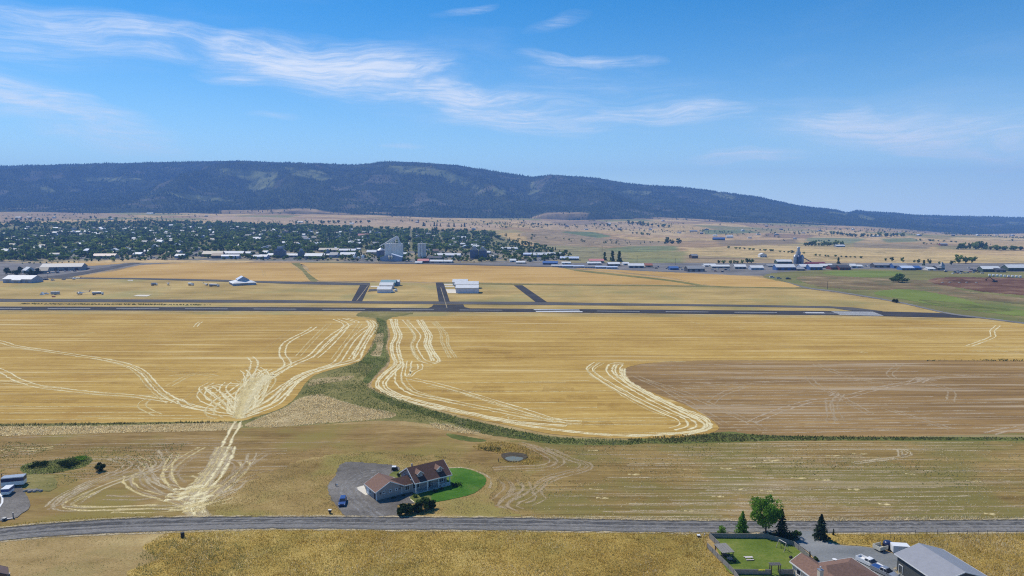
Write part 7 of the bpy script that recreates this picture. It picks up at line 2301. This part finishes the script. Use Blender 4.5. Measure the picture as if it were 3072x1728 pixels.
for (lab, xc, yb, yt, wpx, cap) in [('dark wooden grain elevator with stepped top among the white sheds', 838, 773, 740, 34, True), ('slim dark elevator left of the seed shed', 902, 773, 747, 17, True), ('small dark elevator in front of the tan warehouse', 982, 771, 747, 11, True)]:
    b = G(xc, yb)
    k = mpp(b)
    h = height_for(b, yt)
    t = thing('wooden_elevator', lab, 'grain elevator', b, .1)
    w = wpx * k / 2
    MB().span(-w, w, 0, 12, 0, h * .62).build('wall', M['elevator_grey'], t)
    MB().frustum((-w, w, 0, 12), h * .62, (-w * .45, w * .45, 2.5, 9.5), h * .82).build('roof', M['elevator_grey'], t)
    MB().span(-w * .42, w * .42, 2.8, 9.2, h * .80, h).build('cupola', M['wall_bluegrey'], t)
    MB().span(-w * .3, w * .3, -.1, .1, 0, h * .16).build('door', M['wall_dark'], t)
for (lab, xa, xb, yb, yt) in [('dark blue square grain house with white gable, left of the pair', 1410, 1434, 776, 741), ('dark blue square grain house, right of the pair', 1436, 1460, 776, 743)]:
    b = G((xa + xb) / 2, yb)
    k = mpp(b)
    w = (xb - xa) * k / 2
    h = height_for(b, yt)
    t = thing('grain_house', lab, 'grain house', b)
    MB().span(-w, w, 0, 14, 0, h * .72).build('wall', M['bin_blue'], t)
    MB().prism([(-w * 1.05, h * .72), (w * 1.05, h * .72), (w * .2, h * .98), (-w * .2, h)], -.3, 14.3, 'y').build('roof', M['roof_grey'], t)
    MB().span(-w * .3, w * .3, 4, 9, h * .9, h * 1.08).build('cupola', M['wall_white'], t)
for (lab, xc, yb, yt, r_) in [('white leg-mounted tank left of the grain bin, left one', 1063, 783, 765, 2.4), ('white leg-mounted tank left of the grain bin, right one', 1089, 783, 764, 2.6), ('pale round tank between the two leg-mounted tanks', 1076, 780, 769, 1.9)]:
    b = G(xc, yb)
    h = height_for(b, yt)
    t = thing('fertiliser_tank', lab, 'tank', b)
    MB().lathe([(.4, h * .25), (r_, h * .42), (r_, h * .9), (.3, h)], 14).build('vessel', M['tank_white'], t, smooth=True)
    for a in range(4):
        MB().tube((math.cos(a * 1.57 + .8) * r_ * .85, math.sin(a * 1.57 + .8) * r_ * .85, 0), (math.cos(a * 1.57 + .8) * r_ * .85, math.sin(a * 1.57 + .8) * r_ * .85, h * .5), .14, .14, 5).build('leg', M['galvanised'], t)
# metal tower at the right
b = G(2399, 792)
k = mpp(b)
h = height_for(b, 741)
mt = thing('metal_elevator', 'galvanised metal grain tower with bins right of the golden field', 'grain elevator', b)
for i, (dx, dy, r_) in enumerate([(-10, 5, 4.6), (0, 3, 4.8), (10, 5, 4.6), (-5, 12, 4.6), (6, 12, 4.6)]):
    MB().lathe([(r_ * k * 1.15, 0), (r_ * k * 1.15, h * .44), (.4, h * .56)], 16, (dx * k, dy, 0)).build('bin', M['galvanised' if i != 1 else 'bin_blue'], mt)
    MB().lathe([(r_ * k * 1.17, h * .16), (r_ * k * 1.17, h * .19)], 16, (dx * k, dy, 0)).build('hoop', M['elevator_grey'], mt)
MB().span(-5 * k, 5 * k, 4, 11, h * .3, h * .72).build('head_house', M['galvanised'], mt)
MB().span(-2.6 * k, 2.6 * k, 5, 9, h * .72, h * .93).build('leg_tower', M['galvanised'], mt)
MB().span(-3.2 * k, 3.2 * k, 4.5, 9.5, h * .93, h).build('cap', M['roof_white'], mt)
MB().tube((3 * k, 7, h * .5), (42 * k, 7, h * .08), .8, .8, 6).build('conveyor', M['elevator_grey'], mt)
# pointed shop roof spike
b = G(2829, 811)
t = thing('feed_mill', 'grey pointed feed mill roof in the vehicle yard', 'mill', b)
h = height_for(b, 786)
MB().frustum((-3, 3, 0, 6), 0, (-2.4, 2.4, .5, 5.5), h * .5).build('wall', M['galvanised'], t)
MB().frustum((-3, 3, -.3, 6.3), h * .5, (-.3, .3, 2.6, 3.2), h).build('roof', M['roof_grey'], t)

# town houses in the trees
HR = ['white', 'tan', 'white', 'bluewhite', 'grey', 'tan', 'brown', 'white', 'grey', 'dark']
HW = ['white', 'tan', 'white', 'grey', 'bluegrey', 'white', 'tan', 'green', 'brown', 'white']
HP = []
for i in range(10):
    t = thing('town_house', 'proto', 'house', (0, 0, -500))
    w, d, z, r_ = rng.uniform(9, 15), rng.uniform(7, 10), rng.uniform(2.6, 4.6), rng.uniform(1.6, 3.0)
    gable(t, -w / 2, w / 2, 0, d, 0, z, z + r_, 'x' if i % 3 else 'y', .5, 'wall_' + HW[i], 'roof_' + HR[i], .2)
    for s in (-.28, .05, .3):
        MB().span(w * s - .5, w * s + .5, -.06, .05, .9, 2.2).build('window', M['glass_dark'], t)
    MB().span(w * .42 - .5, w * .42 + .5, -.06, .05, 0, 2.1).build('door', M['wall_dark'], t)
    HP.append(t)
hy = rng.uniform(1200, 2700, 4200)
hx = rng.uniform(-1, .05, 4200) * hy * .8
hz_ = T(hx, hy)
hpx, hpy = project(hx, hy, hz_)
HPOLY = [(0, 684), (500, 680), (800, 686), (1200, 697), (1480, 705), (1500, 722), (1440, 745), (1300, 760), (1100, 752), (900, 757), (620, 752), (500, 760), (300, 770), (150, 778), (0, 782)]
okh = in_poly(hpx, hpy, HPOLY)
for s_ in STREETS:
    okh &= ~in_poly(hpx, hpy, s_)
placed = []
cnt = 0
zone_n = {}
used = [False] * 10
for i in np.where(okh)[0]:
    if cnt >= 280:
        break
    if any(abs(hx[i] - q[0]) < 20 and abs(hy[i] - q[1]) < 26 for q in placed):
        continue
    placed.append((hx[i], hy[i]))
    v = int(rng.integers(0, 10))
    src = HP[v]
    o = src if not used[v] else copy_tree(src)
    used[v] = True
    o.location = (hx[i], hy[i], hz_[i] - .2)
    o.rotation_euler = (0, 0, rng.choice([0, math.pi / 2, 0, .3]) + rng.normal(0, .08))
    o.scale = (1.2, 1.2, 1.35)
    zn = next(l for (lim, l) in [(250, 'at the left edge of town'), (500, 'above the peach roofed barn'), (750, 'above the brown warehouse'), (1000, 'above the dark elevators'), (1200, 'behind the concrete elevator'), (1700, 'right of the main street')] if hpx[i] < lim)
    o['label'] = ('small %s house with %s roof %s' % (HW[v], HR[v], zn)).replace('bluewhite', 'pale blue').replace('bluegrey', 'blue grey') + (', near the field' if hy[i] < 1400 else ', at the back' if hy[i] > 1900 else '')
    o['group'] = 'group: ' + o['label']
    cnt += 1
for v in range(10):
    if not used[v]:
        for ch_ in list(HP[v].children):
            bpy.data.objects.remove(ch_)
        bpy.data.objects.remove(HP[v])

# farmsteads scattered over the far fields
nf = 0
for (fx, fy) in [(2040, 700), (2120, 690), (2105, 702), (2230, 694), (2250, 715), (2330, 706), (2345, 690), (2385, 718), (2410, 700), (2460, 694), (2300, 680), (1950, 690), (1760, 690), (1700, 680), (1860, 690), (2560, 690), (2700, 700), (2760, 708), (2860, 708), (2935, 708), (2990, 706), (3040, 708), (2085, 775), (2290, 772), (2200, 668), (1990, 664), (620, 650), (160, 655), (110, 658), (330, 660), (1250, 668), (1420, 690), (1465, 700)]:
    if nf < 99:
        nf += 1
        o = copy_tree(HP[[0, 5, 3, 8][nf % 4]])
        o.name = 'farm_house'
        o.location = G(fx, fy) - Vector((0, 0, .2))
        o.rotation_euler = (0, 0, rng.uniform(-.5, .5))
        o.scale = (1.3, 1.3, 1.2)
        side = 'left of the mountain spur' if fx < 800 else 'behind the town' if fx < 1550 else 'right of the town' if fx < 2150 else 'behind the metal tower' if fx < 2500 else 'at the right'
        o['label'] = 'small %s roofed farm building in the far fields %s' % (HR[[0, 5, 3, 8][nf % 4]].replace('bluewhite', 'pale blue'), side)
        o['group'] = 'group: ' + o['label']

# parked vehicles, far off
CM = []
for pnt in ('car_white', 'car_silver', 'car_black', 'car_navy', 'car_white', 'car_red'):
    mb = MB()
    mb.prism([(-2.2, .3), (2.2, .3), (2.25, .8), (1.2, 1.0), (-2.2, 1.05)], -.92, .92, 'y')
    nb_ = len(mb.f)
    mb.frustum((-2.0, 1.0, -.85, .85), 1.0, (-1.7, .3, -.68, .68), 1.6)
    nc_ = len(mb.f)
    mb.span(-1.7, .3, -.7, .7, 1.6, 1.68)
    for sx in (-1.4, 1.4):
        for sy in (-.8, .8):
            mb.tube((sx, sy - .12, .33), (sx, sy + .12, .33), .33, .33, 8)
    me = mb.mesh('parked_car')
    for q in (pnt, 'glass_dark', 'rubber'):
        me.materials.append(M[q])
    for i, f in enumerate(me.polygons):
        f.material_index = 0 if i < nb_ else (1 if i < nc_ else (0 if i < nc_ + 6 else 2))
    CM.append(me)
CN = ['white', 'silver', 'black', 'dark blue', 'white', 'red']


def lot(poly, n, where, scale=1.0):
    xs_ = [q[0] for q in poly]
    ys_ = [q[1] for q in poly]
    c = 0
    for _ in range(n * 20):
        x, y = rng.uniform(min(xs_), max(xs_)), rng.uniform(min(ys_), max(ys_))
        if not in_poly(np.array([x]), np.array([y]), poly)[0]:
            continue
        v = int(rng.integers(0, 6))
        o = link('parked_car', CM[v], None, None, G(x, y))
        o.rotation_euler = (0, 0, rng.choice([0, 1.57, .4, 2.6]) + rng.normal(0, .15))
        o.scale = (scale,) * 3
        tag(o, 'small %s vehicle parked %s' % (CN[v], where), 'car', '%s vehicles %s' % (CN[v], where))
        c += 1
        if c >= n:
            break


lot([(110, 838), (165, 836), (170, 842), (115, 845)], 12, 'in the car park by the left hangar')
lot([(140, 815), (240, 806), (270, 805), (250, 813), (150, 822)], 18, 'in front of the long grey warehouse')
lot([(345, 770), (410, 770), (410, 776), (350, 776)], 10, 'beside the peach roofed barn')
lot([(570, 765), (615, 764), (615, 772), (570, 772)], 10, 'left of the dark gabled shop')
lot([(720, 770), (800, 774), (880, 780), (720, 778)], 10, 'around the dark elevators')
lot([(430, 770), (560, 775), (560, 780), (430, 780)], 10, 'along the field road below the grey shops')
lot([(880, 776), (1060, 780), (1060, 785), (880, 782)], 14, 'in front of the seed shed')
lot([(1210, 778), (1250, 780), (1250, 790), (1210, 789)], 6, 'at the foot of the main street')
lot([(1460, 765), (1640, 775), (1640, 786), (1470, 782)], 18, 'right of the dark blue grain houses')
lot([(1356, 778), (1430, 780), (1430, 788), (1356, 786)], 12, 'right of the long freight shed')
lot([(1960, 800), (2060, 803), (2060, 812), (1960, 808)], 14, 'left of the dark open shed')
lot([(2120, 806), (2190, 808), (2190, 818), (2120, 814)], 8, 'in front of the long white shed')
lot([(2590, 796), (2630, 797), (2625, 806), (2590, 806)], 8, 'left of the implement shed')
lot([(2800, 812), (2950, 812), (2950, 822), (2860, 822)], 22, 'in the vehicle yard at the right')
lot([(2900, 805), (2950, 805), (2950, 812), (2900, 812)], 8, 'behind the vehicle yard at the right')
for (x, y, v, lab) in [(2316, 833, 0, 'white truck standing at the corner of the golden field'), (2337, 837, 1, 'silver pickup on the lane beside the golden field'), (2365, 838, 2, 'dark pickup on the lane beside the pasture')]:
    o = link('parked_car', CM[v], None, None, G(x, y))
    o.scale = (1.4,) * 3
    tag(o, lab, 'car')
# row of white campers
for i in range(9):
    x = 2968 + i * 11.5
    box_ = thing('camper', 'white camper number %s from the left in the camper row' % ['one', 'two', 'three', 'four', 'five', 'six', 'seven', 'eight', 'nine'][i], 'camper', G(x, 829 + i * .6), R(60))
    MB().span(-3.2, 3.2, -1.2, 1.2, .5, 2.9).build('body', M['tank_white'], box_, bevel=.15)
    MB().span(-1.5, .5, -1.24, -1.2, 1.5, 2.2).build('window', M['glass_dark'], box_)
    MB().tube((0, -1.1, .35), (0, 1.1, .35), .35, .35, 8).build('wheel', M['rubber'], box_)
# dug earth and the excavator
mh = thing('earth_mound', 'dark red brown mound of dug earth beside the vehicle yard', 'mound', P(2860, 846))
n = 26
v_, q_ = [], []
for i in range(n):
    for j in range(n):
        x, y = (i / (n - 1) - .5) * 52, (j / (n - 1) - .5) * 26
        rr_ = math.hypot(x / 26, y / 13)
        z = max(0, 1 - rr_ ** 2) * 4.2 * (.55 + .9 * float(hash_noise(x + 50, y + 50, 7, 4))) - .15
        v_.append((x, y, z))
for i in range(n - 1):
    for j in range(n - 1):
        q_.append((i * n + j, (i + 1) * n + j, (i + 1) * n + j + 1, i * n + j + 1))
link('heap', np_mesh('heap', v_, q_), M['red_dirt'], mh)
for i in range(5):
    MB().lathe([(1.4, 0), (1.6, .5), (.9, 1.2), (.2, 1.4)], 7, (-22 + i * 10, -14 + (i % 2) * 2, 0)).build('boulder', M['wood_grey'], mh)
ex = thing('excavator', 'dark excavator with bent arm on the red earth lot', 'excavator', P(2984, 847), R(175))
for s in (-1, 1):
    MB().prism([(-2.4, .2), (-2.0, 0), (2.0, 0), (2.4, .2), (2.4, .8), (2.0, 1.0), (-2.0, 1.0), (-2.4, .8)], s * 1.5 - .35, s * 1.5 + .35, 'y').build('crawler_track', M['rubber'], ex)
MB().span(-2.6, 1.6, -1.4, 1.4, 1.1, 2.3).build('body', M['wall_dark'], ex, bevel=.1)
cbx = MB().span(.2, 1.7, -1.4, -.1, 2.3, 3.6).build('cab', M['wall_dark'], ex)
MB().span(.3, 1.74, -1.44, -.2, 2.5, 3.4).build('window', M['glass_dark'], cbx)
MB().tube((1.5, .4, 2.2), (6.2, .4, 6.6), .42, .36, 6).build('boom', M['wall_dark'], ex)
MB().tube((6.2, .4, 6.6), (10.2, .4, 3.6), .34, .26, 6).build('stick', M['wall_dark'], ex)
MB().prism([(9.6, 3.6), (10.8, 3.4), (10.6, 2.2), (9.5, 2.0)], -.3, 1.1, 'y').build('bucket', M['wood_dark'], ex)
# service poles
for (x, yb, yt, lab) in [(2482, 868, 844, 'slim power pole beside the lane across the pasture'), (236, 795, 784, 'power pole at the end of the long grey warehouse'), (1806, 778, 735, 'tall slim pole behind the pink roof'), (1911, 792, 766, 'slim pole in the green field behind the sheds'), (2026, 795, 775, 'slim pole behind the roadside trees'), (1330, 790, 770, 'power pole behind the freight shed')]:
    b = G(x, yb)
    h = height_for(b, yt)
    t = thing('power_pole', lab, 'pole', b)
    MB().tube((0, 0, 0), (0, 0, h), .22, .16, 6).build('shaft', M['wood_dark'], t)
    MB().box((0, 0, h * .92), (2.4, .15, .15)).build('crossarm', M['wood_dark'], t)
ws_ = thing('wind_sock', 'thin dark wind sock mast at the edge of the car park', 'mast', P(143, 838))
MB().tube((0, 0, 0), (0, 0, 9), .12, .08, 6).build('shaft', M['wood_dark'], ws_)
MB().tube((0, 0, 8.6), (2.2, -.4, 8.2), .4, .2, 8).build('sock', M['car_red'], ws_)
